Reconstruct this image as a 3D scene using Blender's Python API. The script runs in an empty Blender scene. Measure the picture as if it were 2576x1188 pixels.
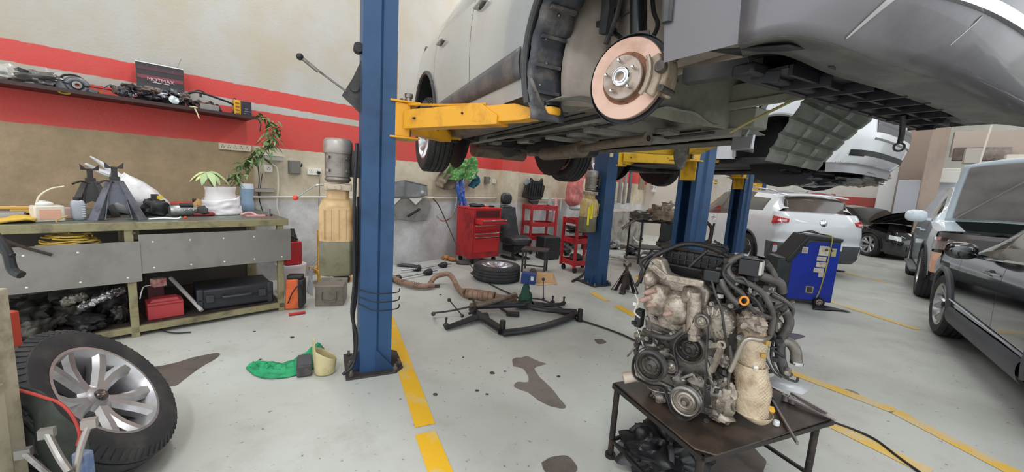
import bpy, bmesh, math, random
from mathutils import Vector, Matrix, noise
PI = math.pi
R = math.radians
rnd = random.Random(7)
SC = bpy.context.scene
COL = SC.collection
def lerp(a, b, t): return a+(b-a)*t
# ------------------------------------------------------------ camera
CAMH = 1.4
FPX = 960.0
_p, _r = R(7.75), R(3.66)
cF = Vector((0, math.cos(_p), -math.sin(_p)))
_R0 = Vector((1, 0, 0)); _U0 = _R0.cross(cF)
cR = _R0*math.cos(_r)+_U0*math.sin(_r)
cU = -_R0*math.sin(_r)+_U0*math.cos(_r)
cam = bpy.data.cameras.new('camera'); camo = bpy.data.objects.new('camera', cam); COL.objects.link(camo)
mt = Matrix((cR, cU, -cF)).transposed().to_4x4(); mt.translation = (0, 0, CAMH)
camo.matrix_world = mt
cam.sensor_width = 36; cam.lens = 36*FPX/2576; cam.clip_start = .02; cam.clip_end = 200
SC.camera = camo
# ------------------------------------------------------------ world and light
SC.view_settings.view_transform = 'Standard'; SC.view_settings.look = 'None'
SC.view_settings.gamma = 1; SC.view_settings.use_curve_mapping = False
SC.view_settings.exposure = .02
wd = bpy.data.worlds.new('daylight'); SC.world = wd; wd.use_nodes = True
wd.node_tree.nodes['Background'].inputs[0].default_value = (.92, .96, 1, 1)
wd.node_tree.nodes['Background'].inputs[1].default_value = 1.9
def area(name, loc, sx, sy, power, rz=0, col=(1, .97, .93)):
    l = bpy.data.lights.new(name, 'AREA'); l.shape = 'RECTANGLE'; l.size = sx; l.size_y = sy; l.energy = power; l.color = col
    o = bpy.data.objects.new(name, l); COL.objects.link(o); o.location = loc; o.rotation_euler = (0, 0, rz); return o
AW = R(42); WT = Vector((math.sin(AW), math.cos(AW), 0)); WN = Vector((math.cos(AW), -math.sin(AW), 0)); WROT = PI/2-AW
def W(u, v, z=0): return WT*u+WN*(v-5.35)+Vector((0, 0, z))
LAMPS = [(u, 1.35 if u < 2 and v < 2 else v) for u in (1.2, 4.6, 8.2, 12, 15.5) for v in (1.9, 6.2, 10.5)]+[(-2.0, 6.2)]  # last one: unseen lamp added behind the camera to brighten under the raised car
for u, v in LAMPS:
    area('ceiling_tube_light', W(u, v, 5.28), .35, 2.6, {1.35: 72, 1.9: 82, 6.2: 130 if u < 0 else 42, 10.5: 24}[v], WROT, (.97, .98, 1))
# ------------------------------------------------------------ pixel helpers: where a sight line meets a real plane
CO = Vector((0, 0, CAMH))
def ray(x, y): return cF+cR*((x-1288)/FPX)-cU*((y-594)/FPX)
def onZ(x, y, z=0):
    d = ray(x, y); return CO+d*((z-CAMH)/d.z)
def onP(x, y, o, n):
    d = ray(x, y); n = Vector(n); return CO+d*((Vector(o)-CO).dot(n)/d.dot(n))
def onV(x, y, v): return onP(x, y, W(0, v), WN)
def UV(p): return (p.dot(WT), p.dot(WN)+5.35, p.z)
# ------------------------------------------------------------ materials
def hx(h):
    c = [int(h[i:i+2], 16)/255 for i in (0, 2, 4)]
    return tuple((v/12.92 if v <= .04045 else ((v+.055)/1.055)**2.4) for v in c)
MC = {}
def mat(h, rough=.5, metal=0., var=None, vs=6., va=.5, bump=0., bs=40., coat=0., trans=0., emit=0., alpha=1., spec=.5, rv=0.):
    """procedural material: base colour, optional second colour mixed in by noise, optional bump"""
    k = (h, rough, metal, var, vs, va, bump, bs, coat, trans, emit, alpha, spec, rv)
    if k in MC: return MC[k]
    m = bpy.data.materials.new('paint_'+h); m.use_nodes = True; nt = m.node_tree; N = nt.nodes; L = nt.links
    b = N['Principled BSDF']; c = hx(h)
    b.inputs['Base Color'].default_value = (*c, 1); b.inputs['Roughness'].default_value = rough
    b.inputs['Metallic'].default_value = metal; b.inputs['Coat Weight'].default_value = coat
    b.inputs['Coat Roughness'].default_value = .06
    b.inputs['Transmission Weight'].default_value = trans; b.inputs['Alpha'].default_value = alpha
    b.inputs['Specular IOR Level'].default_value = spec
    if emit: b.inputs['Emission Color'].default_value = (*c, 1); b.inputs['Emission Strength'].default_value = emit
    tc = N.new('ShaderNodeTexCoord')
    if var:
        n = N.new('ShaderNodeTexNoise'); n.inputs['Scale'].default_value = vs; n.inputs['Detail'].default_value = 6; n.inputs['Roughness'].default_value = .65
        L.new(tc.outputs['Object'], n.inputs['Vector'])
        r = N.new('ShaderNodeMapRange'); r.inputs[1].default_value = .5-.28*(1-va)-.02; r.inputs[2].default_value = .75-.2*va
        r.inputs[1].default_value = lerp(.58, .35, va); r.inputs[2].default_value = lerp(.72, .62, va)
        L.new(n.outputs['Fac'], r.inputs[0])
        x = N.new('ShaderNodeMix'); x.data_type = 'RGBA'; x.inputs[6].default_value = (*c, 1); x.inputs[7].default_value = (*hx(var), 1)
        L.new(r.outputs[0], x.inputs[0]); L.new(x.outputs[2], b.inputs['Base Color'])
        if rv:
            q = N.new('ShaderNodeMapRange'); q.inputs[3].default_value = rough; q.inputs[4].default_value = rough+rv
            L.new(n.outputs['Fac'], q.inputs[0]); L.new(q.outputs[0], b.inputs['Roughness'])
    if bump:
        n2 = N.new('ShaderNodeTexNoise'); n2.inputs['Scale'].default_value = bs; n2.inputs['Detail'].default_value = 4
        L.new(tc.outputs['Object'], n2.inputs['Vector'])
        bp = N.new('ShaderNodeBump'); bp.inputs['Strength'].default_value = bump; bp.inputs['Distance'].default_value = .01
        L.new(n2.outputs['Fac'], bp.inputs['Height']); L.new(bp.outputs[0], b.inputs['Normal'])
    MC[k] = m; return m
# ------------------------------------------------------------ mesh builder
def frame(d, up=None):
    d = Vector(d).normalized(); a = Vector(up) if up is not None else (Vector((0, 0, 1)) if abs(d.z) < .9 else Vector((1, 0, 0)))
    x = a.cross(d).normalized(); return x, d.cross(x), d
class MB:
    def __init__(s): s.v = []; s.f = []; s.mi = []; s.cur = 0; s.T = None
    def add(s, vs, fs):
        k = len(s.v)
        if s.T is not None: vs = [s.T @ Vector(v) for v in vs]
        s.v += [tuple(v) for v in vs]
        for f in fs: s.f.append(tuple(i+k for i in f)); s.mi.append(s.cur)
        return s
    def box(s, c, d, rot=None, taper=1.):
        """box of centre c and full size d; rot = Matrix or z angle; taper scales the top"""
        if rot is None: q = Matrix.Identity(3)
        elif isinstance(rot, (int, float)): q = Matrix.Rotation(rot, 3, 'Z')
        else: q = rot.to_3x3() if isinstance(rot, Matrix) else rot
        vs = []
        for z in (-1, 1):
            t = taper if z > 0 else 1
            for x, y in ((-1, -1), (1, -1), (1, 1), (-1, 1)):
                vs.append(Vector(c)+q @ Vector((x*d[0]/2*t, y*d[1]/2*t, z*d[2]/2)))
        return s.add(vs, [(3, 2, 1, 0), (4, 5, 6, 7), (0, 1, 5, 4), (1, 2, 6, 5), (2, 3, 7, 6), (3, 0, 4, 7)])
    def bar(s, a, b, w, h, up=(0, 0, 1)):
        a, b = Vector(a), Vector(b); x, y, d = frame(b-a, up)
        vs = []
        for p in (a, b):
            for i, j in ((-1, -1), (1, -1), (1, 1), (-1, 1)): vs.append(p+x*i*w/2+y*j*h/2)
        return s.add(vs, [(3, 2, 1, 0), (4, 5, 6, 7), (0, 1, 5, 4), (1, 2, 6, 5), (2, 3, 7, 6), (3, 0, 4, 7)])
    def cyl(s, a, b, r0, r1=None, n=16, cap=True):
        if r1 is None: r1 = r0
        a, b = Vector(a), Vector(b); x, y, d = frame(b-a); vs = []
        for p, r in ((a, r0), (b, r1)):
            for i in range(n):
                t = 2*PI*i/n; vs.append(p+(x*math.cos(t)+y*math.sin(t))*r)
        fs = [(i, (i+1) % n, n+(i+1) % n, n+i) for i in range(n)]
        if cap: fs += [tuple(range(n-1, -1, -1)), tuple(range(n, 2*n))]
        return s.add(vs, fs)
    def lathe(s, prof, o=(0, 0, 0), ax=(0, 0, 1), n=24, closed=False, a0=0, a1=2*PI):
        """prof = [(r, h)...] turned about the axis ax through o"""
        o = Vector(o); x, y, d = frame(ax); full = abs(a1-a0-2*PI) < 1e-6; m = n if full else n+1; k = len(prof); vs = []
        for i in range(m):
            t = a0+(a1-a0)*i/n
            for r, h in prof: vs.append(o+d*h+(x*math.cos(t)+y*math.sin(t))*r)
        fs = []
        for i in range(n):
            i2 = (i+1) % m if full else i+1
            for j in range(k if closed else k-1):
                j2 = (j+1) % k
                fs.append((i*k+j, i2*k+j, i2*k+j2, i*k+j2))
        return s.add(vs, fs)
    def tube(s, pts, r, n=8, sub=6, cap=True, r1=None):
        P = [Vector(p) for p in pts]
        if sub > 1 and len(P) > 2: P = spline(P, sub)
        N = len(P); T = [(P[min(i+1, N-1)]-P[max(i-1, 0)]).normalized() for i in range(N)]
        x, y, _ = frame(T[0]); vs = []
        for i in range(N):
            x = (x-T[i]*x.dot(T[i])).normalized(); y = T[i].cross(x)
            rr = r if r1 is None else lerp(r, r1, i/(N-1))
            for k in range(n):
                t = 2*PI*k/n; vs.append(P[i]+(x*math.cos(t)+y*math.sin(t))*rr)
        fs = [(i*n+k, i*n+(k+1) % n, (i+1)*n+(k+1) % n, (i+1)*n+k) for i in range(N-1) for k in range(n)]
        if cap: fs += [tuple(range(n-1, -1, -1)), tuple(range((N-1)*n, N*n))]
        return s.add(vs, fs)
    def prism(s, poly, t, o=(0, 0, 0), X=(1, 0, 0), Y=(0, 1, 0), tap=1.):
        """polygon (x, y) in the plane X, Y through o, given thickness t along X x Y"""
        o, X, Y = Vector(o), Vector(X), Vector(Y); Z = X.cross(Y).normalized(); n = len(poly)
        cx = sum(p[0] for p in poly)/n; cy = sum(p[1] for p in poly)/n
        vs = [o+X*a+Y*b for a, b in poly]+[o+X*(cx+(a-cx)*tap)+Y*(cy+(b-cy)*tap)+Z*t for a, b in poly]
        return s.add(vs, [tuple(range(n-1, -1, -1)), tuple(range(n, 2*n))]+[(i, (i+1) % n, n+(i+1) % n, n+i) for i in range(n)])
    def ball(s, c, r, n=12, m=8, amp=0, f=2., seed=0, sq=1.):
        """ellipsoid of radii r; amp adds noise lumps; sq < 1 squares it"""
        if isinstance(r, (int, float)): r = (r, r, r)
        c = Vector(c); vs = []; so = Vector((seed*7.3, seed*1.7, seed*3.1))
        sg = lambda v: math.copysign(abs(v)**sq, v)
        for j in range(m+1):
            ph = PI*j/m-PI/2
            for i in range(n):
                t = 2*PI*i/n
                d = Vector((sg(math.cos(ph))*sg(math.cos(t)), sg(math.cos(ph))*sg(math.sin(t)), sg(math.sin(ph))))
                k = 1+(amp*noise.noise(d*f+so) if amp else 0)
                vs.append(c+Vector((d.x*r[0], d.y*r[1], d.z*r[2]))*k)
        return s.add(vs, [(j*n+i, j*n+(i+1) % n, (j+1)*n+(i+1) % n, (j+1)*n+i) for j in range(m) for i in range(n)])
    def grid(s, fn, nu, nv, cu=False):
        vs = [fn(i/nu, j/nv) for i in range(nu+(0 if cu else 1)) for j in range(nv+1)]; mu = nu if cu else nu+1
        return s.add(vs, [(i*(nv+1)+j, ((i+1) % mu)*(nv+1)+j, ((i+1) % mu)*(nv+1)+j+1, i*(nv+1)+j+1) for i in range(nu) for j in range(nv)])
    def build(s, name, m, parent=None, label=None, ang=38, bevel=0, seg=2, solid=0, loc=None, rz=None, sub=0, stuff=False):
        me = bpy.data.meshes.new(name); me.from_pydata(s.v, [], s.f); me.validate(verbose=False)
        bm = bmesh.new(); bm.from_mesh(me); bmesh.ops.remove_doubles(bm, verts=bm.verts, dist=2e-5)
        bmesh.ops.recalc_face_normals(bm, faces=bm.faces)
        if len(bm.faces) == len(me.polygons): bm.to_mesh(me)
        else: bm.to_mesh(me)
        bm.free()
        ms = m if isinstance(m, (list, tuple)) else [m]
        for q in ms: me.materials.append(q)
        if len(ms) > 1 and len(me.polygons) == len(s.mi):
            for p, i in zip(me.polygons, s.mi): p.material_index = i
        me.shade_smooth()
        try: me.set_sharp_from_angle(angle=R(ang))
        except Exception: pass
        o = bpy.data.objects.new(name, me); COL.objects.link(o)
        if parent is not None: o.parent = parent
        if loc is not None: o.location = loc
        if rz is not None: o.rotation_euler = (0, 0, rz)
        if label: o['label'] = label
        if solid:
            q = o.modifiers.new('thickness', 'SOLIDIFY'); q.thickness = solid; q.offset = 0
        if bevel:
            q = o.modifiers.new('edge', 'BEVEL'); q.width = bevel; q.segments = seg; q.limit_method = 'ANGLE'; q.angle_limit = R(40)
        if sub:
            q = o.modifiers.new('smooth', 'SUBSURF'); q.levels = sub; q.render_levels = sub
        return o
def spline(P, sub):
    Q = [P[0]*2-P[1]]+P+[P[-1]*2-P[-2]]; out = []
    for i in range(1, len(Q)-2):
        a, b, c, d = Q[i-1:i+3]
        for k in range(sub):
            t = k/sub; out.append(.5*((2*b)+(c-a)*t+(2*a-5*b+4*c-d)*t*t+(3*b-a-3*c+d)*t**3))
    out.append(P[-1]); return out
def thing(name, label, cat, loc=(0, 0, 0), rz=0, group=None):
    o = bpy.data.objects.new(name, None); COL.objects.link(o); o.empty_display_size = .1
    o.location = loc; o.rotation_euler = (0, 0, rz); o['label'] = label; o['category'] = cat
    if group: o['group'] = group
    return o
def tag(o, label, cat, group=None):
    o['label'] = label; o['category'] = cat
    if group: o['group'] = group
    return o
def struct(o): o['kind'] = 'structure'; return o
def dup(root, loc, rz, label, group=None, M_=None):
    r = root.copy(); COL.objects.link(r); r.location = loc; r.rotation_euler = (0, 0, rz); r['label'] = label
    if group: r['group'] = group
    def rec(a, b):
        for ch in a.children:
            c = ch.copy(); COL.objects.link(c); c.parent = b; rec(ch, c)
    kids = [c for c in COL.objects if c.parent == root]
    for ch in kids:
        c = ch.copy(); COL.objects.link(c); c.parent = r
        for g in [q for q in COL.objects if q.parent == ch]:
            d = g.copy(); COL.objects.link(d); d.parent = c
    return r
def text(s, size, m, parent, loc, rot, name='lettering', ext=.001, align='CENTER'):
    cu = bpy.data.curves.new(name, 'FONT'); cu.body = s; cu.size = size; cu.extrude = ext; cu.align_x = align; cu.align_y = 'CENTER'
    o = bpy.data.objects.new(name, cu); COL.objects.link(o)
    dg = bpy.context.evaluated_depsgraph_get(); me = bpy.data.meshes.new_from_object(o.evaluated_get(dg))
    bpy.data.objects.remove(o); me.materials.clear(); me.materials.append(m)
    o = bpy.data.objects.new(name, me); COL.objects.link(o); o.parent = parent; o.location = loc
    o.rotation_mode = 'QUATERNION'; o.rotation_quaternion = rot.to_quaternion() if isinstance(rot, Matrix) else rot
    return o
def axes(X, Y):
    X = Vector(X).normalized(); Y = Vector(Y).normalized(); Z = X.cross(Y).normalized(); return Matrix((X, Z.cross(X), Z)).transposed()
# ------------------------------------------------------------ palette
BLK = mat('1c1c1e', .5); BLKG = mat('0d0d0f', .15, coat=.6); RUB = mat('232325', .62, var='3a3836', vs=9, va=.35, bump=.15, bs=60)
DKP = mat('2b2b2d', .55, var='4a4541', vs=5, va=.45); ALU = mat('c9c9cb', .32, .85); CHR = mat('d8d8da', .15, 1.); STEEL = mat('8d8a87', .38, .8, var='5c5550', vs=12, va=.4)
CAST = mat('9a938b', .45, .55, var='5f5750', vs=14, va=.5, bump=.3, bs=35); CASTD = mat('5c5650', .55, .4, var='2e2a27', vs=16, va=.55, bump=.3, bs=40)
BLUE = mat('254a72', .42, var='1e3b5c', vs=3, va=.4, rv=.15); BLUED = mat('1f4470', .5, var='16304f', vs=4, va=.4)
YEL = mat('e0a022', .45, var='b57c1c', vs=5, va=.35); YELO = mat('e3b52a', .45, var='a8801f', vs=5, va=.35)
REDP = mat('b3201f', .42, var='8c1a1a', vs=4, va=.35); WHT = mat('e9e9e7', .5); GREY = mat('8f8f8e', .5); RUST = mat('7b5a44', .75, .1, var='4d3a2f', vs=18, va=.5)
GLS = mat('0c0f12', .06, coat=1., spec=.8); WPL = mat('dcdad5', .4); WOOD = mat('8f8464', .6, var='6d6248', vs=8, va=.5)
# ============================================================ the room
def floor_mat():
    m = bpy.data.materials.new('painted_concrete_floor'); m.use_nodes = True; nt = m.node_tree; N = nt.nodes; L = nt.links; b = N['Principled BSDF']
    tc = N.new('ShaderNodeTexCoord')
    def nz(sc, det=6, ro=.6):
        n = N.new('ShaderNodeTexNoise'); n.inputs['Scale'].default_value = sc; n.inputs['Detail'].default_value = det; n.inputs['Roughness'].default_value = ro
        L.new(tc.outputs['Object'], n.inputs['Vector']); return n.outputs['Fac']
    def rg(s, a, c, lo=0, hi=1):
        r = N.new('ShaderNodeMapRange'); r.inputs[1].default_value = a; r.inputs[2].default_value = c; r.inputs[3].default_value = lo; r.inputs[4].default_value = hi; L.new(s, r.inputs[0]); return r.outputs[0]
    def mx(f, a, c):
        x = N.new('ShaderNodeMix'); x.data_type = 'RGBA'; L.new(f, x.inputs[0])
        for i, q in ((6, a), (7, c)):
            if isinstance(q, tuple): x.inputs[i].default_value = (*q, 1)
            else: L.new(q, x.inputs[i])
        return x.outputs[2]
    c1 = mx(rg(nz(.7), .35, .65), hx('c3c6bf'), hx('b4b4ad'))
    c2 = mx(rg(nz(2.6, 8, .7), .52, .75, 0, .55), c1, hx('9c978e'))
    c3 = mx(rg(nz(26, 3, .5), .67, .73, 0, .8), c2, hx('6b645c'))
    v = N.new('ShaderNodeTexVoronoi'); v.inputs['Scale'].default_value = 9; L.new(tc.outputs['Object'], v.inputs['Vector'])
    c4 = mx(rg(v.outputs['Distance'], .05, .09, .75, 0), c3, c3)
    L.new(c4, b.inputs['Base Color'])
    L.new(rg(nz(3), .3, .7, .3, .5), b.inputs['Roughness'])
    bp = N.new('ShaderNodeBump'); bp.inputs['Strength'].default_value = .08; bp.inputs['Distance'].default_value = .01; L.new(nz(30), bp.inputs['Height']); L.new(bp.outputs[0], b.inputs['Normal'])
    b.inputs['Specular IOR Level'].default_value = .45
    return m
def wall_mat(zoff=0., bold=True):
    """plaster with painted bands by height (object Z): grey dado, cream, red, thin cream, red, cream"""
    m = bpy.data.materials.new('painted_plaster_wall'); m.use_nodes = True; nt = m.node_tree; N = nt.nodes; L = nt.links; b = N['Principled BSDF']
    tc = N.new('ShaderNodeTexCoord'); sp = N.new('ShaderNodeSeparateXYZ'); L.new(tc.outputs['Object'], sp.inputs[0])
    def nz(sc, det=6, ro=.6, dim=None):
        n = N.new('ShaderNodeTexNoise'); n.inputs['Scale'].default_value = sc; n.inputs['Detail'].default_value = det; n.inputs['Roughness'].default_value = ro
        L.new(tc.outputs['Object'], n.inputs['Vector']); return n.outputs['Fac']
    def ma(op, a, c):
        x = N.new('ShaderNodeMath'); x.operation = op
        for i, q in ((0, a), (1, c)):
            if isinstance(q, (int, float)): x.inputs[i].default_value = q
            else: L.new(q, x.inputs[i])
        return x.outputs[0]
    def rg(s, a, c, lo=0, hi=1):
        r = N.new('ShaderNodeMapRange'); r.inputs[1].default_value = a; r.inputs[2].default_value = c; r.inputs[3].default_value = lo; r.inputs[4].default_value = hi; L.new(s, r.inputs[0]); return r.outputs[0]
    def mx(f, a, c):
        x = N.new('ShaderNodeMix'); x.data_type = 'RGBA'; L.new(f, x.inputs[0])
        for i, q in ((6, a), (7, c)):
            if isinstance(q, tuple): x.inputs[i].default_value = (*q, 1)
            else: L.new(q, x.inputs[i])
        return x.outputs[2]
    z = ma('ADD', sp.outputs[2], rg(nz(9, 2), .3, .7, -.006, .006))
    def band(a, c): return ma('MULTIPLY', rg(z, a-.004, a+.004), rg(z, c-.004, c+.004, 1, 0))
    red = mx(rg(nz(2), .35, .7), hx('d2453f'), hx('c9524b'))
    up = mx(rg(nz(1.2), .4, .65), hx('b3aa99'), hx('b7b6b3'))
    mid = mx(rg(nz(3, 8, .7), .42, .7), hx('d2c8b2'), hx('b3a489'))
    low = mx(rg(nz(2.2, 8, .7), .40, .68), hx('dadbdc'), hx('b3b0ad'))
    c = mx(rg(z, 1.65, 1.66), mid, up)
    c = mx(ma('MULTIPLY', rg(z, 1.65, 1.66, 1, 0), rg(sp.outputs[0], 1.30, 1.34, 1, 0)), c, mx(rg(nz(3.5, 8, .7), .4, .66), hx('ab9474'), hx('917f63')))  # browner below the shelf: part grime, part shelf shadow put into the colour
    dado = ma('MULTIPLY', rg(z, 1.0, 1.04, 1, 0), rg(sp.outputs[0], 1.30, 1.34))
    c = mx(dado, c, low)
    # grime rising from the floor, worn plaster near the post
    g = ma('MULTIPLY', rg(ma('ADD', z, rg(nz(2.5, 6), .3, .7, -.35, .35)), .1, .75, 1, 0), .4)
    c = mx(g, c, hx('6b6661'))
    c = mx(band(1.65, 2.06), c, red); c = mx(band(2.14, 2.32), c, red)
    flake = ma('MULTIPLY', rg(nz(14, 6, .8), .63, .66), ma('MULTIPLY', rg(z, .28, .36), rg(z, .6, .68, 1, 0)))
    fx = ma('MULTIPLY', rg(sp.outputs[0], 2.9, 3.1), rg(sp.outputs[0], 3.9, 4.3, 1, 0))
    c = mx(ma('MULTIPLY', flake, fx), c, hx('d8d4cd'))
    sp2 = rg(nz(55, 3, .6), .66, .72, 0, .5)
    c = mx(sp2, c, hx('a39d8d'))
    L.new(c, b.inputs['Base Color']); b.inputs['Roughness'].default_value = .62
    bp = N.new('ShaderNodeBump'); bp.inputs['Strength'].default_value = .35; bp.inputs['Distance'].default_value = .01; L.new(nz(38, 5), bp.inputs['Height']); L.new(bp.outputs[0], b.inputs['Normal'])
    return m
fl = MB(); fl.box((0, 0, -.05), (36, 36, .1)); fl = struct(fl.build('floor', floor_mat(), loc=W(6, 6, 0), rz=WROT))
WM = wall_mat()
w_ = MB(); w_.box((8.2, .1, 2.75), (22, .2, 5.5))                       # x runs along the wall
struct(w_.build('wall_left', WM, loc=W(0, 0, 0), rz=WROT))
BU = 18.8                                                              # far wall
w_ = MB(); w_.box((10, .1, 2.75), (20.4, .2, 5.5)); struct(w_.build('wall_back', mat('d6d5cc', .6, var='c3c1b6', vs=1.2, bump=.1), loc=W(BU, -.1, 0), rz=WROT-PI/2))
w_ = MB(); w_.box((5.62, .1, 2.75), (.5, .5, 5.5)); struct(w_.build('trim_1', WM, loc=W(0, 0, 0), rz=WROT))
w_ = MB(); w_.box((0, 0, 0), (.3, 1.1, 5.5)); struct(w_.build('trim_2', mat('cfc7bb', .6), loc=W(12.6, .45, 2.75), rz=WROT))
cl = MB(); cl.box((0, 0, 0), (22, 15, .12)); struct(cl.build('ceiling', mat('e3e3e0', .7), loc=W(8.6, 7.2, 5.6), rz=WROT))
FRM = mat('f4f4f0', .4)
for i, (u, v) in enumerate(LAMPS[:0]): pass
# yellow bay lines worn into the floor
YM = mat('e8b423', .5, var='cfc08a', vs=5, va=.12)
YMW = mat('dfb54a', .5, var='c4bfae', vs=4.5, va=.62)
def line_strip(name, pts, w, m, label):
    b = MB(); P = [onZ(*p, 0) for p in pts]
    for a, c in zip(P[:-1], P[1:]):
        d = (c-a).normalized(); s = Vector((-d.y, d.x, 0))*w/2
        n = max(2, int((c-a).length/.12))
        for i in range(n):
            p, q = a.lerp(c, i/n), a.lerp(c, (i+1)/n); j = [rnd.uniform(-.005, .005) for _ in range(4)]
            b.add([p-s*(1+j[0]*8)+Vector((0, 0, .0025)), p+s*(1+j[1]*8)+Vector((0, 0, .0025)), q+s+Vector((0, 0, .0025)), q-s+Vector((0, 0, .0025))], [(0, 1, 2, 3)])
    o = b.build(name, m); struct(o); return o
line_strip('trim_3', [(955, 745), (1012, 905), (1070, 1072)], .115, YM, '')
line_strip('trim_4', [(1070, 1090), (1112, 1200)], .115, YM, '')
line_strip('trim_5', [(1490, 737), (1528, 758)], .10, YMW, ''); line_strip('trim_6', [(1552, 770), (1600, 797)], .10, YM, '')
line_strip('trim_7', [(1985, 935), (2250, 1035), (2560, 1195)], .11, YMW, '')
line_strip('trim_8', [(1800, 950), (2070, 1058), (2340, 1190)], .11, YMW, '')
line_strip('trim_9', [(2068, 752), (2310, 830)], .11, YMW, ''); line_strip('trim_10', [(2120, 686), (2232, 712)], .11, YMW, '')
# stains: thin wet patches with ragged outline
def stain(px, label, m, seed=1, rough=.05, z=.002):
    P = [onZ(x, y, 0) for x, y in px]; P = spline(P+[P[0]], 8)[:-1]; c = sum(P, Vector())/len(P)
    Q = []
    for p in P:
        k = 1+rough*2*noise.noise(p*14+Vector((seed, 0, 0))); Q.append(c+(p-c)*k)
    b = MB(); b.add([q+Vector((0, 0, z)) for q in Q], [tuple(range(len(Q)))])
    return tag(b.build('oil_stain', m), label, 'stain', None)
OIL = mat('6b625c', .22, var='5a514c', vs=7, va=.4, spec=.6)
stain([(1290, 905), (1325, 897), (1358, 912), (1372, 918), (1345, 925), (1360, 952), (1385, 975), (1405, 1000), (1420, 1022), (1408, 1030), (1385, 1022), (1355, 1008), (1330, 990), (1296, 975), (1300, 962), (1330, 960), (1318, 930), (1292, 922)], 'dark oil puddle stain in the middle of the floor, left of the engine', OIL, 1)
stain([(382, 925), (420, 918), (470, 905), (520, 893), (550, 890), (545, 902), (505, 925), (470, 950), (440, 972), (415, 968), (395, 945)], 'dark wet stain on the floor right of the leaning wheel', OIL, 2)
stain([(1362, 1165), (1385, 1150), (1425, 1148), (1450, 1170), (1440, 1195), (1380, 1195)], 'small dark stain at the bottom edge, left of the engine table', OIL, 3)
stain([(1780, 1150), (1860, 1115), (1905, 1135), (1925, 1175), (1900, 1230), (1790, 1230)], 'dark damp stain on the floor under the engine table', OIL, 4)
stain([(1495, 855), (1512, 853), (1525, 862), (1505, 866)], 'small grey oil spot behind the cable, left of the engine', OIL, 5)
stain([(1958, 838), (1990, 838), (2024, 846), (2010, 853), (1975, 858)], 'grey oil stain on the floor behind the engine', OIL, 6)
stain([(2118, 983), (2135, 980), (2160, 992), (2148, 998)], 'short grey oil smear between the two worn yellow lines', OIL, 7)
# lamps on the ceiling
for i, (u, v) in enumerate(LAMPS):
    t = thing('ceiling_lamp', 'long ceiling tube lamp, %s from the left wall, %s from the bench end' % (('first', 'second', 'third')[i % 3], ('first', 'second', 'third', 'fourth', 'fifth', 'added fill behind the camera, sixth')[i // 3]), 'lamp', W(u, v, 5.30), WROT, 'ceiling tube lamps')
    b = MB(); b.box((0, 0, .06), (.4, 2.7, .1), taper=.7); b.build('housing', FRM, t)
    b = MB(); b.box((0, 0, .24), (.02, .02, .3)); b.build('hanger', GREY, t)
# ============================================================ wheels
def tyre_mb(b, Rr, w, rr, tread=True):
    """tyre and tread; axis = local Z, outer face at +Z"""
    h = w/2; s = Rr-.014
    pr = [(rr, h*.78), (rr+.008, h*.9), (lerp(rr, Rr, .35), h*1.0), (lerp(rr, Rr, .7), h*.98), (s-.004, h*.84), (s+.006, h*.74)]
    g = [(.62, 0), (.56, 0), (.55, -.008), (.50, -.008), (.49, 0), (.2, .002), (.19, -.008), (.13, -.008), (.12, .002), (-.12, .002), (-.13, -.008), (-.19, -.008), (-.2, .002), (-.49, 0), (-.50, -.008), (-.55, -.008), (-.56, 0), (-.62, 0)]
    pr += [(Rr+d, h*a*1.1) for a, d in g]
    pr += [(s+.006, -h*.74), (s-.004, -h*.84), (lerp(rr, Rr, .7), -h*.98), (lerp(rr, Rr, .35), -h), (rr+.008, -h*.9), (rr, -h*.78)]
    b.lathe(pr, n=56, closed=False)
    if tread:
        for k in range(64):
            a = 2*PI*k/64; c, q = math.cos(a), math.sin(a)
            for sg in (1, -1):
                p = Vector((c*(Rr-.004), q*(Rr-.004), sg*h*.72)); t = Vector((-q, c, 0))
                b.bar(p-Vector((0, 0, sg*.0))-t*0, p+Vector((c*-.03, q*-.03, sg*h*.22)), .010, .010, up=t)
def rim_mb(b, rr, w, style='double', ns=5):
    h = w/2
    b.lathe([(rr-.03, -h*.75), (rr+.002, -h*.8), (rr-.002, -h*.6), (rr-.028, -h*.3), (rr-.03, h*.35), (rr-.012, h*.62), (rr+.004, h*.84), (rr+.006, h*.9), (rr-.006, h*.9), (rr-.016, h*.72), (rr-.034, h*.35), (rr-.036, -h*.75)], n=48, closed=True)
    zo, zi = h*.80, h*.45
    def spoke(a0, a1, w0, w1, bend=0):
        secs = []
        for t in (0, .3, .6, .85, 1):
            r = lerp(.045, rr-.003, t); a = lerp(a0, a1, t)+bend*math.sin(t*PI); ww = lerp(w0, w1, t); z = lerp(zi, zo, t**1.6)
            d = Vector((math.cos(a), math.sin(a), 0)); n = Vector((-d.y, d.x, 0))
            secs.append([d*r+n*ww+Vector((0, 0, z-.012)), d*r+n*ww*.45+Vector((0, 0, z+.004)), d*r-n*ww*.45+Vector((0, 0, z+.004)), d*r-n*ww+Vector((0, 0, z-.012)), d*r-n*ww*.8+Vector((0, 0, z-.045)), d*r+n*ww*.8+Vector((0, 0, z-.045))])
        n = 6; vs = [p for s in secs for p in s]
        b.add(vs, [(i*n+k, i*n+(k+1) % n, (i+1)*n+(k+1) % n, (i+1)*n+k) for i in range(len(secs)-1) for k in range(n)])
    for k in range(ns):
        a = 2*PI*k/ns
        if style == 'double':
            spoke(a-.12, a-.30, .026, .034, .04); spoke(a+.12, a+.30, .026, .034, -.04)
        elif style == 'five': spoke(a, a, .032, .05)
        else:
            spoke(a-.03, a-.03, .016, .012)
    b.lathe([(0, zi+.012), (.035, zi+.012), (.055, zi+.002), (.075, zi-.01), (.078, zi-.05), (0, zi-.05)], n=32)
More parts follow.
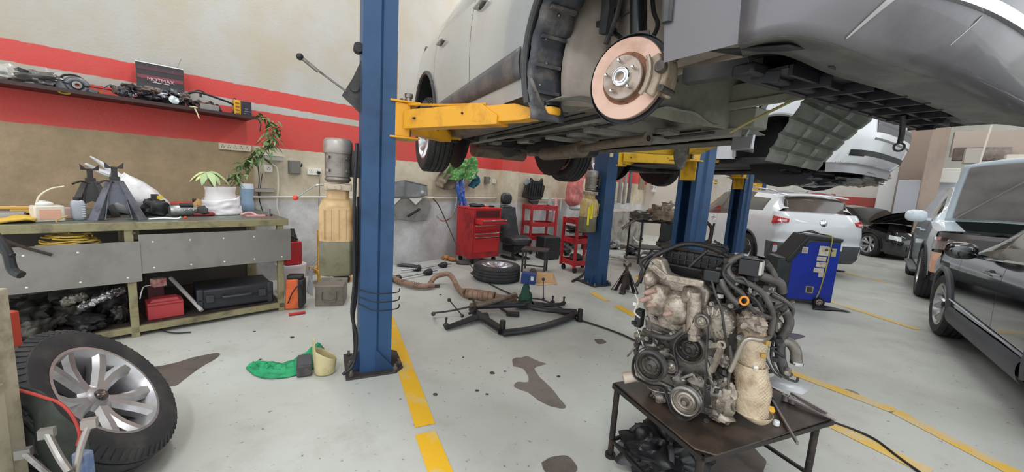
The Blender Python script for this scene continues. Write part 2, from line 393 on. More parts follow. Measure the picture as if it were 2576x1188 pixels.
def wheel(parent, loc, side, Rr=.35, w=.235, rr=.225, style='double', ns=5, m=None, name='wheel', steer=0, zrot=0):
    """side -1: outer face to -Y, +1: outer face to +Y"""
    b = MB(); tyre_mb(b, Rr, w, rr); o = b.build(name, RUB, parent)
    o.location = loc; o.rotation_mode = 'XYZ'
    o.rotation_euler = (PI/2 if side < 0 else -PI/2, 0, steer)
    q = MB(); rim_mb(q, rr, w, style, ns); c = q.build('rim', m or ALU, o); c.rotation_euler = (0, 0, zrot)
    q = MB(); q.lathe([(0, w*.36), (.024, w*.36), (.028, w*.33), (.028, w*.2)], n=20); q.lathe([(0, -w*.1), (rr-.05, -w*.12), (rr-.05, -w*.16)], n=24)
    q.build('hub_cap', DKP, o)
    return o
# ============================================================ generic car
def tab(T, x):
    if x <= T[0][0]: return T[0][1]
    for (a, p), (c, q) in zip(T[:-1], T[1:]):
        if x <= c:
            t = (x-a)/(c-a); return lerp(p, q, t)
    return T[-1][1]
class Car:
    def __init__(s, P, root):
        s.P = dict(P); s.root = root
    def prof(s, z):
        zm = s.P.get('zm', .72); t = s.P.get('tuck', .07)
        return 1-t*((zm-z)/zm)**2 if z < zm else 1-.045*((z-zm)/.35)**2
    def side(s, x, z, sd):
        return Vector((x, sd*tab(s.P['wid'], x)*s.prof(z), z))
    def shell(s, keyf, mats, skip=()):
        P = s.P; wh = P['wheels']; Ra = P['arch']; zc = P['zw']
        xs = set()
        x = P['xr']
        while x < P['xf']: xs.add(round(x, 4)); x += .07
        xs.add(P['xf'])
        for k in P.get('cuts', []): xs |= {k-.004, k+.004}
        for k in ('belt', 'roof', 'wid', 'wr'):
            for a, _ in P[k]:
                if P['xr'] < a < P['xf']: xs.add(a)
        for w in wh:
            for i in range(13): xs.add(round(w-Ra*math.cos(PI*i/12), 4))
            xs |= {round(w-Ra-.003, 4), round(w+Ra+.003, 4)}
        for a in P.get('glass_x', []): xs.add(a)
        xs = sorted(q for q in xs if P['xr'] <= q <= P['xf'])
        NL, NU, NR = 10, 5, 6; groups = {}
        def sec(x):
            zb = P['sill']
            for w in wh:
                if abs(x-w) < Ra: zb = max(zb, zc+math.sqrt(Ra*Ra-(x-w)**2))
            zt = tab(P['belt'], x); zb = min(zb, zt-.02); zr = tab(P['roof'], x); wr = tab(P['wr'], x); cr = P.get('crown', .05)*min(1, wr/.6)
            pts = []
            if x > wh[-1]+.36 and 'sillf' in P and zb <= P['sill']: zb = P['sillf']
            for j in range(NL+1):
                z = lerp(zb, zt, j/NL); pts.append((tab(P['wid'], x)*s.prof(z), z))
            y0 = pts[-1][0]; ze = max(zt+.006, zr-cr)
            for j in range(1, NU+1):
                t = j/NU; pts.append((lerp(y0-.015, wr, t)+.02*math.sin(t*PI), lerp(zt+.004, ze, t)))
            for j in range(1, NR+1):
                t = 1-j/NR; pts.append((wr*t, ze+(zr-ze)*(1-t*t) if zr > ze else ze))
            return pts
        S = [sec(x) for x in xs]
        for i in range(len(xs)-1):
            xm = (xs[i]+xs[i+1])/2; thin = xs[i+1]-xs[i] < .0085
            for j in range(NL+NU+NR):
                if thin and any(abs(xm-k) < .003 for k in P.get('cuts', [])) and j < NL: key = 'seam:%d' % round(xm*100)
                else:
                    zone = 'low' if j < NL else ('up' if j < NL+NU else 'top')
                    gap = tab(P['roof'], xm)-tab(P['belt'], xm)
                    key = keyf(xm, zone, j if zone == 'low' else (j-NL if zone == 'up' else j-NL-NU), gap)
                if key is None: continue
                for sd in (1, -1):
                    k = key+(('|%d' % sd) if key.split(':')[0] in P.get('sided', ()) else '')
                    b = groups.setdefault(k, MB())
                    q = [(xs[i], S[i][j]), (xs[i+1], S[i+1][j]), (xs[i+1], S[i+1][j+1]), (xs[i], S[i][j+1])]
                    b.add([(a, sd*p[0], p[1]) for a, p in q], [(0, 1, 2, 3)])
        for k, b in groups.items():
            nm = k.split('|')[0].split(':')[0]
            b.build(nm, mats.get(nm, mats['body']), s.root, ang=32)
    def wp(s, end, phi, z, off=0, inset=None):
        P = s.P; E = P[end]
        ins = tab(E['ins'], z) if inset is None else inset
        w = tab(P['wid'], E['x0']); c, q = math.cos(phi), math.sin(phi); e = E.get('e', .55)
        x = E['x0']+(E['xn']-E['x0']-math.copysign(ins-off, E['xn']))*abs(c)**e
        y = (w*s.prof(z)-ins*.35*abs(c)**.5+off)*math.copysign(abs(q)**e, q)
        return Vector((x, y, z))
    def wrap(s, end, z0, z1, name, m, nz=8, p0=-PI/2, p1=PI/2, off=0, np=40, solid=0, label=None):
        b = MB(); b.grid(lambda u, v: s.wp(end, lerp(p0, p1, u), lerp(z0, z1, v), off), np, nz)
        return b.build(name, m, s.root, ang=40, solid=solid, label=label)
    def lid(s, end, z, name, m, crown=.03):
        E = s.P[end]
        def f(u, v):
            p = s.wp(end, lerp(-PI/2, PI/2, u), z); x = lerp(E['x0'], p.x, v); y = p.y
            return Vector((x, y, z+crown*(1-(y/ .95)**2)*(1-v*v)))
        b = MB(); b.grid(f, 30, 6); return b.build(name, m, s.root, ang=40)
    def patch(s, end, p0, p1, z0, z1, name, m, off=.012, poly=None, label=None, nu=12, nv=5, thick=.02):
        """panel lying on the nose or tail surface; poly(u) gives (zlow, zhigh) fractions"""
        b = MB()
        def f(u, v, o_):
            a, c = poly(u) if poly else (0, 1)
            return s.wp(end, lerp(p0, p1, u), lerp(z0, z1, lerp(a, c, v)), o_)
        b.grid(lambda u, v: f(u, v, off), nu, nv)
        for vv in (0, 1): b.grid(lambda u, v: f(u, vv, lerp(off-thick, off, v)), nu, 1)
        for uu in (0, 1): b.grid(lambda u, v: f(uu, u, lerp(off-thick, off, v)), nv, 1)
        return b.build(name, m, s.root, ang=40, label=label)
    def wells(s, m, depth=.34, only=None):
        P = s.P
        for w in (only or P['wheels']):
            for sd in (1, -1):
                b = MB(); y1 = tab(P['wid'], w)*.985; Ra = P['arch']
                def f(u, v):
                    a = lerp(-.12, PI+.12, u); return Vector((w+Ra*math.cos(a), sd*lerp(y1, y1-depth, v), P['zw']+Ra*math.sin(a)))
                b.grid(f, 24, 3)
                b.lathe([(.05, 0), (Ra, 0)], o=(w, sd*(y1-depth), P['zw']), ax=(0, sd, 0), n=24)
                b.build('wheel_arch_liner', m, s.root)
                b = MB()
                b.lathe([(Ra-.004, .004), (Ra+.03, .008), (Ra+.034, -.004), (Ra-.004, -.02)], o=(w, sd*y1, P['zw']), ax=(0, sd, 0), n=32, closed=True, a0=0, a1=PI) if False else None
                pts = [Vector((w+(Ra+.012)*math.cos(a), sd*(s.side(w+Ra*math.cos(a), P['zw']+Ra*math.sin(a), 1).y+.004), P['zw']+(Ra+.012)*math.sin(a))) for a in [lerp(-.15, PI+.15, i/20) for i in range(21)]]
                b.tube(pts, .02 if not P.get('archtrim') else P['archtrim'], n=6, sub=1); b.build('arch_trim', P.get('archm', m), s.root)
    def floor(s, m, z=None):
        P = s.P; z = z or P['sill']+.02; b = MB(); w = tab(P['wid'], 0)
        xs = sorted(P['wheels']); Ra = P['arch']
        b.box(((xs[0]+xs[1])/2, 0, z), (xs[1]-xs[0]-2*Ra, 2*w*.93, .05))
        b.box(((P['xr']+P['xf'])/2, 0, z+.04), (P['xf']-P['xr'], 1.1, .06))
        b.build('underbody', m, s.root)
    def mirror(s, x, z, sd, m, sc=1.):
        b = MB(); y = tab(s.P['wid'], x)
        b.ball((x, sd*(y+.13), z), (.07*sc, .115*sc, .085*sc), n=16, m=10, sq=.75)
        b.bar((x+.02, sd*(y-.06), z-.05), (x, sd*(y+.08), z-.03), .06, .04)
        q = b.build('door_mirror', m, s.root)
        b = MB(); b.ball((x-.055*sc, sd*(y+.13), z), (.022, .1*sc, .07*sc), n=14, m=8, sq=.7); b.build('mirror_glass', GLS, q)
    def handle(s, x, z, sd, m):
        p = s.side(x, z, sd); o = Vector((0, sd, 0))
        b = MB(); b.ball(p+o*.03, (.095, .010, .014), n=16, m=8, sq=.8); b.box(p+o*.012+Vector((.075, 0, 0)), (.02, .03, .02)); b.box(p+o*.012-Vector((.075, 0, 0)), (.02, .03, .02))
        q = b.build('door_handle', m, s.root); b = MB(); b.ball(p, (.07, .006, .03), n=16, m=8); b.build('handle_recess', DKP, q)
SUV = dict(xr=-1.98, xf=1.86, wheels=(-1.32, 1.32), arch=.40, zw=.35, sill=.27, zm=.74, tuck=.06, crown=.05,
    belt=[(-1.98, 1.12), (-1.2, 1.09), (.1, 1.01), (.9, .97), (1.2, .955), (1.86, .86)],
    roof=[(-1.98, 1.27), (-1.76, 1.52), (-1.55, 1.585), (-.8, 1.63), (0, 1.635), (.36, 1.58), (1.12, 1.05), (1.3, 1.02), (1.86, .93)],
    wid=[(-1.98, .86), (-1.75, .905), (-1.2, .925), (1.2, .92), (1.6, .905), (1.86, .87)],
    wr=[(-1.98, .64), (-1.7, .62), (-1.0, .60), (0, .59), (.36, .59), (1.12, .72), (1.86, .70)],
    cuts=(-.97, -.05, .98), glass_x=(-1.55, -1.0, -.92, -.09, .0, .36, .62, .85),
    nose=dict(x0=1.84, xn=2.2, ins=[(.2, .14), (.3, .06), (.5, .0), (.7, .02), (.86, .12), (.93, .2)]),
    tail=dict(x0=-1.96, xn=-2.24, ins=[(.25, .12), (.36, .02), (.62, .0), (.66, .05), (.95, .06), (1.12, .10), (1.3, .22)]),
    sided=('side_window', 'front_door', 'rear_door', 'front_bumper_side', 'seam', 'window_frame'))
def suv_keys(x, zone, j, gap):
    if zone == 'low': return 'front_door' if -.05 < x < .98 else ('rear_door' if -.97 < x <= -.05 else 'body')
    if zone == 'up':
        if gap > .2 and 0 < j < 4:
            if -1.62 < x < -1.0: return 'side_window:q'
            if -.92 < x < -.09: return 'side_window:r'
            if 0 < x < .85: return 'side_window:f'
        return 'body' if (x < -1.0 or x > .9) else ('window_frame' if gap > .1 else 'body')
    if x < -1.62: return 'rear_window' if x < -1.70 and j > 0 else 'body'
    if .36 < x < 1.12: return 'windshield' if j > 0 else 'body'
    return 'body'
# ============================================================ two-post lifts
LW = Vector((.897, .442, 0)); LROT = math.atan2(LW.y, LW.x)
def post_profile():
    o = [(-.108, -.14), (.0, -.14), (.012, -.128), (.022, -.115), (.107, -.115), (.107, -.055)]
    o2 = [(a, -b) for a, b in reversed(o)]
    out = o+[(.100, -.055), (.100, -.108), (.016, -.108), (.004, -.121), (-.006, -.133), (-.101, -.133)]
    return out, o2
def lift_post(label, loc, rz, H, zc, power=False, padz=.0, arms=(), grp='blue two-post lift columns', acol=None, armlen=None, pads=True):
    t = thing('lift_post', label, 'car lift', loc, rz, grp)
    outer = [(-.108, .0), (-.108, -.14), (.0, -.14), (.018, -.118), (.107, -.118), (.107, -.055)]
    inner = [(.099, -.055), (.099, -.110), (.014, -.110), (-.002, -.132), (-.100, -.132), (-.100, .0)]
    b = MB()
    for sd in (1, -1):
        poly = [(x, y*sd) for x, y in outer+inner]
        b.prism(poly if sd > 0 else poly[::-1], H-.012, o=(0, 0, .012))
    b.build('post', BLUE, t, ang=20)
    b = MB(); b.prism([(-.2, -.2), (.13, -.2), (.19, -.14), (.19, .14), (.13, .2), (-.2, .2)], .014); b.build('base_plate', mat('45423f', .6, .3, var='2c2826', vs=9), t)
    for x, y in ((-.165, -.165), (.13, -.165), (.165, -.09), (-.165, .165), (.13, .165), (-.165, -.02)):
        b = MB(); b.cyl((x, y, .012), (x, y, .03), .017, n=6); b.cyl((x, y, .03), (x, y, .055), .009, n=8); b.build('anchor_bolt', STEEL, t)
    b = MB(); b.prism([(0, 0), (.13, 0), (0, .16)], .008, o=(-.0, -.144, .014), X=(1, 0, 0), Y=(0, 0, 1)); b.build('gusset', BLUED, t); b = MB(); b.prism([(-.11, 0), (-.19, 0), (-.11, .14)], .008, o=(0, -.07, .014), X=(1, 0, 0), Y=(0, 0, 1)); b.build('gusset', BLUED, t)
    am = acol or YEL
    if zc:
        b = MB(); b.box((.06, 0, zc+.06), (.11, .19, .75)); b.box((.15, 0, zc), (.10, .24, .22))
        b.box((.165, 0, zc+.118), (.2, .27, .014)); b.box((.165, 0, zc-.118), (.2, .27, .014)); b.build('carriage', am, t, bevel=.004)
    for a in arms:
        # a = (side, pad point world, pad height)
        sd, pw = a[0], a[1]
        M_ = Matrix.Rotation(-rz, 3, 'Z'); p = M_ @ (Vector(pw)-Vector(loc)); o = Vector((.19, sd*.1, zc)); p.z = zc+.0
        d = (p-o); L = d.length; d.normalize(); n = Vector((-d.y, d.x, 0)); q = MB()
        def P(l, w_, h): return o+d*l+n*w_+Vector((0, 0, h))
        L1 = L*.62
        # outer box arm, slanted end
        hh = .062; ww = .055
        sec = lambda l, hb, ht: [P(l, -ww, hb), P(l, ww, hb), P(l, ww, ht), P(l, -ww, ht)]
        q.add(sec(.02, -hh, hh)+sec(L1, -hh, hh*.9)+sec(L1+.12, -hh, -hh*.2), [(0, 1, 5, 4), (1, 2, 6, 5), (2, 3, 7, 6), (3, 0, 4, 7), (4, 5, 9, 8), (5, 6, 10, 9), (6, 7, 11, 10), (7, 4, 8, 11), (0, 3, 2, 1), (8, 9, 10, 11)])
        arm = q.build('lift_arm', am, t, bevel=.003)
        q = MB(); ww2 = .042
        q.prism([(L1*.7, -.045), (L-.16, -.045), (L-.04, -.03), (L-.04, .0), (L-.2, .045), (L1*.7, .045)], ww2*2, o=P(0, ww2, .0), X=d, Y=(0, 0, 1)); q.build('arm_extension', am, arm, bevel=.003)
        q = MB(); q.lathe([(.0, -.02), (.05, -.02), (.055, -.012), (.055, .014), (.05, .02), (0, .02)], o=P(L, 0, -.005), n=24); q.box(P(L-.06, 0, -.005), (.1, .09, .036), rot=math.atan2(d.y, d.x)); q.build('pad_socket', am, arm, bevel=.003)
        q = MB(); ph = a[2]-zc; q.cyl(P(L, 0, .01), P(L, 0, ph-.02), .022); q.cyl(P(L, 0, ph-.022), P(L, 0, ph), .045, .042, n=20); q.cyl(P(L, 0, -.05), P(L, 0, -.02), .03); q.build('rubber_pad', BLK, arm)
        q = MB(); q.cyl(o+Vector((0, 0, -.11)), o+Vector((0, 0, .16)), .02); q.cyl(o+Vector((0, 0, .15)), o+Vector((0, 0, .175)), .028); q.build('pivot_pin', STEEL, arm)
        q = MB(); q.tube([o+Vector((-.02, 0, .105)), P(L1*.5, -sd*.02, .085), P(L1*.98, -sd*.01, .066)], .008, n=6); q.build('restraint_rod', am, arm)
        q = MB(); q.box(P(.13, -ww-.004, 0), (.02, .012, .012), rot=math.atan2(d.y, d.x)); q.box(P(L1*.8, -ww-.004, .01), (.01, .01, .01), rot=math.atan2(d.y, d.x)); q.build('arm_bolt', BLK, arm)
    return t
def power_unit(t, x0, y0, zb, zt_tank, zt, liquid=.42, yellow=False, knob=True, colr='c2a273'):
    """oil tank with motor above, standing off the back of a post (children of the post)"""
    ts = mat(colr, .35, var='a8875c', vs=7, va=.35); td = mat('6f6a52', .35, var='57543f', vs=11, va=.4)
    c = lambda z: Vector((x0, y0, z)); hw, hd = .118, .1
    def ring(z, k):
        o = []
        for sx, sy in ((-1, -.6), (-.62, -1), (.62, -1), (1, -.6), (1, .6), (.62, 1), (-.62, 1), (-1, .6)): o.append((x0+sx*hw*k, y0+sy*hd*k, z))
        return o
    zl = lerp(zb, zt_tank, liquid)
    def stack(L, m, name, par=t):
        b = MB(); vs = []; 
        for z, k in L: vs += ring(z, k)
        n = len(L); b.add(vs, [(i*8+j, i*8+(j+1) % 8, (i+1)*8+(j+1) % 8, (i+1)*8+j) for i in range(n-1) for j in range(8)]+[tuple(range(7, -1, -1)), tuple(range((n-1)*8, n*8))])
        return b.build(name, m, par, bevel=.006, ang=50)
    h = zt_tank-zb
    tk = stack([(zb, .9), (zb+.015, 1), (zl, 1), (zt_tank-h*.2, 1), (zt_tank-h*.12, .82), (zt_tank-h*.10, .6), (zt_tank, .6)], [ts], 'oil_tank')
    stack([(zb-.002, .905), (zb+.014, 1.006), (zl, 1.006)], [td], 'dark_oil_level', tk)
    b = MB()
    for i in range(-2, 3):
        b.bar((x0+i*.045, y0-hd-.001, zl+.01), (x0+i*.045, y0-hd-.001, zt_tank-h*.22), .012, .006, up=(1, 0, 0))
    b.build('tank_rib', ts, tk)
    b = MB(); zv = zt_tank; b.box((x0, y0, zv+.02), (.17, .15, .045)); b.box((x0-.03, y0-.085, zv+.022), (.07, .03, .03)); b.cyl((x0+.0, y0-.08, zv+.02), (x0, y0-.13, zv+.02), .017); b.build('valve_block', mat('b9aa96', .45, .3, var='8f806c', vs=12), t, bevel=.003)
    m0 = zv+.05; hm = zt-m0; r = .085; b = MB(); b.lathe([(0, m0), (r*.8, m0), (r, m0+.02), (r*.86, m0+.04), (r*.86, m0+hm*.68), (0, m0+hm*.68)], o=(x0, y0, 0), n=28)
    for i in range(36):
        a = 2*PI*i/36; q = Vector((math.cos(a), math.sin(a), 0)); b.bar(Vector((x0, y0, m0+.04))+q*r*.94, Vector((x0, y0, m0+hm*.68))+q*r*.94, .004, r*.17, up=Vector((-q.y, q.x, 0)))
    mo = b.build('motor', mat('8c857c', .45, .5, var='6b645b', vs=9), t)
    b = MB(); b.lathe([(r*1.03, m0+hm*.66), (r*1.07, m0+hm*.68), (r*1.07, m0+hm*.93), (r*.9, m0+hm), (0, m0+hm)], o=(x0, y0, 0), n=28); b.build('fan_cover', mat('a39c94', .4, .5, var='7d766d', vs=8), mo)
    for a in (-2.3, -.9):
        for zz in (.2, .5):
            q = Vector((math.cos(a), math.sin(a), 0)); b = MB(); b.box(Vector((x0, y0, m0+.02+hm*zz))+q*r*1.03, (.022, .02, .016), rot=a); b.build('motor_lug', STEEL, mo)
    b = MB(); b.box((x0+r+.035, y0-.01, m0+hm*.45), (.07, .12, hm*.62)); b.build('terminal_box', DKP, mo, bevel=.004)
    if knob:
        b = MB(); b.tube([(x0-.08, y0-.03, zv+.03), (x0-.14, y0-.05, zv+.02), (x0-.24, y0-.08, zv-.055)], .006); q = b.build('lowering_lever', CHR, t)
        b = MB(); b.ball((x0-.25, y0-.083, zv-.06), .017); b.build('red_knob', mat('d8402c', .3), q)
# --- lift 1 (nearest)
L1P = Vector((-.975, 2.70, 0)); L1M = L1P+LW*3.2
C1 = Vector((.481, 3.085, 0)); C1Y = R(-63.1); C1Z = 1.575
def c1w(x, y, z=0):
    return C1+Vector((math.cos(C1Y)*x-math.sin(C1Y)*y, math.sin(C1Y)*x+math.cos(C1Y)*y, C1Z+z))
SIL = C1Z+.235
lp = lift_post('nearest blue lift post with yellow arms, standing left of the silver car', L1P, LROT, 3.4, 1.785, arms=[(-1, c1w(.78, -.76), SIL+.02), (1, c1w(-.85, -.74), SIL)])
power_unit(lp, -.245, .035, .70, 1.285, 1.625)
b = MB(); b.tube([(-.135, -.09, 1.6), (-.15, -.11, 1.2), (-.145, -.1, .7), (-.16, -.12, .45), (-.13, -.13, .28), (-.15, -.16, .1), (-.22, -.19, .045)], .011); b.tube([(-.125, -.07, 1.25), (-.13, -.08, .6), (-.15, -.1, .4), (-.14, -.1, .15), (-.2, -.16, .04)], .009); b.build('black_hose', BLK, lp)
b = MB(); b.prism([(-.11, 1.80), (-.11, 2.14), (-.16, 2.02), (-.225, 1.90)], .01, o=(0, -.02, 0), X=(1, 0, 0), Y=(0, 0, 1)); b.cyl((-.15, -.045, 1.96), (-.15, .0, 1.96), .028); q = b.build('latch_bracket', DKP, lp)
b = MB(); b.tube([(-.2, -.03, 1.93), (-.42, -.06, 2.06)], .007); b.cyl((-.36, -.05, 2.02), (-.45, -.065, 2.08), .011); b.build('release_lever', STEEL, q); b = MB(); b.ball((-.46, -.066, 2.085), .021); b.build('lever_knob', BLK, q)
b = MB(); b.cyl((-.13, -.03, 2.2), (-.13, -.1, 2.2), .03); b.build('hose_fitting', BLK, lp)
b = MB()
for i in range(3): b.tube([(-.12, -.13, .62-i*.05), (-.02, -.19, .6-i*.06), (.13, -.16, .59-i*.06), (.16, -.1, .6-i*.06)], .004)
b.build('thin_cable', BLK, lp)
mp = lift_post('blue lift post between the engine and the white hatchback, facing the nearest post', L1M, LROT+PI, 3.4, 1.87, arms=[(1, c1w(.72, .74), SIL+.02), (-1, c1w(-.75, .76), SIL)], acol=YELO)
# --- lift 2
L2P = Vector((1.30, 5.62, 0)); L2M = L2P+LW*3.1
# ============================================================ car 1: silver SUV on the nearest lift, engine and front wheel removed
SIL1 = mat('b9bab6', .30, .35, var='b3aeab', vs=2, va=.3, coat=.7)
BUMP = mat('6c6a6e', .32, .5, var='59555a', vs=2.2, va=.45, coat=.4, rv=.15)
c1 = thing('silver_suv', 'silver SUV raised on the nearest lift, front wheel off showing the brake disc', 'car', (C1.x, C1.y, C1Z), C1Y)
P1 = dict(SUV); P1['archm'] = mat('3a3b3d', .5, var='55504c', vs=6, va=.4); P1['xf'] = 1.86; P1['arch'] = .43; P1['zw'] = .38; P1['wheels'] = (-1.32, 1.19); P1['sillf'] = .225
P1['belt'] = [(a, min(b, 1.2)) for a, b in SUV['belt']]
k1 = Car(P1, c1)
mats1 = dict(body=SIL1, side_window=GLS, windshield=GLS, rear_window=GLS, window_frame=BLKG, seam=BLK)
def key1(x, z, j, g):
    if z == 'low' and x > 1.52: return 'front_bumper_side'
    if z == 'top' and x > 1.12: return 'hood'
    return suv_keys(x, z, j, g)
mats1['front_bumper_side'] = BUMP; mats1['hood'] = SIL1
k1.shell(key1, mats1)
k1.wrap('tail', .3, 1.27, 'tailgate', SIL1); k1.lid('tail', 1.27, 'tailgate_top', SIL1)
# lower door cladding and sill
CLAD = mat('4a4a4b', .45, var='6a625d', vs=5, va=.4)
for sd in (-1, 1):
    b = MB()
    b.grid(lambda u, v: k1.side(lerp(-.86, .72, u), lerp(.36, .46+.05*u, v), sd)+Vector((0, sd*(.008+.012*math.sin(v*PI)), 0)), 24, 4); b.build('door_cladding', CLAD, c1, solid=.006)
    b = MB(); b.grid(lambda u, v: Vector((lerp(-.9, .80, u), sd*(lerp(.89, .80, v)), lerp(.35, .20, v)+.0)), 10, 3); b.grid(lambda u, v: Vector((lerp(-.9, .80, u), sd*(lerp(.80, .66, v)), lerp(.20, .21, v))), 10, 2); b.build('sill', mat('6d675f', .5, .2, var='4b4640', vs=6), c1, solid=.01)
    for x in (-.78, .12): k1.handle(x-.0, .93+(.03 if x < 0 else 0), sd, SIL1)
# rear wells and wheels
k1.wells(mat('222224', .7), only=(-1.32,))
for sd in (-1, 1): wheel(c1, (-1.32, sd*.81, .25), sd, .355, .235, .225, 'double', 5, zrot=.3)
# front wheel well: liner (rear part), apron sheet metal, arch lip
LIN = mat('43444a', .5, var='77706a', vs=7, va=.5, bump=.2, bs=20)
SHEET = mat('8a7f75', .6, .1, var='a3978a', vs=3, va=.5, bump=.15, bs=12)
OLV = mat('8f8d80', .55, .05, var='6d6b60', vs=4, va=.5)
xw, zw, Ra = 1.19, .38, .43
for sd in (-1, 1):
    b = MB()
    def f(u, v):
        a = lerp(R(100), R(212), u); r = Ra-.002-.012*(1 if int(u*12) % 2 else 0)
        return Vector((xw+r*math.cos(a), sd*lerp(.90, .70, v), zw+r*math.sin(a)*1.02))
    b.grid(f, 36, 4); b.build('wheel_arch_liner', LIN, c1, solid=.004)
    b = MB(); pts = [Vector((xw+(Ra+.01)*math.cos(a), sd*(tab(P1['wid'], xw+Ra*math.cos(a))*k1.prof(zw+Ra*math.sin(a))+.002), zw+(Ra+.01)*math.sin(a))) for a in [lerp(-.1, PI+.35, i/24) for i in range(25)]]
    b.tube(pts, .017, n=8, sub=1); b.build('arch_trim', P1['archm'], c1)
    # inner apron wall
    b = MB()
    b.grid(lambda u, v: Vector((lerp(.77, 1.95, u), sd*(lerp(.52, .50, v)+.035*math.sin(u*PI)*math.sin(v*PI)), lerp(.42, .98, v))), 14, 8)
    b.grid(lambda u, v: Vector((lerp(.81, .93, u), sd*(lerp(.71, .52, u)+.02*math.sin(v*7)), lerp(.24, .98, v))), 5, 10)
    b.build('wheel_well_panel', SHEET if sd < 0 else OLV, c1, solid=.006)
    b = MB(); b.lathe([(.06, .96), (.13, .95), (.17, .90), (.2, .80), (.24, .76)], o=(xw-.02, sd*.62, 0), n=24); b.build('strut_tower', SHEET if sd < 0 else OLV, c1, solid=.004)
    # front frame rail with flange and holes
    b = MB(); b.box((1.45, sd*.46, .44), (1.15, .10, .13)); b.box((.92, sd*.50, .30), (.35, .14, .12), rot=0); b.box((1.45, sd*.40, .375), (1.1, .02, .05))
    b.build('frame_rail', SHEET if sd < 0 else OLV, c1, bevel=.008)
    for i in range(6):
        b = MB(); b.cyl((1.0+i*.17, sd*.511, .44+.02*(i % 2)), (1.0+i*.17, sd*.514, .44+.02*(i % 2)), .012); b.build('rail_bolt', STEEL if i % 2 else BLK, c1)
# liner details: ribs, clips, flap
for i in range(5):
    b = MB(); a = R(120+i*18); p = Vector((xw+(Ra-.016)*math.cos(a), -.86, zw+(Ra-.016)*math.sin(a))); b.bar(p, p+Vector((0, .14, 0)), .02, .016); b.build('liner_rib', LIN, c1)
for i in range(7):
    a = R(112+i*15); p = Vector((xw+(Ra-.012)*math.cos(a), -.80-.03*(i % 2), zw+(Ra-.012)*math.sin(a))); b = MB(); b.ball(p, .009, 8, 6); b.build('liner_clip', STEEL, c1)
b = MB(); b.prism([(0, 0), (.05, -.01), (.06, .1), (.03, .25), (.0, .2)], .03, o=(.985, -.62, .55), X=(1, 0, 0), Y=(0, 0, 1)); b.tube([(1.02, -.63, .5), (1.05, -.6, .65), (1.03, -.58, .8), (1.08, -.56, .95)], .012); b.build('fuel_vapour_pipe', DKP, c1)
_l = Vector((-math.sin(C1Y), math.cos(C1Y), 0)); _f = Vector((math.cos(C1Y), math.sin(C1Y), 0))
def cp(px, py, lat):
    p = onP(px, py, Vector((C1.x, C1.y, C1Z))+_l*lat, _l)-Vector((C1.x, C1.y, C1Z)); return Vector((p.dot(_f), p.dot(_l), p.z))
b = MB(); P = [cp(x, y, -.545) for x, y in ((1385, -40), (1600, -40), (1600, 20), (1560, 45), (1500, 30), (1450, 20), (1410, 60), (1388, 80))]; b.prism([(p.x, p.z) for p in P], .012, o=(0, -.54, 0), X=(1, 0, 0), Y=(0, 0, 1)); b.build('dark_inner_guard', LIN, c1, bevel=.003)
b = MB(); b.tube([cp(x, y, -.57) for x, y in ((1392, 95), (1410, 60), (1450, 40), (1495, 52), (1530, 72), (1562, 95))], .011); wh_ = b.build('wiring_harness', BLK, c1)
for x, y in ((1440, 45), (1475, 47), (1510, 62), (1540, 80)): b = MB(); b.box(cp(x, y, -.575), (.035, .03, .03), rot=.3); b.build('harness_clip', DKP, wh_, bevel=.003)
b = MB(); b.box(cp(1545, 40, -.58), (.05, .02, .06)); b.cyl(cp(1545, 40, -.59), cp(1545, 40, -.61), .01); b.build('hose_bracket', mat('5b5955', .5, .4), c1, bevel=.003)
b = MB(); b.box(cp(1450, 255, -.56), (.16, .05, .05)); b.build('rail_end_plate', mat('8a7f74', .6, .2, var='5f564d', vs=8), c1, bevel=.006)
for x, y in ((1425, 245), (1475, 252), (1388, 225), (1395, 160), (1500, 120)): b = MB(); p = cp(x, y, -.585); b.cyl(p+Vector((0, .03, 0)), p, .008, n=6); b.build('panel_bolt', STEEL, c1)
b = MB(); b.grid(lambda u, v: cp(lerp(1392, 1470, u), lerp(195, 232, v)-8*math.sin(u*3), -.56+.015*math.sin(u*PI)*math.sin(v*PI)), 10, 6); b.build('folded_flange', SHEET, c1, solid=.004)
b = MB(); b.tube([cp(1640, -20, -.6), cp(1645, 30, -.62), cp(1655, 62, -.66), cp(1640, 100, -.70)], .009); b.build('brake_hose', BLK, c1)
b = MB(); b.tube([cp(1405, -20, -.62), cp(1412, 40, -.63), cp(1405, 90, -.64), cp(1398, 150, -.66)], .013); b.build('drain_tube', DKP, c1)
# strut, knuckle, hub, disc, dust shield, caliper
zh = .25; yd = -.775
STM = Matrix.Translation((1.32, -.70, 0)) @ Matrix.Rotation(R(19), 4, 'Z') @ Matrix.Translation((-1.32, .70, 0))
_MB = MB
class MB(_MB):
    def __init__(s): super().__init__(); s.T = STM
sus = MB()
sus.cyl((1.31, -.66, zh+.07), (1.20, -.60, .98), .027); sus.cyl((1.31, -.665, zh+.03), (1.23, -.62, .78), .034, .034); st = sus.build('front_strut', mat('1d1d20', .3, .3), c1)
b = MB(); pts = []
for i in range(90): a = i*.42; r = .062; pts.append((1.29+r*math.cos(a), -.625+r*math.sin(a), .70+i*.0033))
b.tube(pts, .0075, n=6, sub=1); b.lathe([(.04, .70), (.085, .705), (.08, .69), (.04, .685)], o=(1.29, -.63, 0), n=24); b.build('coil_spring', BLK, st)
b = MB(); b.ball((1.32, -.69, zh), (.07, .05, .11), amp=.3, f=3, seed=3); b.bar((1.32, -.69, zh+.08), (1.31, -.66, zh+.2), .05, .05); b.bar((1.32, -.70, zh-.02), (1.47, -.69, zh+.02), .04, .06); b.build('steering_knuckle', CASTD, c1)
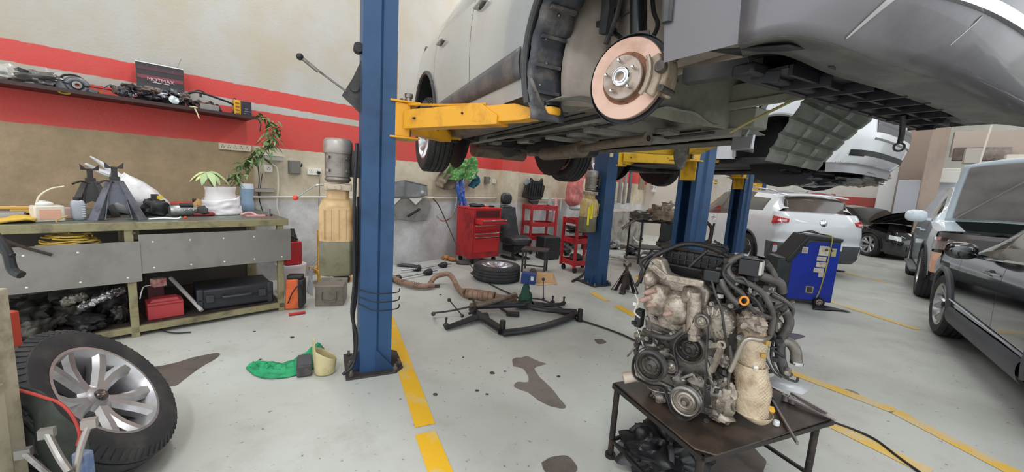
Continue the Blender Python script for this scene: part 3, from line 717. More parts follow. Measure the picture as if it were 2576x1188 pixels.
DISC = mat('cba998', .36, .55, var='a98573', vs=3, va=.45, rv=.1); HUBM = mat('a39488', .36, .6, var='7a6458', vs=12, va=.5)
ax = (0, -1, 0); b = MB()
b.lathe([(.082, .0), (.086, .012), (.094, .0125), (.148, .0125), (.1505, .010), (.1505, -.011), (.148, -.0135), (.09, -.0135), (.082, 0)], o=(1.32, yd, zh), ax=ax, n=72); dc = b.build('brake_disc', DISC, c1, ang=25)
b = MB(); b.lathe([(.094, .0132), (.0805, .0132), (.0805, .030), (.081, .036), (.078, .039), (0, .039)], o=(1.32, yd, zh), ax=ax, n=60); b.build('disc_hat', HUBM, dc, ang=25)
b = MB(); b.lathe([(.0965, .0130), (.089, .0140), (.0815, .0135), (.0815, .010)], o=(1.32, yd, zh), ax=ax, n=60); b.build('rust_ring', mat('8a5a40', .8, var='5f3d2b', vs=20), dc)
b = MB(); b.lathe([(.036, .038), (.036, .048), (.033, .052), (.031, .052), (.029, .046), (.024, .046), (.022, .052), (.0175, .053), (.0165, .03), (0, .03)], o=(1.32, yd, zh), ax=ax, n=40); b.build('wheel_hub', CHR, dc, ang=25)
for k in range(5):
    a = R(97+72*k); b = MB(); p = Vector((1.32+.057*math.cos(a), yd-.036, zh+.057*math.sin(a))); b.cyl(p, p+Vector((0, -.026, 0)), .0065, n=12); b.cyl(p+Vector((0, -.026, 0)), p+Vector((0, -.030, 0)), .0065, .004, n=12); b.build('wheel_stud', CHR, dc)
b = MB(); b.lathe([(.075, -.02), (.163, -.022), (.166, -.018), (.166, -.006), (.168, -.006), (.168, -.022), (.075, -.026)], o=(1.32, yd, zh), ax=ax, n=60, closed=True, a0=R(30), a1=R(330)); b.build('dust_shield', mat('26262a', .5), c1)
CAL = mat('ad9a88', .6, .2, var='86735f', vs=16, va=.5, bump=.4, bs=60)
ca = MB()
def arcbox(b, r0, r1, a0, a1, y0, y1, n=10):
    vs = []
    for i in range(n+1):
        a = lerp(a0, a1, i/n)
        for r, y in ((r0, y0), (r1, y0), (r1, y1), (r0, y1)): vs.append((1.32+r*math.cos(a), y, zh+r*math.sin(a)))
    b.add(vs, [(i*4+k, i*4+(k+1) % 4, (i+1)*4+(k+1) % 4, (i+1)*4+k) for i in range(n) for k in range(4)]+[(3, 2, 1, 0), tuple(n*4+k for k in range(4))])
arcbox(ca, .098, .155, R(-34), R(24), yd-.048, yd-.020)
arcbox(ca, .150, .176, R(-24), R(14), yd-.04, yd+.04)
arcbox(ca, .10, .174, R(-28), R(18), yd+.018, yd+.055)
clp = ca.build('brake_caliper', CAL, c1, bevel=.008, seg=3)
b = MB(); b.tube([(1.32+.118*math.cos(R(a)), yd-.056, zh+.118*math.sin(R(a))) for a in (-40, -25, -5, 12, 27)], .0085); b.build('caliper_bridge', mat('a59686', .5, .4), clp)
b = MB(); b.lathe([(0, .02), (.018, .02), (.022, .012), (.022, 0)], o=(1.32+.155, yd-.045, zh+.01), ax=ax, n=20); b.cyl((1.32+.16, yd-.05, zh-.06), (1.32+.16, yd+.05, zh-.06), .012); b.cyl((1.32+.165, yd-.05, zh+.06), (1.32+.165, yd+.05, zh+.065), .011); b.build('caliper_pin', CASTD, clp)
MB = _MB
# bumper wraps the nose and swings under
P1['nose'] = dict(x0=1.84, xn=2.21, e=.62, ins=[(.15, .13), (.19, .09), (.27, .045), (.42, .01), (.55, .0), (.70, .03), (.80, .07), (.90, .14)])
k1.P = P1
def zlow(ph): return .165+.06*abs(math.sin(ph))**6
b = MB(); b.grid(lambda u, v: k1.wp('nose', lerp(-PI/2, PI/2, u), lerp(zlow(lerp(-PI/2, PI/2, u)), .84, v)), 70, 22); bp = b.build('front_bumper', BUMP, c1, ang=40, solid=.004)
k1.lid('nose', .84, 'hood_front', SIL1)
k1.patch('nose', -.75, .75, .50, .585, 'upper_grille', BLKG, off=.006)
for s0 in (-1, 1): k1.patch('nose', s0*1.3, s0*.72, .60, .76, 'headlamp', mat('b9c6d2', .08, .5, coat=1), off=.008, poly=lambda u: (.5-.4*u, 1-.1*u), nu=16)
b = MB()
for s0 in (-1,):
    p = [k1.wp('nose', s0*a, z, .012) for a, z in ((1.28, .40), (1.22, .43), (1.12, .475), (1.02, .51))]
    b.tube(p, .006, n=6)
b.build('bumper_crease', BUMP, c1)
k1.patch('nose', -.60, .60, .315, .50, 'lower_intake', BLKG, off=.004)
k1.patch('nose', -.86, .60, .288, .312, 'intake_lip_highlight', mat('d5d6da', .15, .8, coat=1), off=.014, poly=lambda u: (.0, 1) if u > .2 else (.5-2.5*u, .5+2.5*u), nu=30)  # silver ridge added along the intake edge for its bright highlight
k1.patch('nose', -1.02, -.80, .20, .30, 'crease_highlight', mat('a9a6a6', .3, .5, coat=.5), off=.006, poly=lambda u: (max(0, u-.02), min(1, u+.04+.22*u)), nu=16)  # paler patch: reflected light on the bumper crease put into the colour
k1.patch('nose', -.42, -.36, .22, .285, 'white_scratch', mat('d9d6d8', .5), off=.003, poly=lambda u: (max(0, u-.03), min(1, u+.03)), nu=8)
# bumper underside: lip, undertray rim, lattice
def lipf(u, v):
    ph = lerp(-PI/2, PI/2, u); p = k1.wp('nose', ph, zlow(ph)); k = lerp(1, .82, v)
    return Vector((lerp(p.x, 1.5+(p.x-1.5)*.74, v), p.y*k, p.z+.02*math.sin(v*PI*.5)))
b = MB(); b.grid(lipf, 60, 5); b.build('bumper_lip', mat('5a5957', .5, .2, var='77736f', vs=7), c1, solid=.004)
lat = MB(); lat.box((1.84, 0, .27), (.28, 1.2, .01)); lat.box((1.70, 0, .24), (.02, 1.2, .07))
for i in range(9): y = -.62+i*.155; lat.bar((1.74, y, .20), (1.96-.4*y*y, y*.95, .195), .012, .03)
for i in range(3): x = 1.74+i*.1; lat.bar((x, -.60, .205), (x, .60, .205), .012, .03)
for i in range(8): y = -.54+i*.155; lat.box((1.79+.1*(i % 2), y, .215), (.09, .13, .008))
lat.build('lower_grille_lattice', mat('1b1b20', .45), c1)
b = MB(); b.box((1.74, 0, .215), (.07, 1.35, .04)); b.box((1.9, 0, .40), (.1, 1.3, .12)); b.build('front_crossmember', BLK, c1, bevel=.01)
# bumper end behind the wheel arch
b = MB(); b.grid(lambda u, v: Vector((lerp(1.70, 1.93, u), -lerp(.78, .60, v), lerp(.26, .21, u)+.02*v)), 8, 4); b.build('splash_guard', mat('232428', .5), c1, solid=.006)
b = MB(); b.box((1.62, -.60, .25), (.25, .05, .05), rot=.3); b.build('guard_bracket', DKP, c1)
# underbody
UB = mat('8f8a84', .6, .05, var='65605b', vs=3, va=.5, bump=.2, bs=14)
b = MB(); b.grid(lambda u, v: Vector((lerp(-1.95, .95, u), lerp(-.80, .80, v), .25+.02*math.sin(v*PI*6)**2-.05*math.exp(-((v-.5)*9)**2)*-1)), 30, 40); b.build('floor_pan', UB, c1, solid=.004)
for sd in (-1, 1):
    b = MB(); b.box((-.1, sd*.45, .225), (2.2, .07, .05)); b.box((-.3, sd*.62, .235), (1.6, .03, .03)); b.build('floor_rail', UB, c1, bevel=.005)
    b = MB(); b.tube([(.95, sd*.3, .21), (.2, sd*.32, .2), (-.6, sd*.36, .2), (-1.2, sd*.4, .25)], .008); b.tube([(.95, sd*.28, .21), (.2, sd*.29, .2), (-.6, sd*.33, .2)], .006); b.build('brake_line', DKP, c1)
EXH = mat('7d7062', .5, .5, var='5b5046', vs=9, va=.5)
b = MB(); b.tube([(.75, -.05, .15), (.4, -.08, .13), (.1, -.05, .12)], .03, n=12); b.tube([(.1, -.05, .12), (-.1, -.04, .11), (-.45, -.02, .11), (-.5, -.02, .12)], .055, n=14, sub=4); b.tube([(-.5, -.02, .12), (-.9, .05, .14), (-1.3, .3, .2)], .027, n=12); b.tube([(-1.55, -.3, .2), (-1.6, .35, .2)], .1, n=16); ex = b.build('exhaust_pipe', EXH, c1)
b = MB(); b.lathe([(.02, 0), (.045, 0), (.045, .012), (.02, .012)], o=(.76, -.05, .15), ax=(1, 0, .05), n=6); b.build('exhaust_flange', EXH, ex); b = MB(); b.lathe([(.03, 0), (.065, 0), (.06, .03), (.03, .03)], o=(.1, -.05, .12), ax=(1, 0, 0), n=14); b.build('exhaust_flange', EXH, ex)
b = MB()
for sd in (-1, 1):
    b.bar((-1.32, sd*.7, .24), (-1.15, sd*.2, .22), .06, .05); b.bar((-1.32, sd*.7, .28), (-1.5, sd*.25, .24), .05, .04); b.bar((-.8, sd*.55, .22), (-1.3, sd*.66, .3), .05, .07); b.cyl((-1.2, sd*.5, .22), (-1.22, sd*.55, .6), .03)
b.box((-1.3, 0, .23), (.35, .6, .08)); b.ball((-1.25, 0, .2), (.14, .12, .09), amp=.3); b.build('rear_suspension', mat('2d2c2b', .55, .2, var='4f4943', vs=8), c1, bevel=.006)
b = MB(); b.box((-.62, .25, .18), (.55, .5, .12)); b.build('fuel_tank', mat('27272a', .5), c1, bevel=.04, seg=3)
for i in range(10):
    b = MB(); x = -1.1+.2*i; y = (-.25, .18, -.1, .3)[i % 4]; b.box((x, y, .222), (.14, .10, .03), rot=.2*i); b.build('underbody_plate', (UB, DKP, mat('a39c92', .45, .4, var='77716a', vs=8))[i % 3], c1, bevel=.006)
b = MB(); b.tube([(.9, -.55, .20), (.3, -.56, .19), (-.5, -.57, .19)], .011); b.tube([(.9, -.52, .20), (.1, -.53, .19), (-.5, -.54, .2)], .007); b.build('fuel_line', BLK, c1)
b = MB(); b.bar((.55, -.35, .19), (.55, .35, .19), .07, .035); b.bar((.0, -.3, .19), (.0, .3, .19), .05, .03); b.build('tunnel_brace', UB, c1, bevel=.004)
# firewall, cut wiring, yellow pipe
b = MB(); b.grid(lambda u, v: Vector((.93+.02*math.sin(u*9), lerp(-.52, .52, u), lerp(.24, .98, v))), 16, 8); b.build('firewall', OLV, c1, solid=.006)
b = MB(); b.tube([(1.05, .30, .20), (1.15, .33, .26), (1.3, .42, .36), (1.42, .44, .42), (1.47, .41, .46), (1.5, .32, .47)], .008); b.tube([(1.42, .44, .42), (1.36, .46, .46)], .012); b.build('pale_yellow_pipe', mat('a89a62', .5), c1)
b = MB(); b.tube([(1.6, .3, .5), (1.75, .36, .42), (1.78, .3, .3), (1.72, .1, .24)], .006); b.tube([(1.75, .36, .42), (1.9, .3, .3), (1.88, .1, .26)], .005); b.build('hanging_wire', BLK, c1)
# left side: hanging fender liner, ribbed undertray, bright bracket
b = MB()
def fl2(u, v):
    a = lerp(R(-10), R(190), u); return Vector((xw+Ra*math.cos(a), lerp(.90, .60, v), zw+Ra*math.sin(a)))
b.grid(fl2, 30, 4); b.build('hanging_liner', mat('19191c', .5, var='2b2a2c', vs=5), c1, solid=.004)
b = MB(); b.bar((1.01, .52, .20), (1.12, .52, .46), .05, .02); b.box((.99, .52, .17), (.13, .03, .09), rot=.0); b.build('silver_bracket', mat('a6a7ab', .35, .7), c1, bevel=.005)
b = MB()
def ut(u, v):
    a = Vector((1.42, .38, .40)).lerp(Vector((1.70, .30, .20)), u); c = Vector((1.24, .36, .04)).lerp(Vector((1.52, .30, -.02)), u)
    p = a.lerp(c, v); return p+Vector((0, 1, 0))*(.025*math.sin(u*PI)-.02*math.sin(v*PI)-(.018 if int(v*24) % 5 == 0 else 0)-(.012 if int(u*20) % 7 == 0 else 0))
b.grid(ut, 20, 24); b.build('hanging_undertray', mat('8a8d86', .45, var='5f625b', vs=6, va=.5), c1, solid=.004)
b = MB(); b.tube([(1.80, .28, .20), (1.80, .30, .14), (1.80, .30, .09)], .010); b.lathe([(.012, 0), (.02, 0), (.02, .006), (.012, .006)], o=(1.80, .30, .075), ax=(.3, -1, 0), n=14, closed=True); b.build('dangling_bolt_strap', BLK, c1)
# ============================================================ the other cars
WC = mat('dfe2e6', .28, coat=.9); BC = mat('0f1013', .12, coat=1.); CLADD = mat('3c3d40', .5)
def carroot(name, label, x, y, yaw, z=0): return thing(name, label, 'car', (x, y, z), R(yaw))
# ---- white hatchback seen from behind (floor)
r3 = carroot('white_suv', 'white SUV with red tail lamps parked behind the blue machine', 5.92, 9.46, 89.5)
P3 = dict(SUV); P3['archm'] = CLADD; P3['tail'] = dict(x0=-1.92, xn=-2.24, e=.5, ins=[(.25, .14), (.36, .02), (.60, .0), (.66, .045), (.80, .02), (1.0, .045), (1.12, .10), (1.2, .16)])
P3['xr'] = -1.94
k3 = Car(P3, r3); k3.shell(suv_keys, dict(body=WC, side_window=GLS, windshield=GLS, rear_window=mat('3a302c', .12, coat=1), window_frame=BLKG, seam=mat('6a6d70', .5)))
k3.wrap('tail', .62, 1.2, 'tailgate', WC, nz=12, np=50); k3.lid('tail', 1.2, 'tailgate_top', WC)
k3.wrap('tail', .26, .62, 'rear_bumper', mat('55585c', .5), nz=8, np=50); k3.wrap('nose', .2, .93, 'front_bumper', WC); k3.lid('nose', .93, 'hood', WC)
RL = mat('c01824', .15, coat=1., var='8f0f18', vs=8, va=.4); RLL = mat('e9b8b4', .15, coat=1)
for s0 in (-1, 1):
    o = k3.patch('tail', s0*1.48, s0*.62, .95, 1.12, 'tail_lamp', RL, off=.022, poly=lambda u: (.12+.25*u, 1-.25*u), nu=18)
    k3.patch('tail', s0*1.15, s0*.70, 1.02, 1.06, 'lamp_lens', RLL, off=.026, nu=12)
    k3.patch('tail', s0*1.2, s0*.95, .42, .56, 'bumper_reflector_panel', WC, off=.008); k3.patch('tail', s0*1.2, s0*.95, .555, .585, 'reflector', RL, off=.012)
b = MB(); b.grid(lambda u, v: Vector((-1.86-.10*(1-v)-.06*(1-(u*2-1)**2), lerp(-.60, .60, u), lerp(1.13, 1.47, v)+.03*(1-(u*2-1)**2)*v)), 20, 8); rg = b.build('rear_glass', mat('4a3c36', .1, coat=1, var='5d4b43', vs=2), r3, solid=.006)
b = MB(); b.tube([(-2.03, -.05, 1.16), (-2.06, -.2, 1.17), (-2.04, -.42, 1.19)], .012, r1=.006); b.cyl((-2.0, -.05, 1.15), (-2.07, -.05, 1.16), .022); b.build('rear_wiper', BLK, rg)
b = MB(); b.grid(lambda u, v: Vector((-1.74-.22*v, lerp(-.62, .62, u)*(1-.06*v), 1.55-.035*v+.03*(1-(u*2-1)**2))), 16, 4); b.build('roof_spoiler', WC, r3, solid=.02)
p = k3.wp('tail', 0, 1.03, .012); b = MB(); b.lathe([(0, .008), (.052, .006), (.066, 0), (.07, -.01)], o=p, ax=(-1, 0, .1), n=28); em = b.build('oval_badge', CHR, r3); em.scale = (1, 1, 1)
pl = k3.wp('tail', 0, .60, .0); b = MB(); b.box((pl.x-.012, 0, .585), (.012, .50, .115)); q = b.build('number_plate', WHT, r3); q.location = (0, -.12, 0)
text('J 83618', .10, BLK, q, (pl.x-.019, 0, .585), axes((0, -1, 0), (0, 0, 1)), 'plate_number')
b = MB(); b.cyl((-1.45, -.1, 1.58), (-1.52, -.1, 1.63), .006); b.build('antenna', BLK, r3)
for s0 in (-1, 1):
    b = MB(); b.tube([(.2, s0*.57, 1.60), (-.1, s0*.585, 1.655), (-.8, s0*.585, 1.665), (-1.4, s0*.575, 1.62), (-1.6, s0*.56, 1.575)], .014); b.build('roof_rail', mat('a9acb0', .3, .6), r3)
    for x in (-.78, .12): k3.handle(x, .93, s0, WC)
    wheel(r3, (-1.32, s0*.80, .345), s0, .345, .23, .22, 'double', 5); wheel(r3, (1.32, s0*.80, .345), s0, .345, .23, .22, 'double', 5)
    k3.mirror(.78, 1.06, s0, WC)
k3.wells(BLK); k3.floor(BLK)
# ---- black sedan, hood up
SED = dict(SUV); SED.update(xr=-2.0, xf=1.86, arch=.365, zw=.32, sill=.20, zm=.6, wheels=(-1.36, 1.36),
    belt=[(-2.0, .92), (-1.2, .93), (.6, .88), (1.2, .83), (1.86, .70)], roof=[(-2.0, .98), (-1.5, 1.05), (-.95, 1.38), (-.3, 1.43), (.2, 1.38), (1.05, .93), (1.86, .76)],
    wid=[(-2.0, .80), (-1.6, .87), (0, .885), (1.4, .88), (1.86, .80)], wr=[(-2.0, .62), (-1.5, .6), (-.95, .52), (.2, .53), (1.05, .68), (1.86, .64)],
    nose=dict(x0=1.82, xn=2.2, ins=[(.15, .1), (.3, .02), (.5, 0), (.66, .06), (.76, .14)]), tail=dict(x0=-1.98, xn=-2.25, ins=[(.2, .08), (.4, 0), (.8, .02), (.98, .1)]))
def sed_keys(x, zone, j, gap, hood=True):
    if zone == 'low': return 'front_door' if -.1 < x < .98 else ('rear_door' if -1.0 < x <= -.1 else 'body')
    if zone == 'up':
        if gap > .16 and 0 < j < 4:
            if -1.3 < x < -.14: return 'side_window:r'
            if -.05 < x < .75: return 'side_window:f'
        return 'body' if (x < -1.35 or x > .8) else 'window_frame'
    if -1.5 < x < -.95: return 'rear_window' if j > 0 else 'body'
    if .2 < x < 1.05: return 'windshield' if j > 0 else 'body'
    if x > 1.05 and hood: return None if j > 0 else 'body'
    return 'body'
SED['cuts'] = (-1.0, -.1, .98)
mb = dict(body=BC, side_window=GLS, windshield=GLS, rear_window=GLS, window_frame=BLKG, seam=BLK)
def engine_bay(k, x0, x1, w, z0, z1, seed, root):
    b = MB(); b.grid(lambda u, v: Vector((lerp(x0, x1, u), lerp(-w, w, v), z0)), 4, 4)
    for sd in (-1, 1): b.grid(lambda u, v: Vector((lerp(x0, x1, u), sd*w, lerp(z0, z1-.03, v))), 3, 3)
    b.grid(lambda u, v: Vector((x0, lerp(-w, w, u), lerp(z0, z1, v))), 3, 3); b.build('engine_bay', BLK, root)
    rr = random.Random(seed)
    b = MB(); b.box(((x0+x1)/2, .1, z1-.12), ((x1-x0)*.45, .5, .12), taper=.85); b.build('engine_cover', DKP, root, bevel=.02)
    b = MB(); b.box((x0+.2, -w+.2, z1-.1), (.24, .18, .14)); b.build('battery', mat('3b3b3d', .5), root, bevel=.008)
    b = MB(); b.ball((x0+.18, w-.2, z1-.1), (.1, .1, .07), sq=.7); b.build('fluid_reservoir', mat('c9c5b5', .4), root)
    b = MB(); b.box((x1-.08, 0, z1-.06), (.06, w*1.7, .05)); b.build('radiator_support', DKP, root, bevel=.008)
    b = MB(); b.tube([(x0+.1, -.3, z1-.06), (x0+.3, -.2, z1-.02), (x1-.2, -.15, z1-.06)], .02); b.tube([(x0+.1, .3, z1-.05), (x0+.35, .42, z1-.03), (x1-.12, .3, z1-.08)], .016); b.build('coolant_hose', BLK, root)
def open_hood(root, x0, z0, w0, w1, L, ang, m_out, m_in, prop=True):
    M_ = Matrix.Translation((x0, 0, z0)) @ Matrix.Rotation(-ang, 4, 'Y')
    def f(off):
        def g(u, v):
            w = lerp(w0, w1, v**1.5); y = lerp(-w, w, u)
            return M_ @ Vector((L*v-.12*L*(2*u-1)**2*v**3, y, .035*(1-(2*u-1)**2)+.05*math.sin(v*PI*.9)+off))
        return g
    b = MB(); b.grid(f(0), 20, 14); h = b.build('open_hood', m_out, root, solid=.006)
    b = MB(); b.grid(lambda u, v: f(-.022-.012*(1 if (int(v*14) % 4 == 1 or int(u*20) in (3, 4, 15, 16)) else 0))(lerp(.05, .95, u), lerp(.05, .93, v)), 20, 14); b.build('hood_lining', m_in, h)
    for s0 in (-1, 1):
        a = M_ @ Vector((L*.07, s0*w0*.85, -.03)); c = M_ @ Vector((L*.75, s0*.1, -.03)); b = MB(); b.tube([a, (a+c)/2, c], .014); b.build('hood_brace', m_in, h)
    return h
r4 = carroot('black_sedan', 'black sedan with its hood up, parked behind the white SUV', 11.1, 12.23, -92)
k4 = Car(SED, r4); k4.shell(sed_keys, mb); k4.wrap('nose', .16, .76, 'front_bumper', BC, nz=10); k4.wrap('tail', .2, .98, 'rear_bumper', BC); k4.lid('tail', .98, 'trunk_lid', BC)
for s0 in (-1, 1):
    k4.patch('nose', s0*1.5, s0*.8, .52, .68, 'headlamp', mat('d9dde0', .1, coat=1), off=.015, poly=lambda u: (.3-.2*u, 1-.2*u)); k4.mirror(.7, .95, s0, BC)
    for x in (-1.36, 1.36): wheel(r4, (x, s0*.78, .335), s0, .335, .22, .235, 'double', 5, m=mat('b4b5b8', .3, .8))
k4.wells(BLK); k4.floor(BLK); engine_bay(k4, 1.08, 1.9, .62, .35, .74, 3, r4); open_hood(r4, 1.02, .93, .68, .55, .95, R(24), BC, mat('2a2725', .6))
k4.patch('nose', -.5, .5, .28, .42, 'grille', BLKG)
# ---- white off-roader with hood up, front towards the camera
BIG = dict(SUV); BIG.update(xr=-2.2, xf=1.98, arch=.46, zw=.43, sill=.42, zm=.85, tuck=.05, wheels=(-1.42, 1.42), crown=.04,
    belt=[(-2.2, 1.25), (.7, 1.22), (1.1, 1.20), (1.98, 1.10)], roof=[(-2.2, 1.55), (-2.05, 1.8), (-1.2, 1.88), (.1, 1.88), (.45, 1.82), (1.05, 1.28), (1.98, 1.16)],
    wid=[(-2.2, .93), (-1.6, .985), (1.6, .985), (1.98, .94)], wr=[(-2.2, .74), (.1, .72), (.45, .72), (1.05, .82), (1.98, .78)], cuts=(-1.0, -.05, 1.0),
    nose=dict(x0=1.95, xn=2.35, e=.5, ins=[(.35, .1), (.5, .02), (.7, 0), (.82, .03), (1.1, .07)]), tail=dict(x0=-2.18, xn=-2.4, ins=[(.4, .03), (.8, 0), (1.3, .04), (1.55, .12)]))
def big_keys(x, zone, j, gap):
    if zone == 'low': return 'front_door' if -.05 < x < 1.0 else ('rear_door' if -1.0 < x <= -.05 else 'body')
    if zone == 'up':
        if gap > .2 and 0 < j < 4:
            for k, (a, c) in enumerate(((-2.0, -1.1), (-.98, -.12), (0, .78))):
                if a < x < c: return 'side_window:%d' % k
        return 'body' if (x < -2.0 or x > .85) else 'window_frame'
    if .45 < x < 1.05: return 'windshield' if j > 0 else 'body'
    if x > 1.05: return None if j > 0 else 'body'
    return 'body'
r5 = carroot('white_off_roader', 'white off-roader with raised hood and peach primer bumper, at the right', 8.41, 6.55, -133.5)
WC5 = mat('cdd8e0', .28, coat=.9); k5 = Car(BIG, r5); k5.shell(big_keys, dict(body=WC5, side_window=GLS, windshield=mat('a9b8b4', .1, coat=1), rear_window=GLS, window_frame=mat('9aa0a4', .3, coat=.5), seam=GREY))
PEACH = mat('e8b79a', .35, coat=.4, var='dba98c', vs=2); k5.wrap('nose', .50, .80, 'front_bumper', PEACH, nz=8, np=50); k5.wrap('nose', .80, 1.10, 'front_fascia', mat('4b4643', .4, coat=.5), nz=8, np=50, off=-.02); k5.wrap('nose', .36, .5, 'bumper_skirt', DKP, off=-.03)
k5.wrap('tail', .4, 1.55, 'tailgate', WC5); k5.lid('tail', 1.55, 'tailgate_top', WC5)
for s0 in (-1, 1):
    k5.patch('nose', s0*1.5, s0*.75, .84, 1.02, 'headlamp', mat('8f8a84', .08, .3, coat=1), off=.02, poly=lambda u: (.1*u, 1-.1*u), nu=16)
    k5.patch('nose', s0*1.45, s0*.85, .985, 1.03, 'chrome_headlamp_trim', CHR, off=.03); k5.patch('nose', s0*1.05, s0*.85, .60, .70, 'fog_lamp_recess', BLK, off=.006)
    k5.mirror(.80, 1.30, s0, WC5, 1.25)
    for x in (-1.42, 1.42): wheel(r5, (x, s0*.86, .41), s0, .41, .29, .235, 'five', 6, m=mat('c7c9cc', .35, .6))
    for x in (-.78, .12): k5.handle(x, 1.05, s0, WC5)
    b = MB(); b.box((0, s0*1.0, .36), (1.9, .14, .05)); b.build('running_board', mat('6d7174', .4, .4), r5, bevel=.01)
k5.patch('nose', -.5, .5, .84, 1.04, 'grille', mat('3a3634', .4)); k5.wells(BLK); k5.floor(BLK)
engine_bay(k5, 1.1, 2.1, .72, .7, 1.12, 5, r5); open_hood(r5, 1.05, 1.26, .80, .76, 1.12, R(58), WC5, mat('8f8987', .5, var='7d7775', vs=2))
# ---- black SUV, near right
r6 = carroot('black_suv', 'glossy black SUV at the right edge, its left side towards the engine', 4.85, 2.67, 52.7)
P6 = dict(SUV); P6['archm'] = mat('55575a', .5); P6['archtrim'] = .026; P6['roof'] = [(a-.2 if -.5 < a < 1.25 else a, z) for a, z in SUV['roof']]; P6['wr'] = [(a-.2 if -.5 < a < 1.25 else a, z) for a, z in SUV['wr']]; P6['cuts'] = (-1.05, -.2, .86)
def key6(x, z, j, g): return suv_keys(x+.2 if x > -1.2 and z != 'low' else (x+.15 if z == 'low' else x), z, j, g)
k6 = Car(P6, r6); k6.shell(key6, dict(body=BC, front_door=BC, rear_door=BC, side_window=mat('2b2f30', .06, coat=1, var='15181a', vs=3), windshield=mat('2b2f30', .05, alpha=.3), rear_window=GLS, window_frame=BLKG, seam=mat('000000', .6)))
k6.wrap('nose', .2, .93, 'front_bumper', BC); k6.lid('nose', .93, 'hood', BC); k6.wrap('tail', .26, 1.27, 'tailgate', BC); k6.lid('tail', 1.27, 'tailgate_top', BC)
for s0 in (-1, 1):
    b = MB(); b.grid(lambda u, v: k6.side(lerp(-.88, .88, u), lerp(.24, .42, v), s0)+Vector((0, s0*(.01+.03*math.sin(v*PI)**.6), 0)), 20, 6); b.build('sill_cladding', mat('4a4d51', .5, var='3d4043', vs=4), r6)
    b = MB(); b.tube([k6.side(x, .44+.05*((x+.9)/1.8), s0)+Vector((0, s0*.012, 0)) for x in (-.9, -.3, .3, .88)], .011, n=6); b.build('chrome_side_strip', mat('c3c6ca', .2, 1.), r6)
    b = MB(); b.tube([k6.side(x, tab(P6['belt'], x)+.004, s0)+Vector((0, s0*.004, 0)) for x in (-1.6, -1, -.4, .2, .88)], .010, n=6); b.build('chrome_window_strip', mat('d3d6da', .15, 1.), r6)
    k6.mirror(.32, 1.05, s0, BC, .95)
    for x in (-.85, .03): k6.handle(x, .90, s0, mat('a5a7aa', .2, .8))
    k6.patch('nose', s0*1.5, s0*.9, .68, .84, 'headlamp', mat('c9ccd0', .1, coat=1), off=.012)
    for x in (-1.32, 1.32): wheel(r6, (x, s0*.80, .355), s0, .355, .235, .235, 'double', 5, m=mat('b9bbbe', .3, .7))
k6.wells(BLK); k6.floor(BLK)
# ---- lift 2 with white SUV
L2Y = -56
r2 = carroot('raised_white_suv', 'white SUV raised on the second lift, behind the silver one', 2.95, 6.15, L2Y, 1.62)
P2 = dict(SUV); P2['archm'] = mat('8d9092', .4); k2 = Car(P2, r2)
k2.shell(suv_keys, dict(body=WC, side_window=GLS, windshield=GLS, rear_window=GLS, window_frame=BLKG, seam=GREY))
P2['nose'] = dict(x0=1.84, xn=2.25, e=.5, ins=[(.12, .25), (.18, .12), (.25, .04), (.42, 0), (.6, .03), (.93, .1)])
k2.wrap('nose', .22, .93, 'front_bumper', WC, nz=16, np=60); k2.lid('nose', .93, 'hood', WC); k2.wrap('tail', .26, 1.27, 'tailgate', WC)
k2.wrap('nose', .12, .24, 'bumper_underside', mat('8d8d8f', .4, .3), np=50)
gp = k2.patch('nose', -.62, .62, .46, .66, 'grille', mat('4b4c50', .4), off=.008)
for i in range(3): k2.patch('nose', -.58, .58, .50+i*.055, .512+i*.055, 'grille_bar', mat('c5c6c8', .3, .4), off=.02, thick=.01)
for s0 in (-1, 1):
    k2.patch('nose', s0*1.2, s0*.72, .29, .35, 'bumper_vent', BLK, off=.006)
    k2.patch('nose', s0*1.5, s0*.95, .70, .84, 'headlamp', mat('c9ccd0', .1, coat=1), off=.012)
    wheel(r2, (-1.32, s0*.80, .28), s0, .36, .235, .23, 'double', 5)
k2.patch('nose', -.85, .85, .30, .35, 'lower_intake', BLK, off=.005)
pp = k2.wp('nose', 0, .74, .01); b = MB(); b.box((pp.x+.005, 0, .75), (.01, .52, .12)); q = b.build('number_plate', WHT, r2)
b = MB(); b.box((pp.x+.0115, -.205, .75), (.004, .10, .11)); b.build('red_plate_band', mat('c8202c', .4), q)
text('70112', .09, BLK, q, (pp.x+.013, .06, .75), axes((0, 1, 0), (0, 0, 1)), 'plate_number')
b = MB(); b.box((0, 0, .26), (3.6, 1.5, .08)); b.box((-1.3, 0, .2), (.4, 1.2, .1)); b.tube([(1, .1, .18), (0, .1, .16), (-1, .2, .18)], .04); b.build('underbody', DKP, r2, bevel=.01)
b = MB(); b.ball((1.5, 0, .15), (.5, .6, .14), amp=.4, f=4, seed=4, n=30, m=16); b.build('engine_undertray', mat('1b1b1e', .3, coat=.3), r2)
k2.wells(BLK)
f2 = Vector((math.cos(R(L2Y)), math.sin(R(L2Y)), 0)); l2 = Vector((-f2.y, f2.x, 0)); c2 = Vector((2.95, 6.15, 0)); pw = lambda x, y: c2+f2*x+l2*y
lp2 = lift_post('second blue lift post with a yellow stickered oil tank, beside the red trolley', L2P, LROT+R(4), 3.6, 1.88, arms=[(-1, pw(.6, -.72), 1.9), (1, pw(-.8, -.72), 1.9)], acol=YELO)
power_unit(lp2, -.235, .03, .78, 1.32, 1.66, knob=False, colr='c9b27c')
b = MB(); b.box((-.33, -.085, 1.02), (.035, .004, .26)); b.box((-.27, -.074, 1.08), (.05, .006, .2)); b.build('yellow_sticker', mat('e6d21e', .5), lp2)
b = MB(); b.box((-.06, -.142, 1.9), (.06, .004, .07)); b.build('paper_label', mat('d8c9a8', .6), lp2)
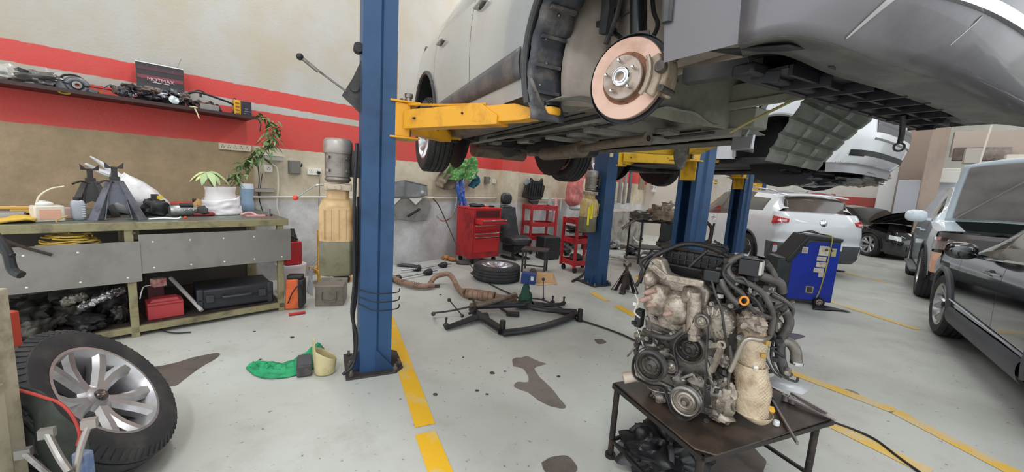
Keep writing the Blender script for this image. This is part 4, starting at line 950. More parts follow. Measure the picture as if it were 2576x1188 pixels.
mp2 = lift_post('blue lift post standing in front of the white parked SUV', L2M, LROT+PI+R(4), 3.6, 1.88, arms=[(1, pw(.7, .72), 1.9), (-1, pw(-.8, .72), 1.9)], acol=YELO)
# ---- lift 3 far, with wreck
L3P = Vector((5.2, 12.6, 0)); L3M = Vector((8.6, 13.6, 0))
lift_post('far blue lift post, left one of the third lift', L3P, LROT, 3.4, 1.85, arms=[(-1, L3P+Vector((1.0, -.6, 0)), 1.9)], acol=YELO)
lift_post('far blue lift post, right one of the third lift', L3M, LROT+PI, 3.4, 1.85, arms=[(1, L3M+Vector((-.9, -.9, 0)), 1.9)], acol=YELO)
# ============================================================ engine on its low steel table
TZ = .42
ta, tb, tc_, td = Vector((.575, 1.857, TZ)), Vector((.788, 1.346, TZ)), Vector((1.539, 1.654, TZ)), Vector((1.33, 2.165, TZ))
PLT = mat('3a322d', .28, .35, var='5d4c40', vs=5, va=.5, rv=.3)
t = thing('steel_table', 'low dark steel plate table with pipe legs carrying the engine', 'table', ((ta+tc_)/2).to_tuple()[:2]+(0,))
o_ = t.location.copy(); L_ = lambda p: Vector(p)-Vector(o_)
b = MB(); b.prism([(L_(p).x, L_(p).y) for p in (ta, tb+Vector((-.02, .03, 0)), tb+Vector((.05, 0, 0)), tc_, td)], .008, o=(0, 0, TZ-.008)); b.build('table_top', PLT, t, bevel=.003)
for p, q in ((ta, (.02, .0)), (tb, (.02, .05)), (tc_, (-.06, .01)), (td, (-.02, -.03))):
    b = MB(); p0 = L_(p)+Vector((q[0], q[1], 0)); b.cyl((p0.x, p0.y, TZ-.01), (p0.x-.0, p0.y, .012), .0155, n=12); b.cyl((p0.x, p0.y, .0), (p0.x, p0.y, .02), .027, n=12); b.build('leg', mat('2e2a28', .45, .4, var='4a3b32', vs=12), t)
for p, q in ((ta, tb), (tb, tc_), (tc_, td), (td, ta)):
    b = MB(); b.bar(L_(p)+Vector((0, 0, -.02)), L_(q)+Vector((0, 0, -.02)), .02, .02); b.build('table_rail', mat('2e2a28', .45, .4), t); b = MB(); b.bar(L_(p)*.97+Vector((0, 0, .10-TZ*.97)), L_(q)*.97+Vector((0, 0, .10-TZ*.97)), .015, .015); b.build('table_rail', mat('2e2a28', .45, .4), t)
EO = Vector((.85, 1.65, TZ)); ER = R(-41)
EX = Vector((math.cos(ER), math.sin(ER), 0)); EY = Vector((-math.sin(ER), math.cos(ER), 0))
def loc_(p): d = Vector(p)-EO; return Vector((d.dot(EX), d.dot(EY), d.z))
def e(px, py, y=0.): return loc_(onP(px, py, EO+EY*y, EY))
def er(px, py, x=.2): return loc_(onP(px, py, EO+EX*x, EX))
en = thing('car_engine', 'removed four-cylinder engine standing upright on the low steel table', 'engine', EO, ER)
HOSE = mat('2b2a2a', .45, var='4a4542', vs=10, va=.4); HOSG = mat('57534e', .45, .2, var='3b3734', vs=10, va=.5); LAL = mat('a89c8e', .38, .5, var='665b50', vs=12, va=.55, bump=.5, bs=45)
# block
b = MB(); b.box((.0, .22, .23), (.36, .34, .40)); b.box((.0, .22, .03), (.30, .36, .06)); b.box((.02, .22, .46), (.34, .30, .10))
for i in range(4): b.box((-.195, .09+i*.09, .25), (.03, .035, .34)); b.box((.19, .09+i*.09, .2), (.03, .03, .26))
bl = b.build('engine_block', CASTD, en, bevel=.01)
b = MB(); b.prism([(p.x, p.z) for p in [e(*q, .03) for q in ((1640, 1003), (1625, 940), (1622, 800), (1650, 760), (1790, 770), (1815, 860), (1830, 1035), (1800, 1055), (1735, 1066))]], -.05, o=(0, .03, 0), X=(1, 0, 0), Y=(0, 0, 1)); tcv = b.build('timing_cover', CAST, en, bevel=.008)
rr = random.Random(5)
for q in ((1650, 985), (1680, 1030), (1712, 1058), (1630, 850), (1650, 800), (1700, 835), (1790, 900), (1800, 960), (1812, 1030), (1780, 1055), (1668, 870), (1690, 975), (1765, 950), (1790, 860)):
    p = e(*q, -.02); b = MB(); b.cyl(p, p+Vector((0, -.02, 0)), .011, n=12); b.cyl(p+Vector((0, -.02, 0)), p+Vector((0, -.028, 0)), .007, n=6); b.build('cover_bolt', STEEL, tcv)
for q0, q1 in (((1650, 870), (1700, 900)), ((1690, 960), (1745, 940)), ((1700, 960), (1700, 1000)), ((1660, 960), (1690, 975)), ((1770, 870), (1800, 1000)), ((1745, 940), (1765, 1000)), ((1640, 830), (1690, 850))): b = MB(); b.bar(e(*q0, -.025), e(*q1, -.025), .012, .02, up=(0, 1, 0)); b.build('casting_rib', CAST, tcv, bevel=.003)
for k, (q, r, y) in enumerate((((1660, 1000), .03, -.03), ((1705, 955), .035, -.02), ((1755, 965), .04, -.02), ((1800, 985), .035, -.03), ((1670, 890), .03, -.03), ((1815, 905), .03, 0), ((1795, 1035), .03, -.02), ((1640, 870), .04, 0), ((1610, 845), .028, .05))):
    b = MB(); b.ball(e(*q, y), (r, .025, r*.9), n=16, m=10, amp=.5, f=2.5, seed=k); b.build('casting_boss', CAST if k % 2 else mat('8d857a', .5, .4, var='4d4740', vs=16), tcv)
# silver head cover
hp = [e(*q, -.03) for q in ((1620, 700), (1632, 655), (1645, 648), (1664, 655), (1676, 690), (1700, 700), (1765, 712), (1783, 735), (1775, 790), (1764, 852), (1742, 858), (1700, 842), (1668, 832), (1632, 815), (1614, 770))]
b = MB(); b.prism([(p.x, p.z) for p in hp], -.07, o=(0, -.02, 0), X=(1, 0, 0), Y=(0, 0, 1), tap=1.0); hc = b.build('silver_head_cover', LAL, en, bevel=.012, seg=3)
for k, (q, rx, rz) in enumerate((((1655, 755), .060, .075), ((1702, 775), .062, .078), ((1738, 740), .035, .04), ((1640, 700), .03, .04))):
    b = MB(); b.ball(e(*q, -.04), (rx, .055, rz), n=20, m=12, amp=.18, f=2, seed=k+9, sq=.85); b.build('cover_lobe', LAL, hc)
b = MB(); b.cyl(e(1748, 735, -.07), e(1744, 838, -.07), .028, .03, n=18); b.cyl(e(1744, 838, -.07), e(1744, 856, -.07), .022, n=18); b.cyl(e(1722, 800, -.05), e(1724, 850, -.05), .012); b.build('thermostat_barrel', LAL, hc)
b = MB(); b.bar(e(1634, 665, -.08), e(1676, 700, -.08), .03, .016, up=(0, 1, 0)); b.bar(e(1676, 698, -.08), e(1770, 716, -.08), .03, .012, up=(0, 1, 0)); b.build('mount_ledge', LAL, hc, bevel=.004)
for q0, q1 in (((1640, 748), (1600, 760)), ((1652, 765), (1622, 772)), ((1690, 786), (1664, 794)), ((1650, 730), (1612, 740))):
    b = MB(); a, c = e(*q0, -.09), e(*q1, -.09).lerp(e(*q0, -.09), .35); b.cyl(a, c, .012, n=14); b.cyl(c, c.lerp(a, -.25), .006, n=10); b.build('sensor_plug', mat('a8897c', .5, var='8a6f63', vs=20), hc)
for q in ((1640, 662), (1770, 725), (1760, 848), (1630, 800), (1690, 838)): 
    b = MB(); p = e(*q, -.09); b.cyl(p, p+Vector((0, -.012, 0)), .007, n=6); b.build('cover_bolt', STEEL, hc)
# pulleys
def pulley(name, px, py, y, r, w, m, inner, rings=3, spokes=0):
    c = e(px, py, y); q = MB(); pr = [(r*.86, 0), (r, -.004)]
    n = 4
    for i in range(n): z = -.004-(w-.008)*i/n; pr += [(r, z), (r*.965, z-(w/n)*.4), (r, z-(w/n)*.8)]
    pr += [(r, -w), (r*.86, -w)]
    q.lathe(pr, o=c+Vector((0, w*0, 0)), ax=(0, -1, 0), n=40, closed=True)
    o = q.build(name, m, en)
    q = MB(); pr = [(r*.87, .001), (r*.80, -.002), (r*.78, -.012)]
    for i in range(rings): k = .72-i*.2; pr += [(r*k, -.012+.004*(i % 2)), (r*(k-.05), -.004-.004*(i % 2)), (r*(k-.12), -.012)]
    pr += [(r*.12, -.002), (0, 0)]
    q.lathe(pr, o=c, ax=(0, -1, 0), n=40); q.cyl(c+Vector((0, .002, 0)), c+Vector((0, -.008, 0)), r*.16, n=6); q.build('pulley_face', inner, o)
    if spokes:
        for i in range(spokes):
            a = 2*PI*i/spokes; d = Vector((math.cos(a), 0, math.sin(a))); q = MB(); q.ball(c+d*r*.52+Vector((0, -.004, 0)), (r*.12, .006, r*.12), 10, 6); q.build('pulley_hole', BLK, o)
    return o
pulley('crank_pulley', 1722, 1013, -.085, .068, .03, STEEL, mat('a59d92', .35, .7, var='7b7369', vs=12)); pulley('steering_pump_pulley', 1634, 923, -.125, .073, .032, HOSE, mat('4d4843', .45, .4, var='2e2a27', vs=14), 2, 3)
pulley('water_pump_pulley', 1733, 880, -.075, .066, .03, mat('5b5752', .4, .5), mat('37322e', .45, .4), 2, 4); pulley('idler_pulley', 1686, 924, -.085, .032, .026, HOSE, mat('b0a89d', .35, .6), 2); pulley('alternator_pulley', 1763, 810, -.105, .031, .026, STEEL, mat('b0a89d', .3, .7), 2)
# belt
pts = [e(*q, -.088) for q in ((1749, 799), (1763, 789), (1779, 806), (1780, 850), (1770, 1010), (1755, 1040), (1725, 1056), (1692, 1035), (1680, 1003), (1668, 975), (1630, 968), (1597, 945), (1593, 910), (1610, 880), (1640, 876), (1664, 900), (1674, 935), (1698, 945), (1706, 925), (1700, 900), (1697, 870), (1712, 845), (1733, 830))]
b = MB(); P = spline(pts+[pts[0]], 5); vs = []
for i, p in enumerate(P):
    d = (P[min(i+1, len(P)-1)]-P[max(i-1, 0)]).normalized(); n = Vector((-d.z, 0, d.x))
    vs += [p+n*.0025+Vector((0, -.011, 0)), p+n*.0025+Vector((0, .011, 0)), p-n*.0025+Vector((0, .011, 0)), p-n*.0025+Vector((0, -.011, 0))]
b.add(vs, [(i*4+k, i*4+(k+1) % 4, (i+1)*4+(k+1) % 4, (i+1)*4+k) for i in range(len(P)-1) for k in range(4)]); b.build('drive_belt', HOSE, en)
# alternator
c = e(1785, 812, -.06); b = MB(); b.lathe([(0, 0), (.045, 0), (.062, .008), (.070, .02), (.072, .05), (.070, .052), (.070, .085), (.072, .087), (.072, .11), (.062, .13), (0, .135)], o=c+Vector((.015, 0, 0)), ax=(0, 1, 0), n=36); al = b.build('alternator', LAL, en)
for i in range(18):
    a = 2*PI*i/18; d = Vector((math.cos(a), 0, math.sin(a))); b = MB(); b.bar(c+Vector((.015, -.003, 0))+d*.036, c+Vector((.015, .01, 0))+d*.066, .006, .008, up=(0, 1, 0)); b.bar(c+Vector((.015, .02, 0))+d*.072, c+Vector((.015, .048, 0))+d*.072, .007, .005, up=d); b.build('alternator_vane', CAST, al)
for q in ((1790, 765), (1860, 850), (1838, 770)): b = MB(); p = e(*q, -.04); b.cyl(p, p+Vector((0, .12, 0)), .011, n=12); b.cyl(p, p+Vector((0, -.01, 0)), .008, n=6); b.build('alternator_bolt', STEEL, al)
# lower right castings and bracket ring
b = MB(); p = e(1815, 868, -.05); b.lathe([(.009, 0), (.018, 0), (.018, .03), (.009, .03)], o=p, ax=(0, 1, 0), n=20, closed=True); b.bar(p+Vector((0, .01, -.01)), e(1790, 935, -.03), .02, .02); b.bar(p+Vector((0, .01, 0)), e(1780, 870, -.03), .02, .02); b.build('eyelet_bracket', LAL, en)
b = MB(); b.ball(e(1822, 1000, 0), (.05, .05, .08), amp=.4, f=3, seed=21, n=20, m=14); b.ball(e(1812, 1045, 0), (.05, .04, .03), amp=.4, f=3, seed=22, n=18, m=12); b.box(e(1811, 990, -.035), (.012, .01, .05)); b.build('compressor_housing', LAL, en)
for k, (q, y) in enumerate((((1810, 930), .06), ((1825, 955), .05), ((1800, 700), .1), ((1850, 730), .1), ((1880, 770), .12), ((1905, 700), .15), ((1840, 680), .16), ((1920, 780), .2), ((1945, 830), .25), ((1790, 745), .05), ((1900, 830), .2))): b = MB(); b.ball(e(*q, y), (.05, .05, .045), amp=.7, f=3, seed=30+k, n=22, m=14); b.build('engine_side_casting', mat('45413d', .5, .4, var='211f1d', vs=14, va=.5, bump=.4, bs=50), en)
for k in range(60):
    px, py = [(rr.uniform(1640, 1810), rr.uniform(880, 1040)), (rr.uniform(1600, 1690), rr.uniform(820, 880)), (rr.uniform(1790, 1920), rr.uniform(640, 800)), (rr.uniform(1900, 1985), rr.uniform(700, 940))][k % 4]
    y = (-.035, -.02, .02, .08)[k % 4]; p = e(px, py, y); b = MB(); s_ = rr.uniform(.008, .02)
    if k % 3 == 0: b.cyl(p, p+Vector((rr.uniform(-.01, .01), -.03, rr.uniform(-.01, .01))), s_*.8, n=10); b.cyl(p+Vector((0, -.03, 0)), p+Vector((0, -.038, 0)), s_*.45, n=6)
    elif k % 3 == 1: b.box(p, (s_*2.2, .03, s_*1.4), rot=rr.uniform(-.5, .5))
    else: b.tube([p, p+Vector((rr.uniform(-.04, .04), -.02, rr.uniform(-.04, .04))), p+Vector((rr.uniform(-.05, .05), 0, rr.uniform(-.06, .06)))], .005)
    b.build(('casting_boss', 'small_bracket', 'wire')[k % 3], (CAST, CASTD, BLK, DKP, STEEL)[k % 5], en, bevel=.002 if k % 3 == 1 else 0)
# heat shield (quilted sheet)
HS = mat('c4b298', .45, .3, var='9c866c', vs=12, va=.5, bump=.3, bs=70)
def shield(px0, px1, py0, py1, y, name, bulge, rib, parent, amp=.005):
    a, c = e((px0+px1)/2, py1, y), e((px0+px1)/2, py0, y); w = (e(px1, (py0+py1)/2, y)-e(px0, (py0+py1)/2, y)).length/2; q = MB()
    def f(u, v):
        th = lerp(-2.6, .9, u); r = w*(1-.10*abs(2*v-1)**3*bulge)+amp*math.sin(u*PI*rib*2)*math.sin(v*PI*rib*2.2)+.004*math.sin(v*9+u*4)
        m_ = a.lerp(c, v); return Vector((m_.x+r*math.cos(th)*1.0, m_.y+r*.9+r*math.sin(th)*.9, m_.z))
    q.grid(f, 90, 90); return q.build(name, HS, parent, solid=.003, ang=60)
hs = shield(1838, 1927, 925, 1052, -.02, 'exhaust_heat_shield', 1, 13, en)
b = MB(); p0, p1 = e(1832, 1045, -.03), e(1922, 1038, -.03); 
def low(u, v):
    th = lerp(-2.6, .9, u); w = .078*(1-.25*v**2); m_ = e(1882, 1050, -.02); return Vector((m_.x+w*math.cos(th), m_.y+.07+w*.9*math.sin(th), m_.z-.035*v*(.4+.6*math.cos((u-.55)*3.4)**2)+.004))
b.grid(low, 40, 8); b.build('shield_lip', HS, hs, solid=.003)
shield(1846, 1921, 800, 932, .0, 'upper_heat_shield', .4, 12, en)
b = MB(); b.ball(e(1893, 815, -.01), (.05, .045, .035), amp=.5, f=3, seed=77, n=24, m=14); b.ball(e(1890, 790, .02), (.04, .04, .03), amp=.5, f=3, seed=78, n=20); b.build('exhaust_manifold_outlet', mat('a3968a', .5, .4, var='6f6257', vs=14), en)
b = MB(); b.tube([e(1836, 935, -.07), e(1850, 905, -.07), e(1866, 868, -.075), e(1885, 852, -.07), e(1915, 856, -.04), e(1935, 848, .05), e(1943, 820, .12)], .0095, n=12); b.build('metal_coolant_pipe', mat('a39a90', .3, .7), en)
b = MB(); b.tube([e(1836, 870, -.03), e(1840, 920, -.04), e(1832, 960, -.03), e(1836, 1000, -.03), e(1848, 1035, -.03)], .006); b.build('thin_line', HOSG, en)
# black intake manifold behind
b = MB(); c = e(1755, 640, .22); b.box(c+Vector((-.0, 0, -.03)), (.30, .14, .09)); b.box(c+Vector((0, .0, -.09)), (.34, .2, .08))
im = b.build('intake_manifold', mat('151516', .42), en, bevel=.012, seg=3)
for i in range(9): b = MB(); b.bar(c+Vector((-.13+i*.033, -.073, -.06)), c+Vector((-.13+i*.033, -.073, .01)), .006, .012, up=(0, 1, 0)); b.build('manifold_rib', mat('2b2b2c', .4), im)
for i in range(3): b = MB(); b.bar(c+Vector((-.14, -.074, -.055+i*.028)), c+Vector((.14, -.074, -.055+i*.028)), .005, .01, up=(0, 1, 0)); b.build('manifold_rib', mat('2b2b2c', .4), im)
b = MB(); b.tube([e(1608, 712, .02), e(1618, 680, .03), e(1640, 650, .06), e(1670, 632, .1), e(1720, 615, .15), e(1770, 618, .15), e(1815, 634, .12), e(1850, 655, .1)], .012, n=12); b.tube([e(1640, 655, .07), e(1690, 622, .15), e(1750, 612, .2), e(1830, 622, .2)], .008); b.build('top_hose', HOSE, en)
b = MB(); b.tube([e(1735, 672, .05), e(1752, 655, .05), e(1778, 632, .06)], .008, n=10); b.build('vent_pipe', HOSE, en)
for nm, cc, dd, m_ in (('valve_box', e(1890, 672, .02), (.085, .07, .07), mat('18181a', .3)), ('solenoid_box', e(1790, 693, -.05), (.062, .045, .05), mat('0f0f10', .35)), ('control_box', e(1868, 655, .1), (.10, .07, .045), mat('1d1d1f', .35)), ('left_module', e(1609, 800, .03), (.035, .05, .09), BLK), ('coil_pack', e(1835, 700, -.01), (.05, .05, .04), DKP), ('coil_pack', e(1820, 725, .0), (.05, .05, .04), DKP)):
    b = MB(); b.box(cc, dd, rot=rr.uniform(-.3, .3)); b.build(nm, m_, en, bevel=.005)
b = MB(); b.box(e(1916, 675, .0), (.01, .065, .055)); b.build('grey_box_cover', mat('b8b5b0', .4), en, bevel=.003); b = MB(); b.box(e(1865, 640, .09), (.05, .03, .006), rot=.3); b.build('pale_label', mat('b7c6d8', .4), en)
b = MB(); b.cyl(e(1848, 672, .04), e(1848, 690, .04), .018, n=16); b.cyl(e(1848, 690, .04), e(1848, 700, .04), .022, n=16); b.build('brown_canister', mat('6b3a30', .4), en)
for k, (pl, r, m_) in enumerate((
    ([(1813, 705, -.04), (1822, 725, -.05), (1838, 748, -.05), (1858, 765, -.05)], .014, HOSG), ([(1850, 655, -.01), (1828, 668, -.03), (1820, 690, -.03), (1838, 715, -.04), (1866, 738, -.04), (1885, 770, -.02), (1905, 790, 0), (1938, 800, .03)], .010, HOSE),
    ([(1870, 640, .0), (1840, 655, -.02), (1832, 680, -.02), (1850, 702, -.03), (1880, 712, -.02), (1915, 735, .0), (1935, 765, .02), (1945, 800, .04), (1938, 840, .05)], .012, HOSG),
    ([(1895, 712, .02), (1900, 730, .0), (1893, 745, -.02)], .008, HOSG), ([(1900, 690, .03), (1930, 700, .08), (1960, 712, .12), (1968, 735, .14)], .02, HOSG), ([(1925, 660, .05), (1940, 680, .1), (1952, 705, .1)], .014, HOSG),
    ([(1940, 740, .1), (1970, 755, .12), (1992, 775, .14), (1990, 795, .16)], .010, HOSG), ([(1930, 790, .05), (1955, 772, .1), (1985, 765, .14), (1995, 760, .16)], .009, HOSG),
    ([(1970, 775, .1), (1985, 805, .12), (1980, 830, .12), (1965, 850, .12)], .018, HOSG), ([(1965, 850, .12), (1962, 890, .1), (1972, 930, .1), (1985, 948, .1)], .019, HOSE),
    ([(1945, 855, .08), (1940, 900, .08), (1960, 940, .08), (2000, 960, .1), (2008, 950, .1)], .005, HOSE), ([(1925, 900, .05), (1945, 935, .06), (1965, 950, .08)], .004, HOSE),
    ([(1600, 720, .0), (1612, 700, .0), (1620, 680, .0), (1612, 660, .02), (1640, 640, .05)], .009, HOSE), ([(1598, 740, -.02), (1606, 760, -.03), (1596, 785, -.03), (1610, 800, -.03)], .004, mat('c9c4b8', .5)),
    ([(1790, 705, -.07), (1800, 740, -.08), (1815, 780, -.09), (1822, 830, -.09), (1830, 870, -.07)], .005, HOSE), ([(1612, 850, -.02), (1600, 880, -.02), (1606, 905, 0)], .012, HOSG), ([(1620, 830, -.03), (1650, 845, -.06), (1690, 850, -.06), (1720, 830, -.05)], .012, HOSG),
    ([(1790, 720, -.02), (1770, 700, .05), (1760, 690, .1)], .009, HOSE), ([(1905, 745, .02), (1925, 790, .06), (1945, 840, .08), (1960, 870, .08)], .009, HOSE), ([(1880, 735, -.02), (1905, 760, .0), (1920, 785, .0)], .006, HOSE), ([(1850, 700, -.04), (1870, 700, -.04), (1885, 720, -.04)], .006, HOSE))):
    b = MB(); b.tube([e(*q) for q in pl], r, n=12 if r > .01 else 8); b.build('hose' if r > .006 else 'wire', m_, en)
b = MB(); b.tube([e(1965, 860, .12), e(1985, 862, .13), e(2000, 880, .13), e(2004, 912, .13)], .021, n=16); b.build('elbow_pipe', mat('7b756d', .4, .4, var='57514a', vs=8), en)
b = MB(); b.lathe([(.019, 0), (.0245, 0), (.0245, .012), (.019, .012)], o=e(2004, 912, .13)-Vector((0, 0, .006)), ax=(0, 0, 1), n=20); b.build('hose_clamp', CHR, en)
b = MB(); b.tube([e(1880+9*math.cos(a)*1.15-8, 757+10*math.sin(a), -.06) for a in [i*PI/8 for i in range(17)]], .0042, n=8, sub=2); b.build('orange_ring_handle', mat('dd8a22', .4), en)
b = MB(); b.cyl(e(1568, 952, -.10), e(1602, 945, -.06), .026, n=20); b.cyl(e(1600, 945, -.06), e(1625, 940, -.02), .030, n=20); b.build('oil_filter', mat('b9aa9c', .5, var='a18f81', vs=9), en)
b = MB(); b.tube([e(1630, 975, -.05), e(1650, 985, -.06), e(1690, 990, -.04)], .005); b.build('small_pipe', STEEL, en)
for k, q in enumerate(((1598, 765), (1594, 812), (1604, 700), (1900, 925), (1950, 905), (1920, 895), (1812, 745), (1855, 770), (1928, 862))):
    b = MB(); b.box(e(*q, .0), (.02, .018, .018), rot=k*.7); b.build('connector', WPL if k % 3 == 0 else (BLK if k % 3 == 1 else mat('a8823a', .5)), en, bevel=.003)
# small things lying on the table
def tz(px, py, dz=0): p = onZ(px, py, TZ+dz); return p
t = thing('pry_bar', 'dark metal bar lying on the steel table, pointing to the front edge', 'tool', tz(1945, 1010)); q = MB(); q.cyl(tz(1938, 1000, .012)-Vector(t.location), tz(2006, 1116, .012)-Vector(t.location), .007, n=10); q.build('bar_shaft', STEEL, t); q = MB(); q.cyl(tz(1930, 985, .014)-Vector(t.location), tz(1942, 1006, .014)-Vector(t.location), .013, n=12); q.build('bar_head', DKP, t)
t = thing('wiper_linkage', 'silver metal linkage with two sockets lying across the right edge of the steel table', 'car part', tz(1990, 1005)); ol = Vector(t.location)
q = MB(); q.bar(tz(1985, 1000, .03)-ol, tz(2105, 1055, .012)-ol, .035, .008); q.bar(tz(1990, 990, .035)-ol, tz(2080, 1040, .03)-ol, .012, .012); q.build('linkage_bar', mat('a39c99', .35, .7), t); q = MB()
for px, py in ((1975, 1008), (1992, 1014)): q.lathe([(.006, .0), (.016, .0), (.016, .03), (.006, .03)], o=tz(px, py, .005)-ol, n=16, closed=True)
q.build('linkage_joint', mat('a39c99', .35, .7), t)
def simple(name, label, cat, b, m, group=None, **k): return tag(b.build(name, m, **k), label, cat, group)
b = MB(); p = tz(1952, 1070); b.cyl(p+Vector((0, 0, .0)), p+Vector((0, 0, .022)), .013, .012); simple('white_bung', 'small white cap standing on the steel table in front of the pry bar', 'cap', b, WHT, bevel=.003)
b = MB(); p = tz(1930, 1040); b.ball(p+Vector((0, 0, .02)), (.03, .025, .018), amp=.4, seed=5); simple('yellow_plug', 'yellow plastic plug at the foot of the engine heat shield', 'plug', b, mat('e3b02a', .4))
b = MB(); p = tz(1990, 985); b.add([p+Vector((-.13, .05, .012)), p+Vector((.02, -.05, .012)), p+Vector((.17, .06, .012)), p+Vector((.0, .13, .02))], [(0, 1, 2, 3)]); simple('metal_sheet', 'thin pale sheet lying under the silver linkage on the table', 'sheet', b, mat('c9ccd0', .35, .2), solid=.002)
# black part under the table
t = thing('intake_part', 'black plastic engine part lying under the steel table', 'car part', onZ(1665, 1180, 0)); b = MB(); b.ball((0, 0, .10), (.20, .16, .11), amp=.6, f=3.5, seed=12, n=40, m=24); b.build('plastic_body', mat('1d1d1f', .4), t, ang=75)
for i in range(7):
    a = i*.9; q = MB(); d = Vector((math.cos(a), math.sin(a), 0)); q.tube([d*.05+Vector((0, 0, .15)), d*.12+Vector((0, 0, .20)), d*.17+Vector((0, 0, .15))], .014); q.cyl(d*.1+Vector((0, 0, .17)), d*.11+Vector((0, 0, .23)), .008); q.build('plastic_rib', DKP, t)
# ============================================================ work bench on the left wall and what is on it
BV = 1.25
bw = thing('work_bench', 'long steel work bench with grey metal front panels under the wall shelf', 'workbench', W(.3, BV, 0), WROT); bo = lambda u, v, z: Vector((u-.3, BV-v, z))
BFR = mat('8d8563', .5, var='5c5642', vs=7, va=.45); BTOP = mat('5d675f', .45, var='7b4f42', vs=2.5, va=.4)
b = MB(); b.box(bo(.2, .64, .915), (2.16, 1.20, .02)); b.build('worktop', BTOP, bw)
b = MB(); b.box(bo(.2, 1.225, .893), (2.16, .05, .062)); b.box(bo(1.265, .64, .893), (.04, 1.2, .062)); b.box(bo(.2, .06, .893), (2.16, .04, .062)); b.build('top_frame', BFR, bw, bevel=.004)
for u, v in ((1.215, 1.21), (.175, 1.21), (-.82, 1.21), (1.215, .08), (.175, .08), (-.82, .08)):
    b = MB(); b.box(bo(u, v, .44), (.05, .05, .88)); b.build('leg', BFR, bw, bevel=.003)
b = MB(); b.box(bo(.2, 1.21, .06), (2.08, .05, .05)); b.box(bo(.2, .08, .06), (2.08, .05, .05)); b.box(bo(1.215, .64, .06), (.05, 1.1, .05)); b.build('bottom_rail', BFR, bw, bevel=.003)
b = MB(); b.box(bo(.2, .64, .085), (2.04, 1.12, .01)); b.build('lower_shelf', mat('3b2f2b', .7, var='241d1b', vs=5), bw)
b = MB(); b.box(bo(.2, .09, .5), (2.04, .01, .8)); b.build('back_panel', mat('4b4540', .7), bw)
PAN = mat('8f8b85', .42, .5, var='7d7973', vs=2.5, va=.5, rv=.15)
for nm, u0, u1, z0, z1, v in (('front_panel', .225, 1.30, .515, .825, 1.245), ('front_panel', -.9, .232, .455, .775, 1.252)):
    b = MB(); b.box(bo((u0+u1)/2, v, (z0+z1)/2), (u1-u0, .006, z1-z0)); pn = b.build(nm, PAN, bw, bevel=.001)
    for i in range(9):
        b = MB(); p = bo(lerp(u0+.08, u1-.08, (i % 5)/4), v+.003, z0+.04 if i < 5 else z1-.06); b.ball(p, (.007, .002, .007), 8, 4); b.build('paint_chip', WPL, pn)
b = MB(); b.box(bo(.21, 1.19, .83), (.05, .02, .09)); b.box(bo(.13, 1.0, .84), (.02, .5, .02), rot=.3); b.build('drawer_bracket', mat('5d5545', .6), bw)
def T(name, label, cat, u, v, z=.925, grp=None, rz=0): return thing(name, label, cat, W(u, v, z), WROT+rz, grp)
# cable heap behind the left panel
b = MB()
for k in range(7): b.tube([Vector((.16*math.cos(a+k)*(1-.06*k)+rr.uniform(-.02, .02), .10*math.sin(a+k), .0+.012*k+rr.uniform(-.01, .01))) for a in [i*PI/5 for i in range(10)]], .0055)
b.tube([(0, 0, .08), (.02, 0, .15), (-.03, 0, .13), (-.05, 0, .18), (.0, .02, .21)], .005)
o = simple('yellow_cable', 'heap of coiled yellow cable behind the left bench panel', 'cable', b, mat('c9a84e', .5), loc=W(-.13, 1.12, .755), rz=WROT)
b = MB(); b.tube([onV(0, 600, 1.32), onV(60, 622, 1.3), onV(130, 642, 1.27)], .010); simple('iron_bar', 'dark bar leaning over the left bench panel at the photo edge', 'bar', b, mat('4a4038', .5, .5))
t = T('jack_stand', 'grey jack stand on the bench, front one of the two', 'jack stand', .13, .98)
JG = mat('63656f', .5, .2, var='3a3436', vs=8, va=.4)
def jackstand(t, h, w, m, mt_):
    top = h*.72
    for sx, sy in ((-1, -1), (1, -1), (1, 1), (-1, 1)):
        b = MB(); b.prism([(-.035, 0), (.035, 0), (.02, 1), (-.02, 1)], .006, o=(sx*w/2, sy*w/2, 0), X=Vector((1, -sx*sy*1.0, 0)).normalized(), Y=Vector((-sx*w/2*.78, -sy*w/2*.78, top))); b.build('leg', m, t)
    for sy in (-1, 1):
        b = MB(); b.prism([(-.98, .02), (-.62, .02), (-.34, .36), (0, .45), (.34, .36), (.62, .02), (.98, .02), (.22, 1), (-.22, 1)], .006, o=(0, sy*w/2*.55, 0), X=(w/2, 0, 0), Y=(0, -sy*w*.16, top)); b.build('side_plate', m, t)
        b = MB(); b.prism([(-.98, .02), (-.62, .02), (-.34, .36), (0, .45), (.34, .36), (.62, .02), (.98, .02), (.22, 1), (-.22, 1)], .006, o=(sy*w/2*.55, 0, 0), X=(0, w/2, 0), Y=(-sy*w*.16, 0, top)); b.build('side_plate', m, t)
    b = MB(); b.box((0, 0, top*.93), (.06, .06, h*.25)); b.build('collar', mt_, t, bevel=.004)
    b = MB(); b.box((0, 0, h*.84), (.035, .035, h*.28)); b.prism([(-.05, .03), (-.055, .05), (-.02, .012), (.02, .012), (.055, .05), (.05, .0), (-.05, 0)], .05, o=(0, .025, h*.95), X=(1, 0, 0), Y=(0, 0, 1)); b.build('saddle_post', mt_, t, bevel=.003)
    b = MB(); b.tube([(0, -.03, h*.68), (-.05, -.05, h*.72), (-.1, -.05, h*.66)], .007); b.build('handle', mt_, t)
jackstand(t, .42, .27, JG, mat('2c2a2d', .5))
t = T('jack_stand', 'dark jack stand on the bench, half hidden behind the grey one', 'jack stand', -.0, .74); jackstand(t, .39, .25, mat('33312f', .5), mat('2a211e', .5))
b = MB()
